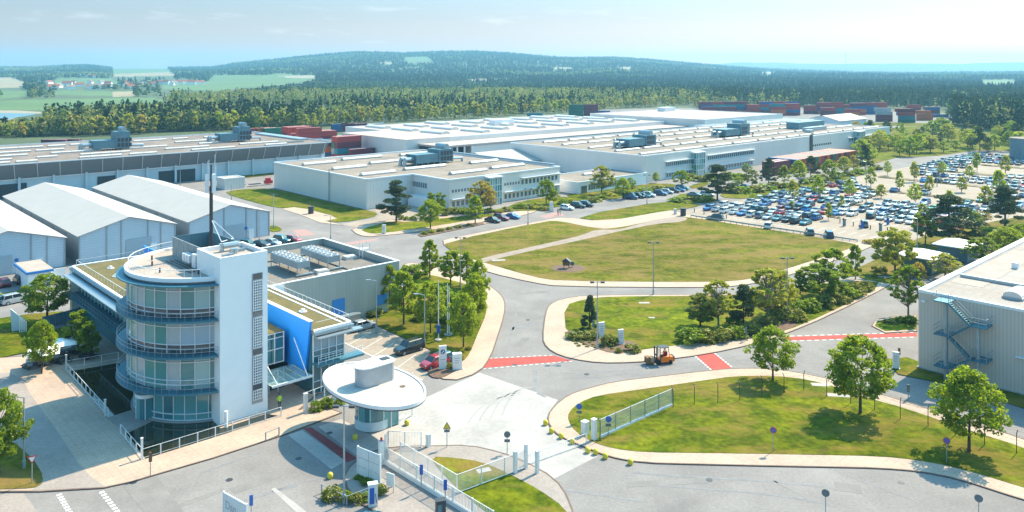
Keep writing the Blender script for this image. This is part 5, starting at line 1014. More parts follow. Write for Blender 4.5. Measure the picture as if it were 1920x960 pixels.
def gable(name, label, u0, u1, v0, v1, he, hr, wm='white', rm='membrane', cat='building', group=None, ridge='u'):
    r, B = grp(name, label, cat, u0, v0, group); b = B(); b.prism([(u0, v0), (u1, v0), (u1, v1), (u0, v1)], 0, he); vc = (v0 + v1) / 2
    b.add([(u0, v0, he), (u0, v1, he), (u0, vc, hr)], [(0, 1, 2)]); b.add([(u1, v0, he), (u1, v1, he), (u1, vc, hr)], [(1, 0, 2)]); b.build('wall', M[wm], r); b = B(); e = .5
    for ve in (v0 - e, v1 + e): z_ = he - e * (hr - he) / ((v1 - v0) / 2); b.add([(u0 - e, ve, z_), (u1 + e, ve, z_), (u1 + e, vc, hr), (u0 - e, vc, hr), (u0 - e, ve, z_ + .15), (u1 + e, ve, z_ + .15), (u1 + e, vc, hr + .15), (u0 - e, vc, hr + .15)], [(4, 5, 6, 7), (3, 2, 1, 0), (0, 1, 5, 4), (0, 4, 7, 3), (1, 2, 6, 5)])
    b.build('roof', M[rm], r); return r
q = guv(1625, 236); gable('white_gabled_shed', 'white gabled shed in front of the far container stacks', q[0] - 42, q[0], q[1], q[1] + 24, 5.2, 8.4, 'tentwall')
gable('white_gabled_tent', 'white gabled tent hall half hidden behind the middle metal hall', 205, 226, 226, 256, 3.8, 7.0, 'tentwall')
# silo
sx, sy = G(1926, 302); r = thing('round_tank', 'large blue-grey round tank beyond the car park at the right edge', 'tank', (sx, sy)); b = MB((sx, sy, 0)); b.cyl(sx, sy, 6.6, 0, 9.8, 40); b.build('tank_shell', add_lines(mat('tank_shell', (.16, .27, .33), .5, .4), 2, 1.4, .8, .06), r, False); b = MB((sx, sy, 0)); b.cyl(sx, sy, 6.8, 9.8, 10.1, 40); b.build('tank_roof', M['roofgrey'], r)
# pavilion with two pyramid roofs
for i, (x_, y_, lab) in enumerate(((1765, 514, 'nearer'), (1830, 492, 'farther'))):
    u_, v_ = guv(x_ - 5, y_ - 2); r, B = grp('pavilion', f'{lab} of two teal huts with low white pyramid roofs beside the car park', 'pavilion', u_, v_, 'pyramid-roofed huts')
    b = B(); b.box(u_ - 3, u_ + 3.6, v_ + .2, v_ + 6, 0, 3.0); b.build('wall', M['hvac'], r); b = B(); b.box(u_ - 3.8, u_ + 4.4, v_ - .6, v_ + 6.8, 3.0, 3.2); c_ = (u_ + .3, v_ + 3.1, 4.3)
    b.add([(u_ - 3.8, v_ - .6, 3.2), (u_ + 4.4, v_ - .6, 3.2), (u_ + 4.4, v_ + 6.8, 3.2), (u_ - 3.8, v_ + 6.8, 3.2), c_], [(0, 1, 4), (1, 2, 4), (2, 3, 4), (3, 0, 4)]); b.build('roof', M['white'], r)
# distant village
rngv = random.Random(11); hs = []
for i in range(46):
    for _ in range(60):
        px = rngv.choice([rngv.uniform(82, 225), rngv.uniform(235, 300), rngv.uniform(290, 384)]); py = rngv.uniform(157, 168 - 8 * (px > 290)) if i > 5 else rngv.uniform(140, 144)
        if i <= 5: px = rngv.uniform(146, 184)
        if all(abs(px - a) + 3 * abs(py - c) > 5 for a, c in hs): break
    hs.append((px, py))
hs.sort()
for i, (px, py) in enumerate(hs):
    Y = 1700.0
    for _ in range(40): z_ = float(hz((px - 960) * Y / FP, Y)); Y += .5 * ((HC - z_) * FP / (py - YH) - Y)
    Y = min(max(Y, 1450), 3600); X = (px - 960) * Y / FP; z_ = float(hz(X, Y)); rz = rngv.uniform(0, 3.1); L, wd, he = rngv.uniform(11, 19), rngv.uniform(8, 11), rngv.uniform(4, 6.5); s = 1.15
    kind = 'red-roofed' if rngv.random() < .7 else 'grey-roofed'
    t = thing('village_house', f'tiny {kind} village house among the far fields, {ordi(i + 1)} of the village houses from the left', 'house', (X, Y), rz, 'houses of the far village', z_ - 1); b = MB(); b.box(-L / 2, L / 2, -wd / 2, wd / 2, 0, he + 1); b.add([(-L / 2, -wd / 2, he + 1), (-L / 2, wd / 2, he + 1), (-L / 2, 0, he + wd * .5)], [(0, 1, 2)]); b.add([(L / 2, -wd / 2, he + 1), (L / 2, wd / 2, he + 1), (L / 2, 0, he + wd * .5)], [(1, 0, 2)]); b.build('wall', M['white'], t)
    b = MB(); 
    for sgn in (-1, 1): b.quad((-L / 2 - .5, sgn * (wd / 2 + .6), he + .6), (L / 2 + .5, sgn * (wd / 2 + .6), he + .6), (L / 2 + .5, 0, he + wd * .5 + .2), (-L / 2 - .5, 0, he + wd * .5 + .2))
    b.build('roof', M['redroof'] if kind == 'red-roofed' else M['roofgrey'], t); t.scale = (s, s, s)
# far transmitter mast
D = 8500; x_, z0_, z1_ = (1585.5 - 960) * D / FP, HC + (YH - 119) * D / FP, HC + (YH - 97) * D / FP
t = thing('transmitter_mast', 'thin transmitter mast on the horizon of the far hills', 'mast', (x_, D), z=z0_ - 10); b = MB(); b.tube((0, 0, 0), (0, 0, z1_ - z0_ + 10), 3.2, 6, 1.4); b.tube((0, 0, (z1_ - z0_) * .72), (0, 0, (z1_ - z0_) * .80), 5, 8); b.build('shaft', M['grey_metal'], t)
# ---------------- cars ----------------
CC = {'white': (.72, .73, .74), 'silver': (.42, .45, .48), 'grey': (.16, .18, .20), 'black': (.018, .02, .024), 'navy': (.015, .045, .12), 'blue': (.02, .12, .36), 'teal': (.02, .13, .17), 'red': (.42, .015, .03), 'maroon': (.16, .012, .03), 'green': (.10, .32, .10), 'azure': (.01, .24, .62)}
def paintmat(c):
    k = 'car_paint_' + c.replace(' ', '_')
    if k not in M: M[k] = mat(k, CC[c], .28, .35, var=.03, coat=.8)
    return M[k]
def loft(b, secs, mi=0):
    n = len(secs[0]); vs_ = [p for s in secs for p in s]; fs = [(i * n + j, i * n + (j + 1) % n, (i + 1) * n + (j + 1) % n, (i + 1) * n + j) for i in range(len(secs) - 1) for j in range(n)]
    b.add(vs_, [tuple(range(n)), tuple(range((len(secs) - 1) * n, len(secs) * n))[::-1]] + fs, mi)
def carshape(kind):
    """returns builders: body, glass, roof as MBs; the car points along +x"""
    tall = {'saloon': 0, 'hatch': .08, 'suv': .24, 'van': .55}[kind]; L = {'saloon': 2.32, 'hatch': 2.1, 'suv': 2.3, 'van': 2.45}[kind]; body = MB(); secs = []
    for x, w_, zb, zt in ((-1, .66, .40, .70 + tall * .5), (-.95, .82, .26, .90 + tall * .4), (-.6, .89, .22, .95 + tall * .4), (0, .90, .22, .96 + tall * .35), (.45, .90, .22, .93 + tall * .3), (.82, .85, .24, .80 + tall * .3), (.95, .76, .28, .70 + tall * .3), (1, .60, .36, .58 + tall * .3)):
        x *= L; secs.append([(x, -w_, zb), (x, w_, zb), (x, w_ * 1.01, (zb + zt) / 2), (x, w_ * .93, zt - .04), (x, w_ * .8, zt), (x, -w_ * .8, zt), (x, -w_ * .93, zt - .04), (x, -w_ * 1.01, (zb + zt) / 2)])
    loft(body, secs); g = MB(); rf = MB()
    xr0, xr1, xt0, xt1 = {'saloon': (-1.75, 1.05, -1.05, .35), 'hatch': (-1.95, 1.05, -1.6, .4), 'suv': (-2.1, 1.0, -1.8, .45), 'van': (-2.3, 1.5, -2.2, .9)}[kind]; zb = .90 + tall * .38; zt = 1.36 + tall * 1.05
    g.add([(xr0, -.80, zb), (xr1, -.80, zb), (xr1, .80, zb), (xr0, .80, zb), (xt0, -.62, zt), (xt1, -.62, zt), (xt1, .62, zt), (xt0, .62, zt)], [(0, 1, 5, 4), (1, 2, 6, 5), (2, 3, 7, 6), (3, 0, 4, 7)])
    rf.add([(xt0 - .04, -.64, zt - .02), (xt1 + .04, -.64, zt - .02), (xt1 + .04, .64, zt - .02), (xt0 - .04, .64, zt - .02), (xt0 + .1, -.54, zt + .06), (xt1 - .1, -.54, zt + .06), (xt1 - .1, .54, zt + .06), (xt0 + .1, .54, zt + .06)], [(4, 5, 6, 7), (0, 1, 5, 4), (1, 2, 6, 5), (2, 3, 7, 6), (3, 0, 4, 7)])
    for s in (-1, 1):
        for xx0, xx1 in (((xr0 + xr1) / 2 - .05, (xt0 + xt1) / 2 - .05),): rf.add([(xx0 - .05, s * .815, zb), (xx0 + .05, s * .815, zb), (xx1 + .05, s * .64, zt), (xx1 - .05, s * .64, zt)], [(0, 1, 2, 3)])
        for a0, a1 in ((xr0, xt0), (xr1, xt1)): rf.tube((a0, s * .8, zb), (a1, s * .62, zt), .045, 4)
    return body, g, rf, L
def wheelmesh():
    b = MB(); b.tube((0, -.11, 0), (0, .11, 0), .33, 16, mi=0); b.tube((0, -.125, 0), (0, .125, 0), .20, 12, mi=1); return b.mesh('wheel', [M['rubber'], M['steel']])
WM = wheelmesh(); CARM = {}
def carmeshes(kind, col):
    k = (kind, col)
    if k not in CARM:
        body, g, rf, L = carshape(kind); pm = paintmat(col); full = MB(); full.v, full.f, full.m = list(body.v), list(body.f), [0] * len(body.f); full.add(rf.v, rf.f, 0); lot = MB(); lot.v, lot.f, lot.m = list(full.v), list(full.f), list(full.m)
        for x in (-L * .62, L * .62):
            for y in (-.8, .8): lot.tube((x, y - .1, .32), (x, y + .1, .32), .32, 10, mi=1)
        lot.add([(-1, -.7, .02), (1, -.7, .02), (1, .7, .02), (-1, .7, .02)], [(0, 1, 2, 3)], 1)
        hl = MB()
        for s in (-1, 1): hl.box(L * .955, L * .985, s * .5 - .16, s * .5 + .16, .56, .68, 0)
        tl = MB(); CARM[k] = (full.mesh('body', pm, False), g.mesh('windows', M['carglass']), lot.mesh('parked_car', [pm, M['rubber']]), L)
    return CARM[k]
def nearcar(x, y, rz, kind, col, label, group=None, z=.02):
    me, g, lot, L = carmeshes(kind, col); t = thing('parked_car', label, 'car', (x, y), rz, group, z)
    for nm, m_ in (('body', me), ('windows', g)): o = bpy.data.objects.new(nm, m_); C.objects.link(o); o.parent = t
    for a in (-L * .62, L * .62):
        for c_ in (-.80, .80): o = bpy.data.objects.new('wheel', WM); C.objects.link(o); o.parent = t; o.location = (a, c_, .33)
    for s in (-1, 1):
        b = MB(); b.box(L * .90, L * .965, s * .58 - .15, s * .58 + .15, .60, .72); b.build('headlight', M['lampglass'], t); b = MB(); b.box(-L * .985, -L * .93, s * .62 - .13, s * .62 + .13, .66, .80); b.build('tail_light', M['signred'], t)
    return t
def lotcar(x, y, rz, kind, col, label, group, z=.02):
    me, g, lot, L = carmeshes(kind, col); o = bpy.data.objects.new('parked_car', lot); C.objects.link(o); at(o, x, y, z, rz); tag(o, label, 'car', group)
    c = bpy.data.objects.new('windows', g); C.objects.link(c); c.parent = o; return o
def gcar(px, py, dirn, kind, col, label, group=None, near=True):
    x, y = G(px, py, .5); return (nearcar if near else lotcar)(x, y, dirn, kind, col, label, group)
gcar(767, 653, A + math.pi, 'suv', 'black', 'black estate car in the visitor bays beside the tree island'); gcar(815, 680, A + math.pi * 1.0, 'hatch', 'red', 'red compact car behind the white pylon sign'); gcar(836, 672, A, 'hatch', 'teal', 'teal car beside the red compact behind the pylon sign')
gcar(679, 611, A, 'saloon', 'silver', 'silver saloon parked at the corner of the planted-roof wing')
gcar(7, 531, A + math.pi / 2, 'hatch', 'maroon', 'maroon car by the left edge in front of the first tent'); gcar(38, 525, A + math.pi / 2, 'suv', 'black', 'black car beside the blue-trimmed kiosk'); gcar(28, 562, A + .2, 'suv', 'silver', 'silver car on the left lane below the kiosk'); gcar(-2, 566, A + .2, 'hatch', 'teal', 'teal car cut by the left picture edge')
for i, (px, py, c_, k_) in enumerate(((466, 458, 'teal', 'hatch'), (489, 458, 'black', 'saloon'), (510, 455, 'silver', 'saloon'), (529, 450, 'teal', 'suv'), (549, 449, 'red', 'hatch'))): gcar(px, py, A - 1.2, k_, c_, f'{c_} car, {ordi(i + 1)} from the left in the row behind the plant building', 'cars behind the plant building')
for i, (px, py, c_, k_, d_) in enumerate(((924, 413, 'black', 'saloon', 0), (940, 409, 'maroon', 'suv', 0), (961, 406, 'blue', 'saloon', 0))): gcar(px, py, A + math.pi / 2 + 2.9 + .4, k_, c_, f'{c_} car parked opposite the glazed entrance bay of the middle hall', 'cars before the middle hall')
for i, (px, py, c_, k_) in enumerate(((1063, 390, 'white', 'hatch'), (1084, 386, 'black', 'suv'), (1099, 384, 'black', 'suv'))): gcar(px, py, A + math.pi / 2 + math.pi + .3, k_, c_, ('white' if i == 0 else 'left black' if i == 1 else 'right black') + ' car of three beside the hedge before the low white annex', 'cars before the middle hall')
for i, (px, py, c_, k_) in enumerate(((1182, 370, 'navy', 'van'), (1196, 368, 'black', 'suv'), (1206, 367, 'teal', 'saloon'), (1216, 366, 'silver', 'suv'), (1238, 363, 'navy', 'suv'), (1251, 360, 'silver', 'hatch'), (1262, 358, 'black', 'suv'), (1272, 356, 'blue', 'saloon'), (1279, 353, 'teal', 'suv'))): gcar(px, py, A + math.pi / 2 + math.pi + .3, k_, c_, f'{c_} car, {ordi(i + 1)} from the left in the street row before the low white annex', 'cars in the street row')
for i, (px, py, c_, k_) in enumerate(((1302, 365, 'grey', 'saloon'), (1326, 365, 'silver', 'suv'), (1393, 350, 'navy', 'saloon'))): gcar(px, py, A - 1.2 + 3.1 * (i == 2), k_, c_, f'{c_} car standing ' + ('left of the big pine at the car park corner', 'just behind the big pine at the car park corner', 'beyond the hedge right of the big pine')[i])
gcar(690, 986, A + .3, 'hatch', 'teal', 'teal car at the charging column, cut by the bottom edge'); None
gcar(1341, 409, A - 1.32 + math.pi, 'suv', 'black', 'black car driving beside the guard rail, leftmost on the lane'); gcar(1441, 424, A + .35, 'suv', 'white', 'white car driving on the lane by the guard rail'); gcar(1518, 436, A + .6, 'suv', 'grey', 'left grey car of two on the lane at the guard rail'); gcar(1554, 441, A + .6, 'suv', 'navy', 'right dark car of two on the lane at the guard rail'); gcar(1620, 421, A + .5, 'suv', 'grey', 'grey car standing between the blue ticket pillars')
rc = random.Random(21); cols = ['white'] * 16 + ['silver'] * 14 + ['grey'] * 9 + ['black'] * 9 + ['navy'] * 12 + ['blue'] * 9 + ['teal'] * 10 + ['red'] * 5 + ['maroon'] * 2 + ['azure'] * 2 + ['green']
ROWS = [(195.9, 128, 99, .0), (204.9, 128.5, 99, .0), (214.6, 126, 100, .03), (222.6, 127.5, 100, .05), (232.3, 128, 103, .05), (240.2, 128.5, 105, .12), (249.8, 127, 106, .1), (256.4, 117, 105, .2), (266.0, 127, 112, .1), (273.6, 126, 119, .2), (283.3, 126, 121, .2),
        (217.0, 99, 69, .02), (225.0, 97, 69, .03), (233.4, 99, 69, .03), (242.6, 100, 69, .06), (251.8, 90, 68, .12), (259.2, 81, 66, .2), (268.2, 80, 66, .3), (287.5, 84, 73, .3), (303.2, 109, 76, .25), (311.8, 101, 74, .15), (320.2, 118, 72, .08), (329.5, 120, 110, .2), (336.2, 90, 66, .1), (338.4, 124, 110, .08), (347, 124, 115, .2), (355.0, 125, 111, .05), (363, 126, 118, .1), (372.6, 126, 112, .1), (382.4, 126, 84, .05), (390, 126, 90, .1), (397.5, 126, 96, .05), (408, 126, 100, .1)]
allc = []
for ri, (u_, va, vb, gap) in enumerate(ROWS):
    v_ = va
    while v_ > vb:
        if rc.random() > gap:
            x, y = W(u_ + rc.uniform(-.35, .35), v_ + rc.uniform(-.1, .1)); allc.append([x, y, A + math.pi * (rc.random() < .75) + rc.uniform(-.03, .03), rc.choice(['saloon', 'saloon', 'hatch', 'suv', 'suv']), rc.choice(cols), ri])
        v_ -= 2.56 if rc.random() < .9 else 2.9
allc.append([*W(270, 106), A, 'saloon', 'blue', 100]); allc.append([*W(281, 102), A + 3, 'suv', 'maroon', 100]); allc.append([*W(272, 97), A, 'suv', 'white', 100]); allc.append([*W(300.5, 107.8), A, 'saloon', 'azure', 100])
seen = {}
near_first = sorted(allc, key=lambda c: c[1]); keep = near_first[:262]
rown = {}
for c in sorted(keep, key=lambda c: (c[5], c[0] / c[1])):
    k = (c[5], c[4]); seen[k] = seen.get(k, 0) + 1
    place = f'bay row {CARD[c[5]] if c[5] < 20 else "twenty-" + CARD[c[5] - 20]} of the car park' if c[5] < 50 else 'the half-empty middle bays'
    lotcar(c[0], c[1], c[2], c[3], c[4], f"{c[4]} car, {ordi(seen[k])} {c[4]} one from left in {place}", 'cars in the big car park')
rest = near_first[262:]; mb = MB(); cl = sorted(CC)
for c in rest:
    me, g, lot, L = carmeshes(c[3], c[4]); mi = cl.index(c[4])
    co, si = math.cos(c[2]), math.sin(c[2]); body, gl, rf, L = carshape(c[3])
    for src, m_ in ((body, mi), (rf, mi), (gl, len(cl))): mb.add([(c[0] + x * co - y * si, c[1] + x * si + y * co, z + .02) for x, y, z in src.v], src.f, m_)
if rest: tag(mb.build('far_parked_cars', [paintmat(c) for c in cl] + [M['carglass']]), 'cars packed into the farthest rows of the car park', 'cars', kind='stuff')

# guard rail, kerbed planted strips in the car park, ticket pillars
def line_pts(a, b, n): return [(a[0] + (b[0] - a[0]) * i / n, a[1] + (b[1] - a[1]) * i / n) for i in range(n + 1)]
a_, c_ = G(1295, 408), G(1607, 455); t = thing('guard_rail', 'long low steel guard rail between meadow and car park', 'guard rail', a_); b = MB((*a_, 0)); b.bar(a_, c_, .12, .45, .78); b.build('rail', M['steel'], t)
for p in line_pts(a_, c_, 26): b = MB((*a_, 0)); b.bar(p, (p[0] + .12, p[1] + .1), .1, 0, .7); b.build('post', M['grey_metal'], t)
for i, (u_, v0, v1) in enumerate(((234.3, 104, 70), (243.8, 104, 101), (267.6, 114, 82), (276, 112, 108), (301.2, 124, 82), (336.4, 112, 84), (370, 110, 84), (210.6, 100, 97))):
    if u_ in (243.8, 276): continue
    P = [W(u_ - .8, v0), W(u_ + .8, v0), W(u_ + .8, v1), W(u_ - .8, v1)]; mb = MB(); mb.prism(P, 0, .14); tag(mb.build('planted_strip', M['mulch']), kind='structure')
    plant(0, 0, .8, 0, 'hedge', 'shrub', '', 2, name='low_hedge', xy=W(u_, (v0 + v1) / 2), cat='hedge').name = 'low_hedge'
    o = C.objects[-1]; o.scale = (.05, (v0 - v1) / 20, .055); o.rotation_euler = (0, 0, A); o['label'] = f'low hedge strip between the car rows, {ordi((1, 2, 2, 3, 3, 4, 5, 6)[i])} strip counted from the front'
for i, (px, py) in enumerate(((1583, 424), (1617, 428), (1651, 433), (1665, 421))):
    x, y = G(px, py); t = thing('ticket_pillar', f'blue ticket pillar at the car park barrier, {ordi(i + 1)} from the left', 'ticket pillar', (x, y), A, 'ticket pillars'); b = MB(); b.box(-.35, .35, -.25, .25, 0, 1.7); b.build('cabinet', M['signblue'] if i % 2 else M['hvac'], t); b = MB(); b.box(-.6, .6, -.4, .4, 1.7, 1.85); b.box(-.5, -.3, -.1, .1, 1.85, 2.1); b.build('hood', M['dark_metal'], t)
for i, (px, py) in enumerate(((1302, 398), (1320, 402), (1362, 410), (1575, 418), (1600, 424), (1632, 430), (1664, 434))):
    x, y = G(px, py); o = MB((x, y, 0)).cyl(x, y, .12, 0, .95, 8).cyl(x, y, .17, .95, 1.05, 8).build('bollard', M['dark_metal']); o.location = (x, y, 0); tag(o, f'short dark bollard on the car park lane, {ordi(i + 1)} from the left', 'bollard', 'dark lane bollards')

# ---------------- shipping containers ----------------
KC = {'maroon': (.17, .022, .045), 'red': (.40, .045, .04), 'orange': (.52, .13, .03), 'blue': (.02, .10, .26), 'teal': (.02, .22, .27), 'green': (.012, .16, .10), 'grey': (.36, .39, .42), 'white': (.6, .62, .63), 'brown': (.25, .08, .05)}
KM = {}
def contmesh(c):
    if c not in KM:
        m_ = add_lines(add_lines(mat('container_' + c, KC[c], .55, .1, var=.12, scale=.3), 0, .5, .78, .18), 1, .5, .84, .16); top = mat('container_top_' + c, tuple(min(.7, .45 * .5 + v_ * .75) for v_ in KC[c]), .7, var=.1, scale=.4)
        b = MB(); b.box(-6.05, 6.05, -1.19, 1.19, .05, 2.53, 0); b.m[1] = 1
        for x in (-6.1, 5.95):
            for y in (-1.22, 1.07): b.box(x, x + .15, y, y + .15, 0, 2.59, 2)
        for y in (-1.22, 1.12): b.box(-6, 6, y, y + .1, 2.45, 2.59, 2)
        d = MB(); d.box(-6.13, -6.06, -1.05, 1.05, .15, 2.45)
        for y in (-.75, -.3, .3, .75): d.box(-6.17, -6.13, y - .03, y + .03, .15, 2.45)
        KM[c] = (b.mesh('shipping_container', [m_, top, m_]), d.mesh('door', m_))
    return KM[c]
cont_all = []
def container(u_, v_, z, rz, c, grp_): cont_all.append((u_, v_, z, rz, c, grp_))
kr = random.Random(9)
for i in range(21):
    for k in range(2): container(291.5 + i * 2.5, 156.4, .02 + k * 2.6, A + math.pi / 2, kr.choice(['orange', 'orange', 'red', 'maroon', 'brown', 'blue', 'green', 'orange', 'maroon']), 'row before the largest hall')
for k in range(2): container(282, 153.2, .02 + k * 2.6, A, 'maroon', 'row before the largest hall'); container(282, 155.8, .02 + k * 2.6, A, 'maroon', 'row before the largest hall')
for j, n_ in enumerate((5, 5, 5, 4, 4, 5, 3)):                # stacks left of centre
    for k in range(n_): container(184, 349 - j * 2.7, .02 + k * 2.6, A, kr.choice(['red', 'maroon', 'green', 'orange', 'red', 'blue', 'red']), 'stacks behind the long hall')
    if j < 3:
        for k in range(4): container(197, 349 - j * 2.7, .02 + k * 2.6, A, kr.choice(['red', 'green', 'blue', 'maroon']), 'stacks behind the long hall')
for u_, v_, cs in ((187, 327, ('maroon', 'blue', 'teal')), (190, 321, ('blue', 'orange', 'maroon')), (189, 312, ('maroon', 'grey', 'green', 'red')), (189, 309.3, ('red', 'teal', 'maroon', 'red')), (179, 303, ('maroon',)), (192, 303, ('teal', 'maroon'))):
    for k, c in enumerate(cs): container(u_, v_, .02 + k * 2.6, A, c, 'stacks behind the long hall')
for px, py, c in ((500, 256, 'orange'), (488, 256, 'orange'), (478, 257, 'red'), (513, 256, 'green'), (102, 281, 'maroon'), (128, 280, 'maroon'), (655, 246, 'maroon'), (680, 246, 'maroon'), (705, 246, 'white'), (638, 247, 'blue')):
    u_, v_ = guv(px, py); 
    for k in range(2): container(u_, v_, .02 + k * 2.6, A - .78 if px < 200 else A, c, 'single ones behind the halls')
for px, c in ((1080, 'green'), (1108, 'maroon'), (1130, 'blue'), (1003, 'teal')):
    for k in range(4 if px < 1110 and px > 1050 else 2): u_, v_ = guv(px, 219 if px > 1050 else 224); container(u_, v_, .02 + k * 2.6, 0, c, 'line behind the white-roofed hall')
for x0, x1, y0, y1, lv, dep, wt in ((1312, 1400, 213, 211, 4, 3, 'maroon'), (1400, 1500, 212, 211, 4, 3, 'red'), (1445, 1500, 218, 216, 4, 3, 'blue'), (1535, 1600, 214, 212, 4, 2, 'teal'), (1600, 1660, 216, 213, 4, 3, 'blue'), (1640, 1675, 228, 228, 4, 2, 'grey'), (1678, 1722, 230, 230, 4, 3, 'green'), (1728, 1768, 218, 217, 4, 2, 'maroon'), (1575, 1620, 223, 222, 3, 2, 'orange'), (1755, 1772, 220, 220, 2, 1, 'blue'), (1500, 1540, 214, 213, 3, 2, 'teal'), (1312, 1385, 218, 217, 3, 2, 'red'), (1535, 1570, 219, 218, 3, 2, 'blue'), (1722, 1745, 226, 226, 3, 2, 'orange'), (1700, 1726, 213, 212, 3, 2, 'maroon')):
    xa, ya = G(x0, y0); xb, yb = G(x1, y1); n = max(1, int(math.hypot(xb - xa, yb - ya) / 12.4))
    for i in range(n):
        for d_ in range(dep):
            L = lv - (kr.random() < .35)
            for k in range(L):
                if d_ > 0 and k < L - 1: continue
                x, y = xa + (xb - xa) * (i + .5) / n, ya + (yb - ya) * (i + .5) / n + d_ * 2.6; u_, v_ = UV(x, y); container(u_, v_, .02 + k * 2.6, math.atan2(yb - ya, xb - xa) * 0 + .04, kr.choice([wt, wt, 'maroon', 'red', 'red', 'teal', 'orange', 'maroon', 'red', 'blue']), 'far container yard')
cnt = {}
for u_, v_, z, rz, c, g_ in sorted(cont_all, key=lambda q: (W(q[0], q[1])[0] / W(q[0], q[1])[1], q[2])):
    cnt[(c, g_)] = cnt.get((c, g_), 0) + 1; m0, d0 = contmesh(c); o = bpy.data.objects.new('shipping_container', m0); C.objects.link(o); at(o, *W(u_, v_), z, rz)
    tag(o, f"{c} shipping container, {ordi(cnt[(c, g_)])} {c} one from the left in the {g_}", 'container', 'shipping containers'); d = bpy.data.objects.new('door', d0); C.objects.link(d); d.parent = o

# ---------------- lamps, poles, signs ----------------
def lamp(px, py, h, style, where, rz=0.0):
    x, y = G(px, py); t = thing('street_lamp', f'{where}', 'street lamp', (x, y), rz, 'street lamps'); b = MB(); b.cyl(0, 0, .11, 0, h, 8, 0, .06); b.cyl(0, 0, .17, 0, .9, 8); b.build('pole', M['steel'], t)
    if style == 'arm': b = MB(); b.tube((0, 0, h - .05), (-1.0, 0, h + .1), .04, 5); b.build('arm', M['steel'], t); b = MB(); b.box(-1.6, -.9, -.13, .13, h + .03, h + .15); b.build('lamp_head', M['grey_metal'], t)
    else:
        b = MB(); b.tube((-.7, 0, h - .1), (.7, 0, h - .1), .04, 5); b.build('crossbar', M['steel'], t)
        for s in (-1, 1): b = MB(); b.box(s * .75 - .28, s * .75 + .28, -.2, .2, h - .22, h - .02); b.build('lamp_head', M['dark_metal'], t)
    return t
for q in ((645, 945, 9.1, 'double', 'tall double lamp standing in the small hedge bed at the bottom'), (45, 880, 7.2, 'arm', 'single-arm lamp at the bottom left verge'), (1120, 655, 9.7, 'double', 'tall lamp in the sign bed beside the small spruce'), (1225, 553, 9.4, 'double', 'tall lamp between meadow and lower lawn'),
          (706, 625, 8, 'arm', 'slim lamp left of the tree island bays'), (796, 648, 7.4, 'arm', 'slim lamp in the middle of the tree island edge'), (863, 540, 9.3, 'double', 'lamp rising among the trees at the island top'), (513, 428, 8.6, 'double', 'lamp on the verge right of the tents'), (620, 449, 5.6, 'arm', 'lamp at the crossroads behind the plant building'),
          (990, 422, 9.4, 'double', 'lamp before the middle hall near the parked cars'), (1213, 384, 8.9, 'double', 'lamp on the meadow strip before the low annex'), (1476, 600, 10, 'double', 'lamp inside the tree group above the red crossing'), (1720, 480, 8.1, 'arm', 'lamp left of the pyramid-roofed huts'), (1886, 426, 10, 'arm', 'lamp among the pines at the right edge'),
          (1624, 381, 12.5, 'arm', 'tallest lamp standing in the car park strip'), (338, 349, 6.4, 'arm', 'lamp before the open bay of the long hall'), (234, 482, 6.4, 'arm', 'lamp before the middle tent door'), (486, 462, 8, 'arm', 'lamp before the rightmost tent'), (1757, 350, 9, 'arm', 'lamp in the middle planted strip of the car park'), (434, 376, 5, 'arm', 'small lamp left of the middle hall lawn')): lamp(*q)
for i, (px, py, h) in enumerate(((822, 640, 9.0), (839, 630, 7.9), (842, 629, 7.4))):
    x, y = G(px, py); t = thing('flagpole', f'bare white flagpole on the tree island, {ordi(i + 1)} from the left', 'flagpole', (x, y), 0, 'flagpoles'); b = MB(); b.cyl(0, 0, .09, 0, h, 8, 0, .05); b.build('pole', M['whitemetal'], t); b = MB(); b.cyl(0, 0, .5, .13, .3, 10); b.build('footing', M['concrete'], t)
    if i == 0: b = MB(); b.box(-.25, .25, -.12, .12, 1.2, 2.4); b.build('control_box', M['signblue'], t)
def rsign(px, py, h, label, face, rz=None, shape='disc', r_=.34, plate=False, name='road_sign'):
    x, y = G(px, py); rz = math.atan2(-y, -x) + math.pi / 2 if rz is None else rz; t = thing(name, label, 'sign', (x, y), rz, 'road signs'); b = MB(); b.cyl(0, 0, .045, 0, h, 6); b.build('post', M['steel'], t); b = MB()
    if shape == 'disc':
        b.tube((0, -.06, h - .1), (0, -.09, h - .1), r_, 20, mi=0)
        if face == 'nostop': b.tube((0, -.092, h - .1), (0, -.10, h - .1), r_ * .8, 20, mi=1); b.add([(-.2, -.104, h - .33), (-.14, -.104, h - .36), (.2, -.104, h + .13), (.14, -.104, h + .16)], [(0, 1, 2, 3)], 0)
        b.build('sign_face', [M['signred'], M['signblue']] if face == 'nostop' else [M[face], M[face]], t)
    elif shape == 'tri':
        s = -1 if face == 'yield' else 1; P3 = [(-.42, -.3 * s), (.42, -.3 * s), (0, .45 * s)]
        for k, sc_, yy in ((0, 1, -.06), (1, .68, -.08)): b.add([(p[0] * sc_, yy, h - .25 + p[1] * sc_) for p in P3] + [(p[0] * sc_, yy - .015, h - .25 + p[1] * sc_) for p in P3], [(0, 1, 2), (5, 4, 3), (0, 3, 4, 1), (1, 4, 5, 2), (2, 5, 3, 0)], k)
        b.build('sign_face', [M['signred'], M['white_paint']] if face == 'yield' else [M['wood'], M['yellow']], t)
    else: b.box(-.16, .16, -.1, -.05, h - .95, h); b.build('sign_face', M[face], t)
    if plate: b = MB(); b.box(-.3, .3, -.09, -.05, h - .9, h - .6); b.build('plate', M['signback'], t)
rsign(1450, 848, 2.45, 'blue and red no-stopping disc below the middle of the right lawn', 'nostop'); rsign(1775, 868, 2.4, 'blue and red no-stopping disc under the rightmost lawn tree', 'nostop')
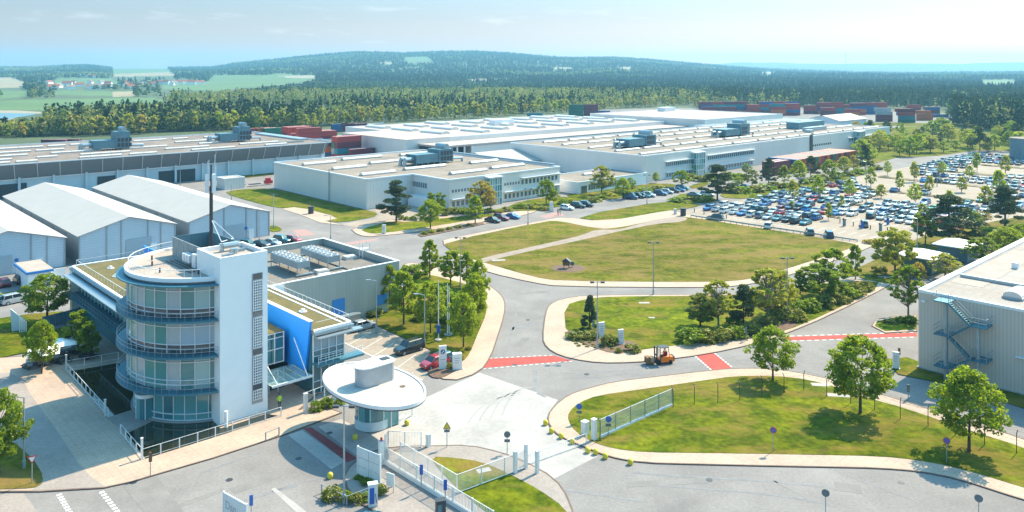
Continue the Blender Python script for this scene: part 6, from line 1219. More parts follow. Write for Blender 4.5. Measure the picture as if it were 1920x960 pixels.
rsign(1548, 972, 2.4, 'dark back of a round sign, left one on the bottom edge', 'signback'); rsign(1835, 985, 2.5, 'dark back of a round sign, right one on the bottom edge', 'signback'); rsign(951, 850, 2.1, 'round dark sign with plate below, on the pale apron', 'signback', plate=True); rsign(838, 840, 2.6, 'triangular warning sign on the kerb by the pale apron', 'warn', shape='tri', plate=True)
rsign(1086, 793, 2.0, 'round blue sign left of the sliding gate', 'signblue', plate=True); rsign(1141, 818, 2.0, 'round blue sign in front of the sliding gate mesh', 'signblue', plate=True); rsign(60, 908, 2.7, 'red and white give-way triangle on the bottom left verge', 'yield', shape='tri'); rsign(282, 893, 2.4, 'thin post with small brown plate by the pond corner', 'wood', shape='plate')
rsign(790, 922, 2.6, 'tall blue parking panel, left one before the white gate', 'signblue', shape='plate'); rsign(835, 952, 2.6, 'tall blue parking panel, right one before the white gate', 'signblue', shape='plate'); rsign(471, 965, 1.8, 'small blue panel sign at the bottom edge', 'signblue', shape='plate'); rsign(1703, 750, 1.9, 'dark double signal plate on the road before the ribbed hall', 'signback', shape='plate'); rsign(1686, 678, 1.9, 'small brown post sign behind the white pylon by the ribbed hall', 'wood', shape='plate'); rsign(1399, 640, 2.0, 'pale post sign at the end of the hedge by the crossing', 'signback', shape='plate'); rsign(1113, 628, 2.2, 'teal post beside the tall lamp in the sign bed', 'hvac', shape='plate')
def pylon(px, py, h, wd, label, logo=False, rz=None, dp=.3):
    x, y = G(px, py); t = thing('pylon_sign', label, 'sign', (x, y), A - math.pi / 2 + .75 if rz is None else rz, 'white pylon signs'); b = MB(); b.box(-wd / 2, wd / 2, -dp / 2, dp / 2, .1, h); b.build('panel', M['white_paint'], t); b = MB(); b.box(-wd / 2 - .1, wd / 2 + .1, -dp / 2 - .1, dp / 2 + .1, 0, .16); b.build('base', M['grey_metal'], t)
    b = MB()
    for k in range(3 if not logo else 1): b.box(-wd * .34, wd * (.3 - .08 * k), -dp / 2 - .012, -dp / 2 - .002, h * (.72 - .13 * k) if not logo else h * .42, (h * (.72 - .13 * k) if not logo else h * .42) + .1)
    b.build('lettering', M['grey_metal'], t)
    if logo:
        b = MB(); R0 = wd * .30; zc = h * .76; y0 = -dp / 2 - .004; b.tube((0, y0, zc), (0, y0 - .02, zc), R0, 28, mi=0); y1 = y0 - .024
        for q in range(4):
            P = [(0, y1, zc)] + [(R0 * .62 * math.cos(q * math.pi / 2 + k * math.pi / 16), y1, zc + R0 * .62 * math.sin(q * math.pi / 2 + k * math.pi / 16)) for k in range(9)]; b.add(P, [tuple(range(10))], 1 + q % 2)
        b.build('emblem', [M['dark_metal'], M['white_paint'], M['signblue']], t)
pylon(830, 693, 3.2, 1.0, 'tall white pylon sign with round emblem beside the red car', True, .25); pylon(857, 693, 2.2, 1.2, 'small blank white box sign right of the emblem pylon', rz=.25, dp=.7); pylon(1128, 633, 2.3, .95, 'taller white sign panel behind the lamp in the sign bed', rz=.35); pylon(1164, 646, 2.2, .85, 'white sign panel at the right of the sign bed', rz=.35)
pylon(1680, 692, 2.3, .8, 'white sign panel on the verge before the ribbed hall', rz=-.4); pylon(720, 439, 2.3, .9, 'white sign panel on the lawn before the big pine', rz=0); pylon(1034, 397, 2.8, 1.1, 'white sign panel right of the entrance bay cars', rz=0); pylon(1266, 402, 1.6, .8, 'small white panel beside the grey column at the path end', rz=0)
for i, (px, py, lab) in enumerate(((583, 401, 'dark advertising column on the pale pad left of the middle hall'), (1281, 405, 'dark advertising column at the dirt path end'))): x, y = G(px, py); o = MB((x, y, 0)).cyl(x, y, .75, 0, 1.9 + .1 * i, 14).cyl(x, y, .85, 1.9 + .1 * i, 2.05 + .1 * i, 14).build('advertising_column', M['dark_metal']); o.location = (x, y, 0); tag(o, lab, 'column')
# yellow bollard domes
for i, (px, py) in enumerate(((1023, 797), (1034, 812), (1052, 822), (1073, 832), (1102, 849), (1117, 852), (1135, 860), (1182, 871), (763, 797), (666, 824), (619, 897))):
    x, y = G(px, py); o = MB((x, y, 0)).lathe(x, y, [(.22, 0), (.27, .10), (.29, .30), (.25, .46), (.14, .56), (.01, .60)], 14).build('bollard', M['yellow'], None, True); o.location = (x, y, .02)
    tag(o, f'yellow dome bollard, {ordi(i + 1)} along the pale apron edge from the top left' if i < 8 else ('yellow dome bollard right behind the gatehouse', 'yellow dome bollard in the shade beside the gatehouse booth', 'pale yellow dome bollard on the kerb tip left of the billboard')[i - 8], 'bollard', 'yellow dome bollards')

# ---------------- fences and gates ----------------
def fence(name, label, pts, h, step, post, rail, bars=0, z=.02, cat='fence', wires=0, pr=.05, crank=False, base=0, brt=None):
    pts = [G(*p) for p in pts]; t = thing(name, label, cat, pts[0]); o3 = (*pts[0], 0); bb = MB(o3); br = MB(o3)
    for a, c in zip(pts, pts[1:]):
        L = math.hypot(c[0] - a[0], c[1] - a[1]); n = max(1, round(L / step)); dx, dy = (c[0] - a[0]) / L, (c[1] - a[1]) / L
        for i in range(n + 1 if c is pts[-1] else n):
            x, y = a[0] + dx * L * i / n, a[1] + dy * L * i / n; b = MB(o3)
            if crank: b.tube((x, y, 0), (x, y, h - .3), pr, 5); b.tube((x, y, h - .3), (x - dy * .3, y + dx * .3, h), pr, 5)
            else: b.bar((x - dx * pr, y - dy * pr), (x + dx * pr, y + dy * pr), pr * 2, 0, h)
            b.build('post', M[post], t)
        for zz in ([h - .05, .15 + base] if not wires else [h * k / wires for k in range(1, wires + 1)]): br.bar(a, c, .05 if not wires else .012, z + zz - (.04 if not wires else .006), z + zz + (.0 if not wires else .006))
        if bars:
            m_ = int(L / bars)
            for i in range(m_): q = (i + .5) / m_; x, y = a[0] + dx * L * q, a[1] + dy * L * q; w_ = brt or .022; bb.bar((x - dx * w_ / 2, y - dy * w_ / 2), (x + dx * w_ / 2, y + dy * w_ / 2), .02, z + .15 + base, z + h - .08)
        if base: br.bar(a, c, .22, z + .1, z + .1 + base)
    br.build('rail', M[rail], t)
    if bars: bb.build('bars', M[rail], t)
    return t
fence('sliding_gate', 'heavy white picket sliding gate running off the bottom edge', [(720, 871), (925, 998)], 1.9, 2.6, 'white_paint', 'white_paint', .2, cat='gate', base=.45, pr=.06, brt=.06)
fence('bar_fence', 'pale bar fence with a corner on the lower lawn, beside the white gate', [(751, 862), (857, 927), (988, 878)], 1.9, 2.5, 'whitemetal', 'whitemetal', .13)
fence('bar_fence', 'short bar fence between gatehouse and white gate', [(722, 846), (728, 838), (790, 840)], 1.7, 2.0, 'whitemetal', 'whitemetal', .16)
fence('barrier_gate', 'lowered white boom with hanging skirt across the apron', [(988, 872), (1100, 832)], 1.15, 5.5, 'whitemetal', 'whitemetal', .3, cat='barrier')
fence('sliding_gate', 'open steel sliding gate parked along the right lawn', [(1125, 823), (1260, 762)], 2.15, 2.6, 'steel', 'whitemetal', .12, cat='gate', base=.2)
fence('wire_fence', 'dark-posted wire fence crossing the right lawn', [(1125, 828), (1262, 766), (1302, 760), (1346, 757), (1387, 752), (1429, 743), (1470, 738), (1507, 733), (1550, 745), (1595, 758), (1640, 770), (1688, 787), (1740, 801), (1791, 818), (1846, 836), (1906, 852), (1990, 880)], 2.45, 30, 'dark_metal', 'dark_metal', wires=5, crank=True, pr=.045)
fence('railing', 'slim white railing along the round building pond, street side', [(265, 864), (527, 782)], 1.1, 2.0, 'whitemetal', 'whitemetal', z=.12); fence('railing', 'railing of the dark pond, upper left stretch', [(125, 697), (203, 785)], 1.1, 1.9, 'whitemetal', 'whitemetal', z=.12); fence('railing', 'short railing from footbridge to pond corner', [(226, 815), (266, 862)], 1.1, 1.8, 'whitemetal', 'whitemetal', z=.12)
fence('railing', 'glass railing at the terrace end of the dark pond', [(125, 693), (222, 676)], 1.1, 2.4, 'whitemetal', 'whitemetal', z=.12)
fence('railing', 'thin railing on the kerb before the stair tower', [(498, 828), (523, 818)], 1.0, 1.6, 'steel', 'steel'); fence('railing', 'white bar fence in front of the hedge at the entrance', [(570, 775), (645, 745)], 2.3, 1.6, 'white_paint', 'whitemetal', z=.1)
fence('railing', 'steel railing round the small hedge bed', [(603, 925), (650, 948), (735, 915)], .9, 3, 'grey_metal', 'grey_metal'); fence('garden_screen', 'teal glass screen between lawn and garden seats', [(80, 618), (150, 600)], 2.0, 2.2, 'steel', 'hvac', .12, brt=.12)
fence('wire_fence', 'wire fence along the lane at the left edge', [(-30, 612), (60, 590), (90, 600)], 1.5, 5, 'steel', 'steel', wires=2)
for i, (px, py, h, lab) in enumerate(((715, 872, 2.4, 'white gate pillar with a red lamp at the left gate end'), (1007, 889, 2.3, 'white post nearest the bottom on the pale apron'), (966, 888, 2.2, 'twin white post left of the boom hinge'), (986, 880, 2.5, 'white boom hinge post'), (803, 839, 1.4, 'white post at the end of the short bar fence'), (1114, 826, 2.3, 'white box pillar at the sliding gate end'), (1097, 816, 1.5, 'low white gate motor box'), (573, 775, 2.3, 'white pillar beside the office entrance fence'), (626, 762, 1.9, 'white post in the shade before the gatehouse'), (266, 862, 2.2, 'pale pond post at the street corner'), (197, 782, 2.0, 'pale pond post by the footbridge'), (124, 694, 2.0, 'pale pond post at the terrace'))):
    x, y = G(px, py); t = thing('gate_post', lab, 'post', (x, y), A, None); w_ = (.22, .16, .16, .14, .2, .24, .32, .2, .2, .1, .09, .09)[i]; b = MB(); b.box(-w_, w_, -w_, w_, 0, h); b.build('post', M['white_paint'], t); b = MB(); b.box(-w_ - .03, w_ + .03, -w_ - .03, w_ + .03, h, h + .05); b.build('cap', M['whitemetal'], t)
    if i == 0: b = MB(); b.cyl(0, 0, .12, h + .05, h + .35, 8); b.build('warning_lamp', M['signred'], t)
# billboard, chargers, info boards
x, y = G(672, 895); x2, y2 = G(712, 912); t = thing('billboard', 'large white panelled billboard between gate and hedge bed', 'billboard', (x, y), math.atan2(y2 - y, x2 - x)); L = math.hypot(x2 - x, y2 - y)
for k in range(3):
    for j in range(2): b = MB(); b.box(j * L / 2 + .03, (j + 1) * L / 2 - .03, -.06, .0, .35 + k * .85, .35 + k * .85 + .81); b.build('panel', M['white_paint'], t)
b = MB(); b.box(-.12, 0, -.1, .1, 0, 3.1); b.box(L, L + .12, -.1, .1, 0, 3.1); b.box(0, L, .002, .06, .3, 3.0); b.build('frame', M['whitemetal'], t)
x, y = G(420, 985); x2, y2 = G(462, 1010); t = thing('notice_board', 'white notice board with dark lettering at the bottom edge', 'sign', (x, y), math.atan2(y2 - y, x2 - x)); L = math.hypot(x2 - x, y2 - y)
b = MB(); b.box(0, L, -.05, .05, .5, 2.9); b.build('board', M['white_paint'], t); b = MB(); b.box(-.1, 0, -.08, .08, 0, 3.0); b.box(L, L + .1, -.08, .08, 0, 3.0)
for i in range(12): b.box(L * i / 12, L * i / 12 + .05, -.06, .06, 2.9, 3.0)
b.build('frame', M['whitemetal'], t)
def text(s, size, loc, parent, m_, rot=(R(90), 0, 0)):
    cu_ = bpy.data.curves.new('lettering', 'FONT'); cu_.body = s; cu_.size = size; cu_.extrude = .004; o = bpy.data.objects.new('lettering', cu_); C.objects.link(o); dg = bpy.context.evaluated_depsgraph_get(); me = bpy.data.meshes.new_from_object(o.evaluated_get(dg)); C.objects.unlink(o); bpy.data.objects.remove(o)
    me.materials.clear(); me.materials.append(m_); q = bpy.data.objects.new('lettering', me); C.objects.link(q); q.parent = parent; q.location = loc; q.rotation_euler = rot; return q
text('Dan', 1.0, (.25, -.06, 1.65), t, M['grey_metal'])
for px, py, h, m_, lab, scr in ((699, 950, 2.1, 'white_paint', 'white and blue charging cabinet beside the gate', 'signblue'), (826, 985, 2.2, 'dark_metal', 'black charging column at the bottom edge', 'hvac')):
    x, y = G(px, py); t = thing('charging_station', lab, 'charging station', (x, y), .3); b = MB(); b.box(-.42, .42, -.28, .28, 0, h); b.build('cabinet', M[m_], t); b = MB(); b.box(-.32, .1, -.3, -.282, .4, h - .25); b.build('front_panel', M[scr], t); b = MB(); b.box(-.46, .46, -.32, .32, h, h + .08); b.build('cap', M['whitemetal'] if scr == 'signblue' else M['dark_metal'], t)
    b = MB(); b.tube((.2, -.3, 1.3), (.3, -.45, .5), .03, 5); b.build('cable', M['rubber'], t)
x, y = G(732, 925); t = thing('info_board', 'tilted pale information board at the railing end', 'sign', (x, y), -.5); b = MB(); b.box(-.45, .45, -.04, .04, .7, 1.9); b.build('panel', M['white_paint'], t); b = MB(); b.cyl(-.3, .06, .04, 0, 1.6, 6); b.cyl(.3, .06, .04, 0, 1.6, 6); b.build('legs', M['grey_metal'], t)
# wooden insect house on its round bed
P = [(1065 + 32 * math.cos(k / 20 * 6.283), 504 + 7 * math.sin(k / 20 * 6.283)) for k in range(20)]; patch('planting_bed', P, .15, M['mulch'])
x, y = G(1062, 504); t = thing('insect_house', 'little wooden insect house on posts in the round bark bed', 'insect house', (x, y), -.3); b = MB(); b.box(-.7, .7, -.3, .3, .7, 1.6); b.build('box', M['wood'], t); b = MB(); b.add([(-.95, -.5, 1.5), (.95, -.5, 1.5), (.95, .5, 1.5), (-.95, .5, 1.5), (0, -.5, 2.2), (0, .5, 2.2)], [(0, 4, 5, 3), (4, 1, 2, 5), (0, 1, 4), (2, 3, 5)]); b.build('roof', M['dark_metal'], t); b = MB(); b.cyl(-.5, 0, .07, 0, .7, 6); b.cyl(.5, 0, .07, 0, .7, 6); b.build('legs', M['wood'], t)
x, y = G(1073, 502); t = thing('info_board', 'small teal board beside the insect house', 'sign', (x, y), -.3); b = MB(); b.box(-.4, .4, -.03, .03, .5, 1.2); b.build('panel', M['teal'] if 'teal' in M else M['hvac'], t); b = MB(); b.cyl(0, .05, .05, 0, .9, 6); b.build('post', M['wood'], t)
# garden seats and umbrellas at the left
for i, (px, py, s, lab) in enumerate(((112, 672, 1.0, 'right white garden parasol beside the small trees'), (82, 690, .9, 'left white garden parasol behind the lime-green tree'))):
    x, y = G(px, py); t = thing('parasol', lab, 'parasol', (x, y), .5, 'garden parasols'); b = MB(); b.cyl(0, 0, .05, 0, 2.4, 6); b.build('pole', M['steel'], t); b = MB(); c_ = (0, 0, 2.75); q = 2.1 * s; b.add([(-q, -q, 2.2), (q, -q, 2.2), (q, q, 2.2), (-q, q, 2.2), c_], [(0, 1, 4), (1, 2, 4), (2, 3, 4), (3, 0, 4)]); b.build('canopy', M['white'], t)
def picnic(px, py, lab):
    x, y = G(px, py); t = thing('garden_table', lab, 'table', (x, y), A + .3, 'garden tables'); b = MB(); b.box(-.9, .9, -.4, .4, .70, .76); b.build('table_top', M['dark_metal'], t)
    for s in (-1, 1): b = MB(); b.box(-.9, .9, s * .8 - .15, s * .8 + .15, .42, .47); b.build('bench', M['dark_metal'], t)
    b = MB()
    for s in (-.7, .7): b.box(s - .05, s + .05, -.8, .8, .0, .42); b.box(s - .05, s + .05, -.3, .3, .42, .7)
    b.build('legs', M['dark_metal'], t)
for px, py, lab in ((100, 662, 'garden table under the right parasol'), (118, 680, 'garden table nearest the pond terrace'), (145, 662, 'garden table below the first dark tree'), (164, 672, 'garden table below the second dark tree'), (58, 690, 'garden table left of the lime-green tree'), (88, 684, 'garden table behind the lime-green tree trunk'), (128, 664, 'garden table between parasol and dark trees')): picnic(px, py, lab)
x, y = G(35, 622); t = thing('sculpture', 'tall folded pale blue steel sculpture on the left lawn', 'sculpture', (x, y), .4); b = MB(); b.add([(-.9, 0, 0), (.9, .5, 0), (.9, .5, 1.4), (-1.1, 0, 3.6), (-.9, .25, 0), (.9, .75, 0), (.9, .75, 1.4), (-1.1, .25, 3.6)], [(0, 1, 2, 3), (7, 6, 5, 4), (0, 4, 5, 1), (1, 5, 6, 2), (2, 6, 7, 3), (3, 7, 4, 0)]); b.build('wing_panel', M['concwall'], t); b = MB(); 
for k in range(4): b.box(.2 + k * .28, .34 + k * .28, -.9, -.8, 0, 2.4 - .25 * k)
b.build('slats', M['whitemetal'], t)
for i, px in enumerate((118, 124)): x, y = G(px, 552 - i); t = thing('bicycle_rack', f'{("left", "right")[i]} bicycle rack hoop group by the kiosk doors', 'bicycle rack', (x, y), A); b = MB(); [b.tube((k * .4, 0, 0), (k * .4, 0, .8), .03, 5) for k in range(4)]; b.tube((0, 0, .8), (1.2, 0, .8), .03, 5); b.build('hoops', M['steel'], t)

# ---------------- forklift, people ----------------
def skinned(name, joints, bones, mats, mfun=None):
    """joints: list of (x,y,z,r); a body grown over a skeleton as one surface"""
    me = bpy.data.meshes.new(name); me.from_pydata([j[:3] for j in joints], bones, []); o = bpy.data.objects.new(name, me); C.objects.link(o)
    sm = o.modifiers.new('skin', 'SKIN'); su = o.modifiers.new('sub', 'SUBSURF'); su.levels = 1; su.render_levels = 1
    lay = me.skin_vertices[0].data
    for i, j in enumerate(joints): lay[i].radius = (j[3], j[3])
    lay[0].use_root = True; dg = bpy.context.evaluated_depsgraph_get(); m2 = bpy.data.meshes.new_from_object(o.evaluated_get(dg)); C.objects.unlink(o); bpy.data.objects.remove(o); m2.name = name
    m2.materials.clear(); [m2.materials.append(m) for m in mats]
    if mfun:
        for p in m2.polygons: p.material_index = mfun(p.center)
    m2.shade_smooth(); return m2
def person(x, y, z, rz, label, pose, top, legs):
    if pose == 'stand': J = [(0, 0, .95, .15), (0, 0, 1.2, .15), (0, 0, 1.42, .16), (0, 0, 1.52, .06), (0, -.02, 1.62, .085), (0, -.02, 1.72, .09), (.19, 0, 1.42, .06), (.26, .02, 1.15, .045), (.27, -.1, .92, .035), (.27, -.13, .84, .04), (-.19, 0, 1.42, .06), (-.26, .02, 1.15, .045), (-.25, -.12, .93, .035), (-.25, -.15, .85, .04), (.1, 0, .9, .1), (.11, .03, .5, .065), (.11, .0, .08, .05), (.11, -.14, .05, .045), (-.1, 0, .9, .1), (-.11, -.08, .5, .065), (-.12, -.1, .08, .05), (-.12, -.24, .05, .045)]
    else: J = [(0, 0, .5, .15), (0, .02, .75, .15), (0, .03, .98, .16), (0, .02, 1.08, .06), (0, 0, 1.17, .085), (0, 0, 1.27, .09), (.19, .02, .97, .06), (.26, -.08, .74, .045), (.2, -.33, .8, .035), (.16, -.4, .82, .04), (-.19, .02, .97, .06), (-.26, -.08, .74, .045), (-.2, -.33, .8, .035), (-.16, -.4, .82, .04), (.1, 0, .46, .1), (.12, -.42, .48, .065), (.12, -.45, .1, .05), (.12, -.58, .06, .045), (-.1, 0, .46, .1), (-.12, -.42, .48, .065), (-.12, -.45, .1, .05), (-.12, -.58, .06, .045)]
    Bn = [(0, 1), (1, 2), (2, 3), (3, 4), (4, 5), (2, 6), (6, 7), (7, 8), (8, 9), (2, 10), (10, 11), (11, 12), (12, 13), (0, 14), (14, 15), (15, 16), (16, 17), (0, 18), (18, 19), (19, 20), (20, 21)]; hz_ = J[3][2]; hip = J[0][2] - .02
    me = skinned('person', J, Bn, [M[top], M[legs], M['skin'], M['navy']], lambda c: 2 if c.z > hz_ else (1 if c.z < hip else (2 if abs(c.x) > .14 and c.y < -.06 and c.z < hz_ - .22 and c.z > hip - .2 and pose == 'stand' else 0)))
    o = bpy.data.objects.new('person', me); C.objects.link(o); at(o, x, y, z, rz); tag(o, label, 'person'); b = MB(); b.lathe(0, J[5][1] + .015, [(.001, J[5][2] + .115), (.07, J[5][2] + .09), (.105, J[5][2] + .03), (.1, J[5][2] - .03)], 10); b.build('hair', M['navy'], o); return o
x, y = G(1240, 681); FR = math.pi + .22; t = thing('forklift', 'orange and black forklift with a pallet of crates crossing the road', 'forklift', (x, y), FR)
b = MB(); b.add([(-1.55, -.6, .3), (.35, -.6, .3), (.35, .6, .3), (-1.55, .6, .3), (-1.5, -.58, .95), (-.2, -.58, 1.05), (-.2, .58, 1.05), (-1.5, .58, .95), (.35, -.58, .55), (.35, .58, .55)], [(0, 1, 8, 5, 4), (3, 7, 6, 9, 2), (0, 4, 7, 3), (4, 5, 6, 7), (5, 8, 9, 6), (1, 2, 9, 8), (0, 3, 2, 1)]); b.build('chassis', M['orange'], t)
b = MB(); b.box(-1.72, -1.5, -.5, .5, .35, 1.0); b.build('counterweight', M['dark_metal'], t)
b = MB()
for xx, yy in ((-1.0, -.55), (-1.0, .55), (.35, -.55), (.35, .55)): b.tube((xx, yy, .9 if xx < 0 else .5), (xx * .82 + .05, yy * .9, 2.25), .05, 5)
b.box(-.9, .45, -.55, .55, 2.22, 2.3); b.build('cab_guard', M['dark_metal'], t); b = MB(); b.box(.40, .42, -.5, .5, .9, 2.1); b.build('cab_glass', M['clearglass'], t)
b = MB(); [b.box(.75, .9, s - .06, s + .06, .1, 2.35) for s in (-.4, .4)]; b.box(.72, .93, -.4, .4, 1.2, 1.3); b.box(.72, .93, -.4, .4, 2.25, 2.35); b.box(.92, 1.0, -.55, .55, .25, .7); b.build('mast', M['dark_metal'], t)
b = MB(); [b.box(1.0, 2.1, s - .06, s + .06, .2, .25) for s in (-.3, .3)]; b.build('fork', M['grey_metal'], t)
for xx, yy, r_ in ((.6, -.52, .34), (.6, .52, .34), (-1.1, -.5, .28), (-1.1, .5, .28)): o = MB().tube((0, -.12, 0), (0, .12, 0), r_, 14).build('wheel', M['rubber'], t); o.location = (xx, yy, r_)
b = MB(); b.box(-.7, -.2, -.25, .25, .95, 1.15); b.box(-.78, -.68, -.25, .25, 1.1, 1.6); b.build('seat', M['navy'], t)
co, si = math.cos(FR), math.sin(FR); fx = lambda a, c: (x + a * co - c * si, y + a * si + c * co)
person(*fx(-.42, 0), .62, FR + math.pi / 2, 'forklift driver in a dark red top sitting under the cab roof', 'sit', 'signred', 'navy')
px_, py_ = fx(1.75, 0); o = MB(); o.box(-.55, .55, -.5, .5, .25, .37)
for k in range(5): o.box(-.56, .56, -.5 + k * .225, -.4 + k * .225, .37, .40)
o = o.build('pallet', M['wood']); at(o, px_, py_, 0, FR); tag(o, 'wooden pallet carried on the forklift tines', 'pallet')
for i, (a, c) in enumerate(((-.27, -.25), (.27, -.25), (-.27, .25), (.27, .25))): q = fx(1.75 + a, c); o = MB().box(-.25, .25, -.23, .23, .41, 1.0).box(-.26, .26, -.24, .24, 1.0, 1.04).build('cardboard_box', M['wood'] if i % 2 else mat('cardboard', (.42, .27, .16), .8)); at(o, *q, 0, FR); tag(o, ('front left', 'front right', 'rear left', 'rear right')[i] + ' brown box on the forklift pallet', 'box', 'boxes on the forklift pallet')
x, y = G(524, 768); person(x, y, .1, .6, 'person in a yellow-green safety vest at the office entrance', 'stand', 'hivis', 'navy')
x, y = G(1046, 404); person(x, y, .1, 1.9, 'left one of two pedestrians before the white sign panel', 'stand', 'navy', 'navy'); x, y = G(1050, 404); person(x, y, .1, 1.2, 'right one of two pedestrians before the white sign panel', 'stand', 'signback', 'navy')
# trailer by the largest hall, tractor with wagons
x, y = guv(1256, 334); t, B = grp('lorry', 'grey tank lorry parked at the corner of the largest hall', 'lorry', x, y); b = B(); b.box(x - 3, x - 1.2, y - 1.1, y + 1.1, .6, 2.8); b.build('cab', M['whitemetal'], t); b = B(); b.tube((x - .9, y, 1.7), (x + 5, y, 1.7), 1.05, 14); b.build('tank', M['steel'], t)
for k in (-2.2, .5, 3.6, 4.6): b = B(); b.tube((x + k, y - 1.1, .5), (x + k, y + 1.1, .5), .5, 12); b.build('wheels', M['rubber'], t)
x, y = guv(503, 346); t, B = grp('tow_tractor', 'small red tow tractor with two flat wagons left of the middle hall', 'tractor', x, y); b = B(); b.box(x - 1.3, x + 1.3, y - .8, y + .8, .4, 1.5); b.box(x - .8, x + .6, y - .7, y + .7, 1.5, 2.3); b.build('body', M['signred'], t); b = B(); [b.box(x - 7 - k * 5, x - 3 - k * 5, y - .8 + k, y + .8 + k, .6, .8) for k in (0, 1)]; b.build('wagons', M['dark_metal'], t)
# benches with hedge bed, bin
for i, (px, py) in enumerate(((1693, 610), (1640, 627))):
    pass
# ---------------- trees, shrubs, hedges ----------------
def row(L):
    o = sorted(range(len(L)), key=lambda i: (L[i][0], i)); return [(i, o.index(i) + 1) + tuple(L[i]) for i in range(len(L))]
def tr(px, base, top, wpx, kind, leaf, label, lod=1, group=None):
    Y = FP * HC / (base - YH); return plant(px, base, (base - top) / (base - YH) * HC, wpx * Y / FP * (.9 if kind in ('young', 'maple') else 1), kind, leaf, label, lod, group)
tr(1449, 715, 611, 86, 'maple', 'maple', 'round bright green tree at the top of the right lawn, leftmost of three', 0); tr(1613, 776, 626, 110, 'maple', 'maple', 'largest bright green tree in the middle of the right lawn', 0); tr(1817, 848, 688, 128, 'maple', 'maple', 'bright green tree nearest the right edge on the lawn', 0)
tr(-2, 890, 722, 92, 'maple', 'green', 'green tree cut by the left edge on the bottom verge', 0); tr(88, 603, 511, 78, 'maple', 'green', 'broad green tree between the kiosk and the left lawn', 0); tr(78, 702, 598, 58, 'maple', 'maple', 'lime-green tree in the paved garden', 0); tr(146, 662, 574, 46, 'young', 'green', 'left one of two shaded trees by the gallery wall', 0); tr(166, 675, 600, 40, 'young', 'green', 'right one of two shaded trees by the gallery wall', 0)
g_ = 'trees on the tree island'
for i, (a, b_, c, d, k, l) in enumerate(((730, 584, 492, 46, 'young', 'young'), (757, 610, 504, 60, 'young', 'young'), (807, 626, 524, 62, 'maple', 'young'), (869, 652, 545, 66, 'maple', 'young'), (806, 522, 446, 40, 'young', 'young'), (845, 532, 462, 44, 'young', 'young'), (875, 537, 468, 42, 'young', 'young'), (898, 588, 484, 46, 'maple', 'young'), (888, 612, 508, 52, 'maple', 'young'))):
    tr(a, b_, c, d * .88, k, l, 'spring-green tree on the tree island, ' + ('at its far left by the plant building', 'second from the left above the bays', 'behind the left slim lamp', 'in front of the pylon sign, nearest the junction', 'at the upper left beside the round shrubs', 'in the middle of the upper row', 'at the right of the upper row by the lamp', 'at the right tip, taller and yellower', 'at the right edge just behind the nearest one')[i], 0, g_)
for i, (px, b_, t_, w_) in enumerate(((772, 520, 487, 36), (792, 513, 486, 28), (760, 516, 492, 24), (847, 575, 545, 30), (832, 560, 535, 36), (870, 560, 540, 30), (820, 600, 568, 34), (850, 610, 576, 40), (740, 575, 562, 22), (700, 592, 574, 34), (720, 578, 566, 20), (860, 590, 560, 34), (790, 600, 575, 30), (842, 690, 676, 18), (862, 676, 664, 14), (812, 664, 654, 12), (878, 657, 648, 12))): tr(px, b_, t_, w_, 'bush', 'green' if i < 8 else 'shrub', f'rounded shrub on the tree island, {ordi(i + 1)} counted from back to sign bed' if i else 'big dark ball-shaped shrub right of the plant building', 1, 'shrubs on the tree island')
tr(1106, 622, 553, 34, 'spruce', 'pine', 'small pointed spruce behind the sign bed', 0)
tr(1313, 613, 545, 52, 'young', 'shrub', 'light tree at the left end of the lawn tree group', 0); tr(1347, 615, 522, 62, 'sparse', 'spring', 'bare-looking open tree, second in the lawn tree group', 0); tr(1394, 612, 533, 54, 'pine', 'pine', 'dark pine in the lawn tree group', 0); tr(1440, 606, 500, 84, 'sparse', 'spring', 'wide yellowish open tree beside the lamp', 0); tr(1465, 590, 505, 60, 'maple', 'spring', 'yellow-green tree touching the lamp in the tree group', 0); tr(1537, 564, 492, 72, 'green', 'green', 'rounded rich green tree right of the lamp', 0); tr(1560, 548, 462, 62, 'green', 'maple', 'taller bright green tree behind the rich green one', 0); tr(1604, 525, 455, 32, 'young', 'young', 'slim tree beside the road to the car park', 0); tr(1500, 560, 505, 34, 'young', 'green', 'small green tree between lamp and rich green tree')
for i, rk_, px, b_, t_, w_ in row(((1297, 643, 612, 52), (1325, 640, 610, 40), (1352, 638, 606, 44), (1380, 632, 603, 40), (1410, 625, 600, 40), (1440, 610, 590, 34), (1375, 610, 590, 30), (1462, 602, 575, 30), (1490, 600, 570, 40), (1515, 582, 556, 44), (1545, 575, 548, 40), (1570, 566, 545, 40), (1590, 560, 534, 36), (1607, 554, 530, 34), (1625, 545, 524, 26), (1500, 585, 562, 30), (1455, 585, 562, 30))): tr(px, b_, t_, w_, 'bush', 'shrub' if i % 3 else 'green', f'shrub in the long shrub belt by the red crossing, {ordi(rk_)} from the left', 1, 'shrubs of the shrub belt')
for i, rk_, px, b_, t_, w_ in row(((1080, 634, 616, 36), (1104, 634, 616, 36), (1140, 648, 620, 26), (1160, 662, 651, 14), (1186, 660, 640, 28), (1152, 645, 628, 20))): tr(px, b_, t_, w_, 'bush', 'shrub', f'shrub in the sign bed, {ordi(rk_)} from the left', 1, 'shrubs of the sign bed')
for i in range(16): px = 1075 + i * 5.2; tr(px, 641 + (i % 3) * 4 + i * .5, 636 + (i % 3) * 4 + i * .5, 8, 'bush', 'shrub', f'tiny plant in the bark of the sign bed, {ordi(i + 1)} from the left', 2, 'tiny bed plants')
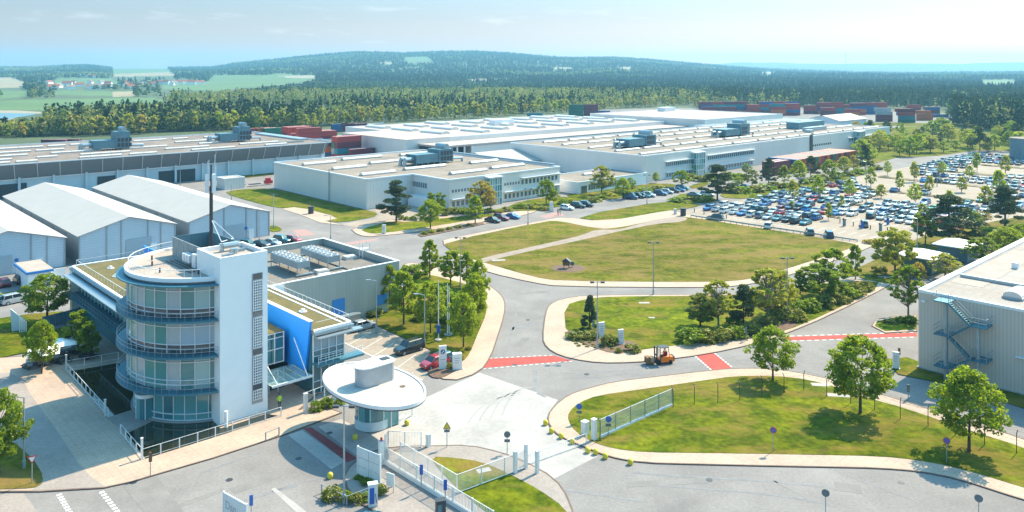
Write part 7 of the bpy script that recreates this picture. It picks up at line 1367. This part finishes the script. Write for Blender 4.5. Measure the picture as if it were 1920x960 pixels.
for i, rk_, px, b_, t_, w_ in row(((623, 935, 905, 34), (650, 940, 918, 26), (668, 942, 922, 26), (690, 938, 920, 28), (712, 926, 908, 28), (688, 908, 893, 26), (706, 918, 904, 22), (675, 898, 886, 20))): tr(px, b_, t_, w_, 'bush', 'green' if i % 2 else 'shrub', f'small shrub in the bottom hedge bed, {ordi(rk_)} from the left', 1, 'shrubs of the bottom hedge bed')
for i, (px, b_, t_) in enumerate(((592, 770, 745), (612, 765, 742), (632, 758, 738))): tr(px, b_, t_, 26, 'bush', 'green', f'hedge shrub behind the white entrance fence, {ordi(i + 1)} from the left', 1, 'shrubs at the entrance')
tr(1678, 517, 418, 66, 'green', 'spring', 'large olive tree left of the pyramid-roofed huts', 0); tr(1703, 596, 494, 58, 'sparse', 'green', 'airy tree at the left corner of the ribbed hall', 0); tr(1772, 524, 474, 54, 'sparse', 'spring', 'thin yellowish tree before the huts'); tr(1735, 458, 396, 40, 'green', 'green', 'rounded tree between olive tree and big pine', 0); tr(1780, 460, 362, 84, 'pine', 'pine', 'big dark pine behind the huts', 0); tr(1884, 432, 345, 64, 'pine', 'pine', 'dark pine by the right edge lamp', 0); tr(1843, 500, 443, 64, 'sparse', 'green', 'light open tree left above the ribbed hall roof', 0); tr(1888, 478, 425, 60, 'maple', 'young', 'light tree right above the ribbed hall roof', 0); tr(1915, 462, 418, 40, 'maple', 'young', 'light tree cut by the right edge above the hall', 0); tr(1823, 440, 395, 40, 'green', 'green', 'green tree just right of the big pine')
tr(1728, 430, 398, 22, 'sparse', 'spring', 'small bare tree at the car park exit'); tr(1845, 420, 395, 26, 'sparse', 'autumn', 'small pinkish bare tree right of the big pine'); tr(1690, 470, 432, 34, 'sparse', 'spring', 'thin tree beside the olive tree')
for i, (px, b_, t_, w_, l) in enumerate(((1655, 512, 495, 16, 'shrub'), (1640, 510, 494, 12, 'shrub'), (1722, 520, 488, 26, 'autumn'), (1735, 512, 490, 20, 'autumn'), (1700, 520, 492, 24, 'shrub'), (1870, 450, 425, 34, 'shrub'), (1905, 440, 415, 30, 'green'), (1840, 470, 450, 26, 'shrub'), (1690, 604, 592, 26, 'green'), (1708, 606, 590, 24, 'green'), (1668, 607, 596, 20, 'shrub'), (1630, 457, 447, 22, 'autumn'), (1640, 521, 508, 12, 'shrub'), (1860, 440, 420, 30, 'green'), (1810, 455, 432, 40, 'shrub'))): tr(px, b_, t_, w_, 'bush', l, 'shrub ' + ('by the foot of the olive tree, left', 'leftmost near the road below the slim tree', 'reddish, left one before the huts', 'reddish, right one before the huts', 'under the olive tree, right', 'large, below the right edge pine', 'dark, at the right edge by the pine', 'low, left above the hall roof', 'on the kerb island, left of the ribbed hall corner', 'on the kerb island, touching the ribbed hall corner', 'small, at the kerb island tip', 'low brown, at the end of the guard rail', 'tiny, beside the slim tree foot', 'behind the right edge pine lamp', 'under the big pine, right')[i])
# before the middle hall and annex
tr(743, 418, 337, 58, 'pine', 'pine', 'big dark pine before the middle hall', 0); tr(807, 429, 373, 46, 'maple', 'young', 'rounded yellow-green tree right of the big pine', 0); tr(818, 408, 355, 34, 'green', 'green', 'darker green tree behind the rounded yellow-green one', 0); tr(891, 420, 364, 34, 'young', 'young', 'slim green tree before the entrance bay'); tr(903, 404, 336, 54, 'sparse', 'autumn', 'amber open tree left of the entrance bay', 0); tr(920, 398, 352, 24, 'sparse', 'autumn', 'small amber tree touching the entrance bay'); tr(1024, 384, 334, 38, 'green', 'green', 'green tree at the right end of the middle hall'); tr(1037, 383, 355, 24, 'maple', 'young', 'small light tree beside the hall end tree')
tr(1128, 366, 309, 44, 'sparse', 'spring', 'bare open tree before the low white annex', 0); tr(1168, 373, 332, 30, 'maple', 'young', 'fresh green tree at the annex parking row'); tr(1181, 364, 332, 22, 'sparse', 'green', 'thin tree right of the fresh green annex tree'); tr(1230, 343, 322, 14, 'maple', 'young', 'little tree at the corner of the largest hall'); tr(1278, 353, 317, 34, 'green', 'green', 'round tree before the office strip of the largest hall'); tr(1345, 376, 306, 50, 'pine', 'pine', 'largest dark pine at the car park corner', 0); tr(1410, 352, 318, 30, 'green', 'shrub', 'olive tree right of the corner pine'); tr(1385, 350, 330, 20, 'maple', 'young', 'small light tree right of the corner pine'); tr(1441, 347, 296, 30, 'pine', 'pine', 'dark pine before the maroon containers'); tr(1470, 348, 308, 22, 'young', 'young', 'slim green tree before the maroon containers'); tr(1400, 330, 306, 18, 'sparse', 'green', 'small tree before the office strip end')
tr(1498, 343, 299, 30, 'maple', 'young', 'light tree before the container row, first right of the slim one'); tr(1520, 333, 290, 28, 'pine', 'pine', 'dark tree before the container row'); tr(1555, 336, 298, 30, 'maple', 'green', 'green tree before the orange containers'); tr(1583, 328, 292, 26, 'maple', 'spring', 'olive tree before the orange containers'); tr(1600, 322, 290, 20, 'maple', 'autumn', 'brownish tree before the orange containers'); tr(1622, 321, 270, 26, 'pine', 'pine', 'dark pine at the end of the container row')
for i, rk_, px, b_, t_, w_ in row(((750, 412, 400, 14), (763, 413, 404, 12), (775, 413, 403, 14), (845, 400, 386, 28), (862, 400, 386, 30), (880, 400, 388, 28), (835, 404, 388, 18), (915, 398, 388, 24), (935, 398, 390, 24), (950, 396, 386, 22), (975, 390, 378, 28), (1000, 390, 380, 30), (1020, 394, 386, 24), (1055, 383, 370, 20), (1070, 380, 370, 16), (1112, 378, 366, 30), (1125, 374, 364, 26), (1140, 368, 358, 30), (1160, 362, 352, 30), (795, 440, 432, 12), (810, 437, 428, 14), (825, 434, 426, 14), (842, 431, 423, 12), (860, 428, 420, 12), (880, 424, 417, 12))): tr(px, b_, t_, w_, 'bush', ('shrub', 'green', 'spring')[i % 3], f'low shrub before the middle hall and annex, {ordi(rk_)} from the left', 2, 'shrubs before the middle hall')
for i, rk_, px, b_, t_, w_ in row(((1215, 360, 350, 34), (1236, 356, 346, 30), (1278, 378, 368, 40), (1300, 378, 366, 34), (1322, 376, 364, 30), (1310, 340, 326, 26), (1328, 338, 322, 28), (1365, 334, 320, 30), (1380, 336, 322, 34), (1300, 335, 322, 22), (1350, 338, 322, 24), (1375, 362, 346, 34), (1395, 362, 346, 36), (1415, 360, 344, 36), (1435, 356, 342, 34), (1455, 352, 338, 30), (1470, 352, 340, 24), (1490, 350, 340, 24), (1530, 342, 325, 28), (1545, 340, 322, 24), (1570, 335, 320, 26), (1590, 330, 318, 24), (1612, 326, 314, 28), (1640, 318, 306, 24), (1508, 345, 332, 18))): tr(px, b_, t_, w_, 'bush', ('green', 'shrub')[i % 2], f'shrub along the north edge of the car park and largest hall, {ordi(rk_)} from the left', 2, 'shrubs north of the car park')
# young trees in the car park strips
L_ = ((1633, 352, 311, 20), (1687, 358, 318, 19), (1664, 329, 300, 15), (1593, 374, 334, 22), (1553, 413, 378, 16), (1652, 372, 344, 24), (1716, 384, 342, 26), (1714, 341, 300, 16), (1743, 364, 327, 19), (1832, 322, 284, 16), (1885, 327, 289, 19), (1803, 361, 330, 23), (1766, 331, 301, 17), (1818, 336, 310, 18), (1874, 366, 316, 26), (1486, 376, 334, 22), (1535, 372, 330, 26), (1578, 392, 365, 12), (1780, 392, 355, 22), (1730, 415, 380, 20), (1848, 388, 345, 26), (1870, 345, 318, 16), (1412, 378, 362, 18), (1485, 392, 376, 12))
for i, q in enumerate(sorted(L_)): tr(*q, 'young' if i % 3 else 'maple', ('young', 'young', 'spring')[i % 3], f'young tree in the car park strips, {ordi(i + 1)} of them from the left', 2, 'young trees of the car park')
NK2 = {'maple': 'round tree', 'green': 'bushy tree', 'sparse': 'open tree', 'pine': 'pine', 'birch': 'birch', 'young': 'slim tree'}
# loose wood between car park and container yard
rt = random.Random(4); L_ = []
for i in range(74):
    px = rt.uniform(1612, 1935); lo = 292 + 0 * px if px > 1740 else 318 - (px - 1612) * .2; b_ = rt.uniform(246 + max(0, (px - 1850)) * .1, lo - 4); L_.append((px, b_, rt.uniform(.55, 1.15)))
L_.sort(); kn = {}
for px, b_, s in L_:
    k, l = rt.choice((('green', 'green'), ('maple', 'young'), ('maple', 'spring'), ('green', 'shrub'), ('green', 'green'), ('pine', 'pine'), ('sparse', 'spring'), ('green', 'green'))); hh = 9.5 * s * (1.15 if k == 'pine' else 1); kn[(k, l)] = kn.get((k, l), 0) + 1
    plant(px, b_, hh, hh * (.8 if k != 'pine' else .55), k, l, f"{dict(green='deep green', young='light green', spring='olive', shrub='mid green', pine='dark')[l]} {NK2[k]} in the loose wood beyond the car park, {ordi(kn[(k, l)])} such from left", 2, 'loose wood beyond the car park')
# birch edge of the forest behind the halls
L_ = []
for i in range(150):
    px = -15 + 1310 * (i + rt.uniform(-.48, .48)) / 150; L_.append(px)
L_ += [rt.uniform(1290, 1330) for _ in range(5)] + [1448, 1462, 1476, 1540, 1640, 1655, 1700, 1590]
L_.sort(); kn = {}
for px in L_:
    e = float(np.interp(px, EX, EY)); b_ = e + rt.uniform(-4.5, 1.0); k, l = rt.choice((('birch', 'spring'), ('birch', 'spring'), ('birch', 'autumn'), ('birch', 'shrub'), ('young', 'spring'), ('birch', 'spring'), ('birch', 'young'))); hh = rt.uniform(7.5, 14) * (.8 if px < 80 else 1); kn[(k, l)] = kn.get((k, l), 0) + 1
    plant(px, b_, hh, hh * rt.uniform(.34, .52), k, l, f"{dict(spring='olive-yellow', autumn='amber', shrub='mid green', young='light green')[l]} {NK2[k]} on the forest edge behind the halls, {ordi(kn[(k, l)])} such from left", 3, 'trees of the forest edge')
# a few behind the largest hall
for i, (px, b_, t_, w_, l) in enumerate(((1240, 232, 222, 14, 'green'), (1310, 250, 232, 14, 'spring'), (1335, 248, 232, 16, 'autumn'), (1460, 232, 216, 14, 'green'), (1468, 234, 222, 16, 'spring'), (1605, 246, 226, 18, 'autumn'), (1620, 248, 232, 22, 'spring'), (330, 300, 290, 14, 'spring'))): tr(px, b_, t_, w_, 'maple', l, f'little {dict(green="green", spring="olive", autumn="orange")[l]} tree poking up behind the hall roofs, {ordi(i + 1)} of this kind', 2)
# ---------------- haze ----------------
b = MB(); b.box(-9500, 9500, -120, 10500, -4, 235); hz_o = b.build('haze', []); tag(hz_o, 'pale blue air between the camera and the hills', 'haze', kind='stuff')
hm = bpy.data.materials.new('haze'); hm.use_nodes = True; n_ = hm.node_tree; n_.nodes.clear(); o_ = n_.nodes.new('ShaderNodeOutputMaterial'); v_ = n_.nodes.new('ShaderNodeVolumePrincipled')
v_.inputs['Color'].default_value = (.28, .61, .88, 1); v_.inputs['Density'].default_value = .000135; v_.inputs['Anisotropy'].default_value = .25; n_.links.new(v_.outputs[0], o_.inputs['Volume']); hz_o.data.materials.append(hm)
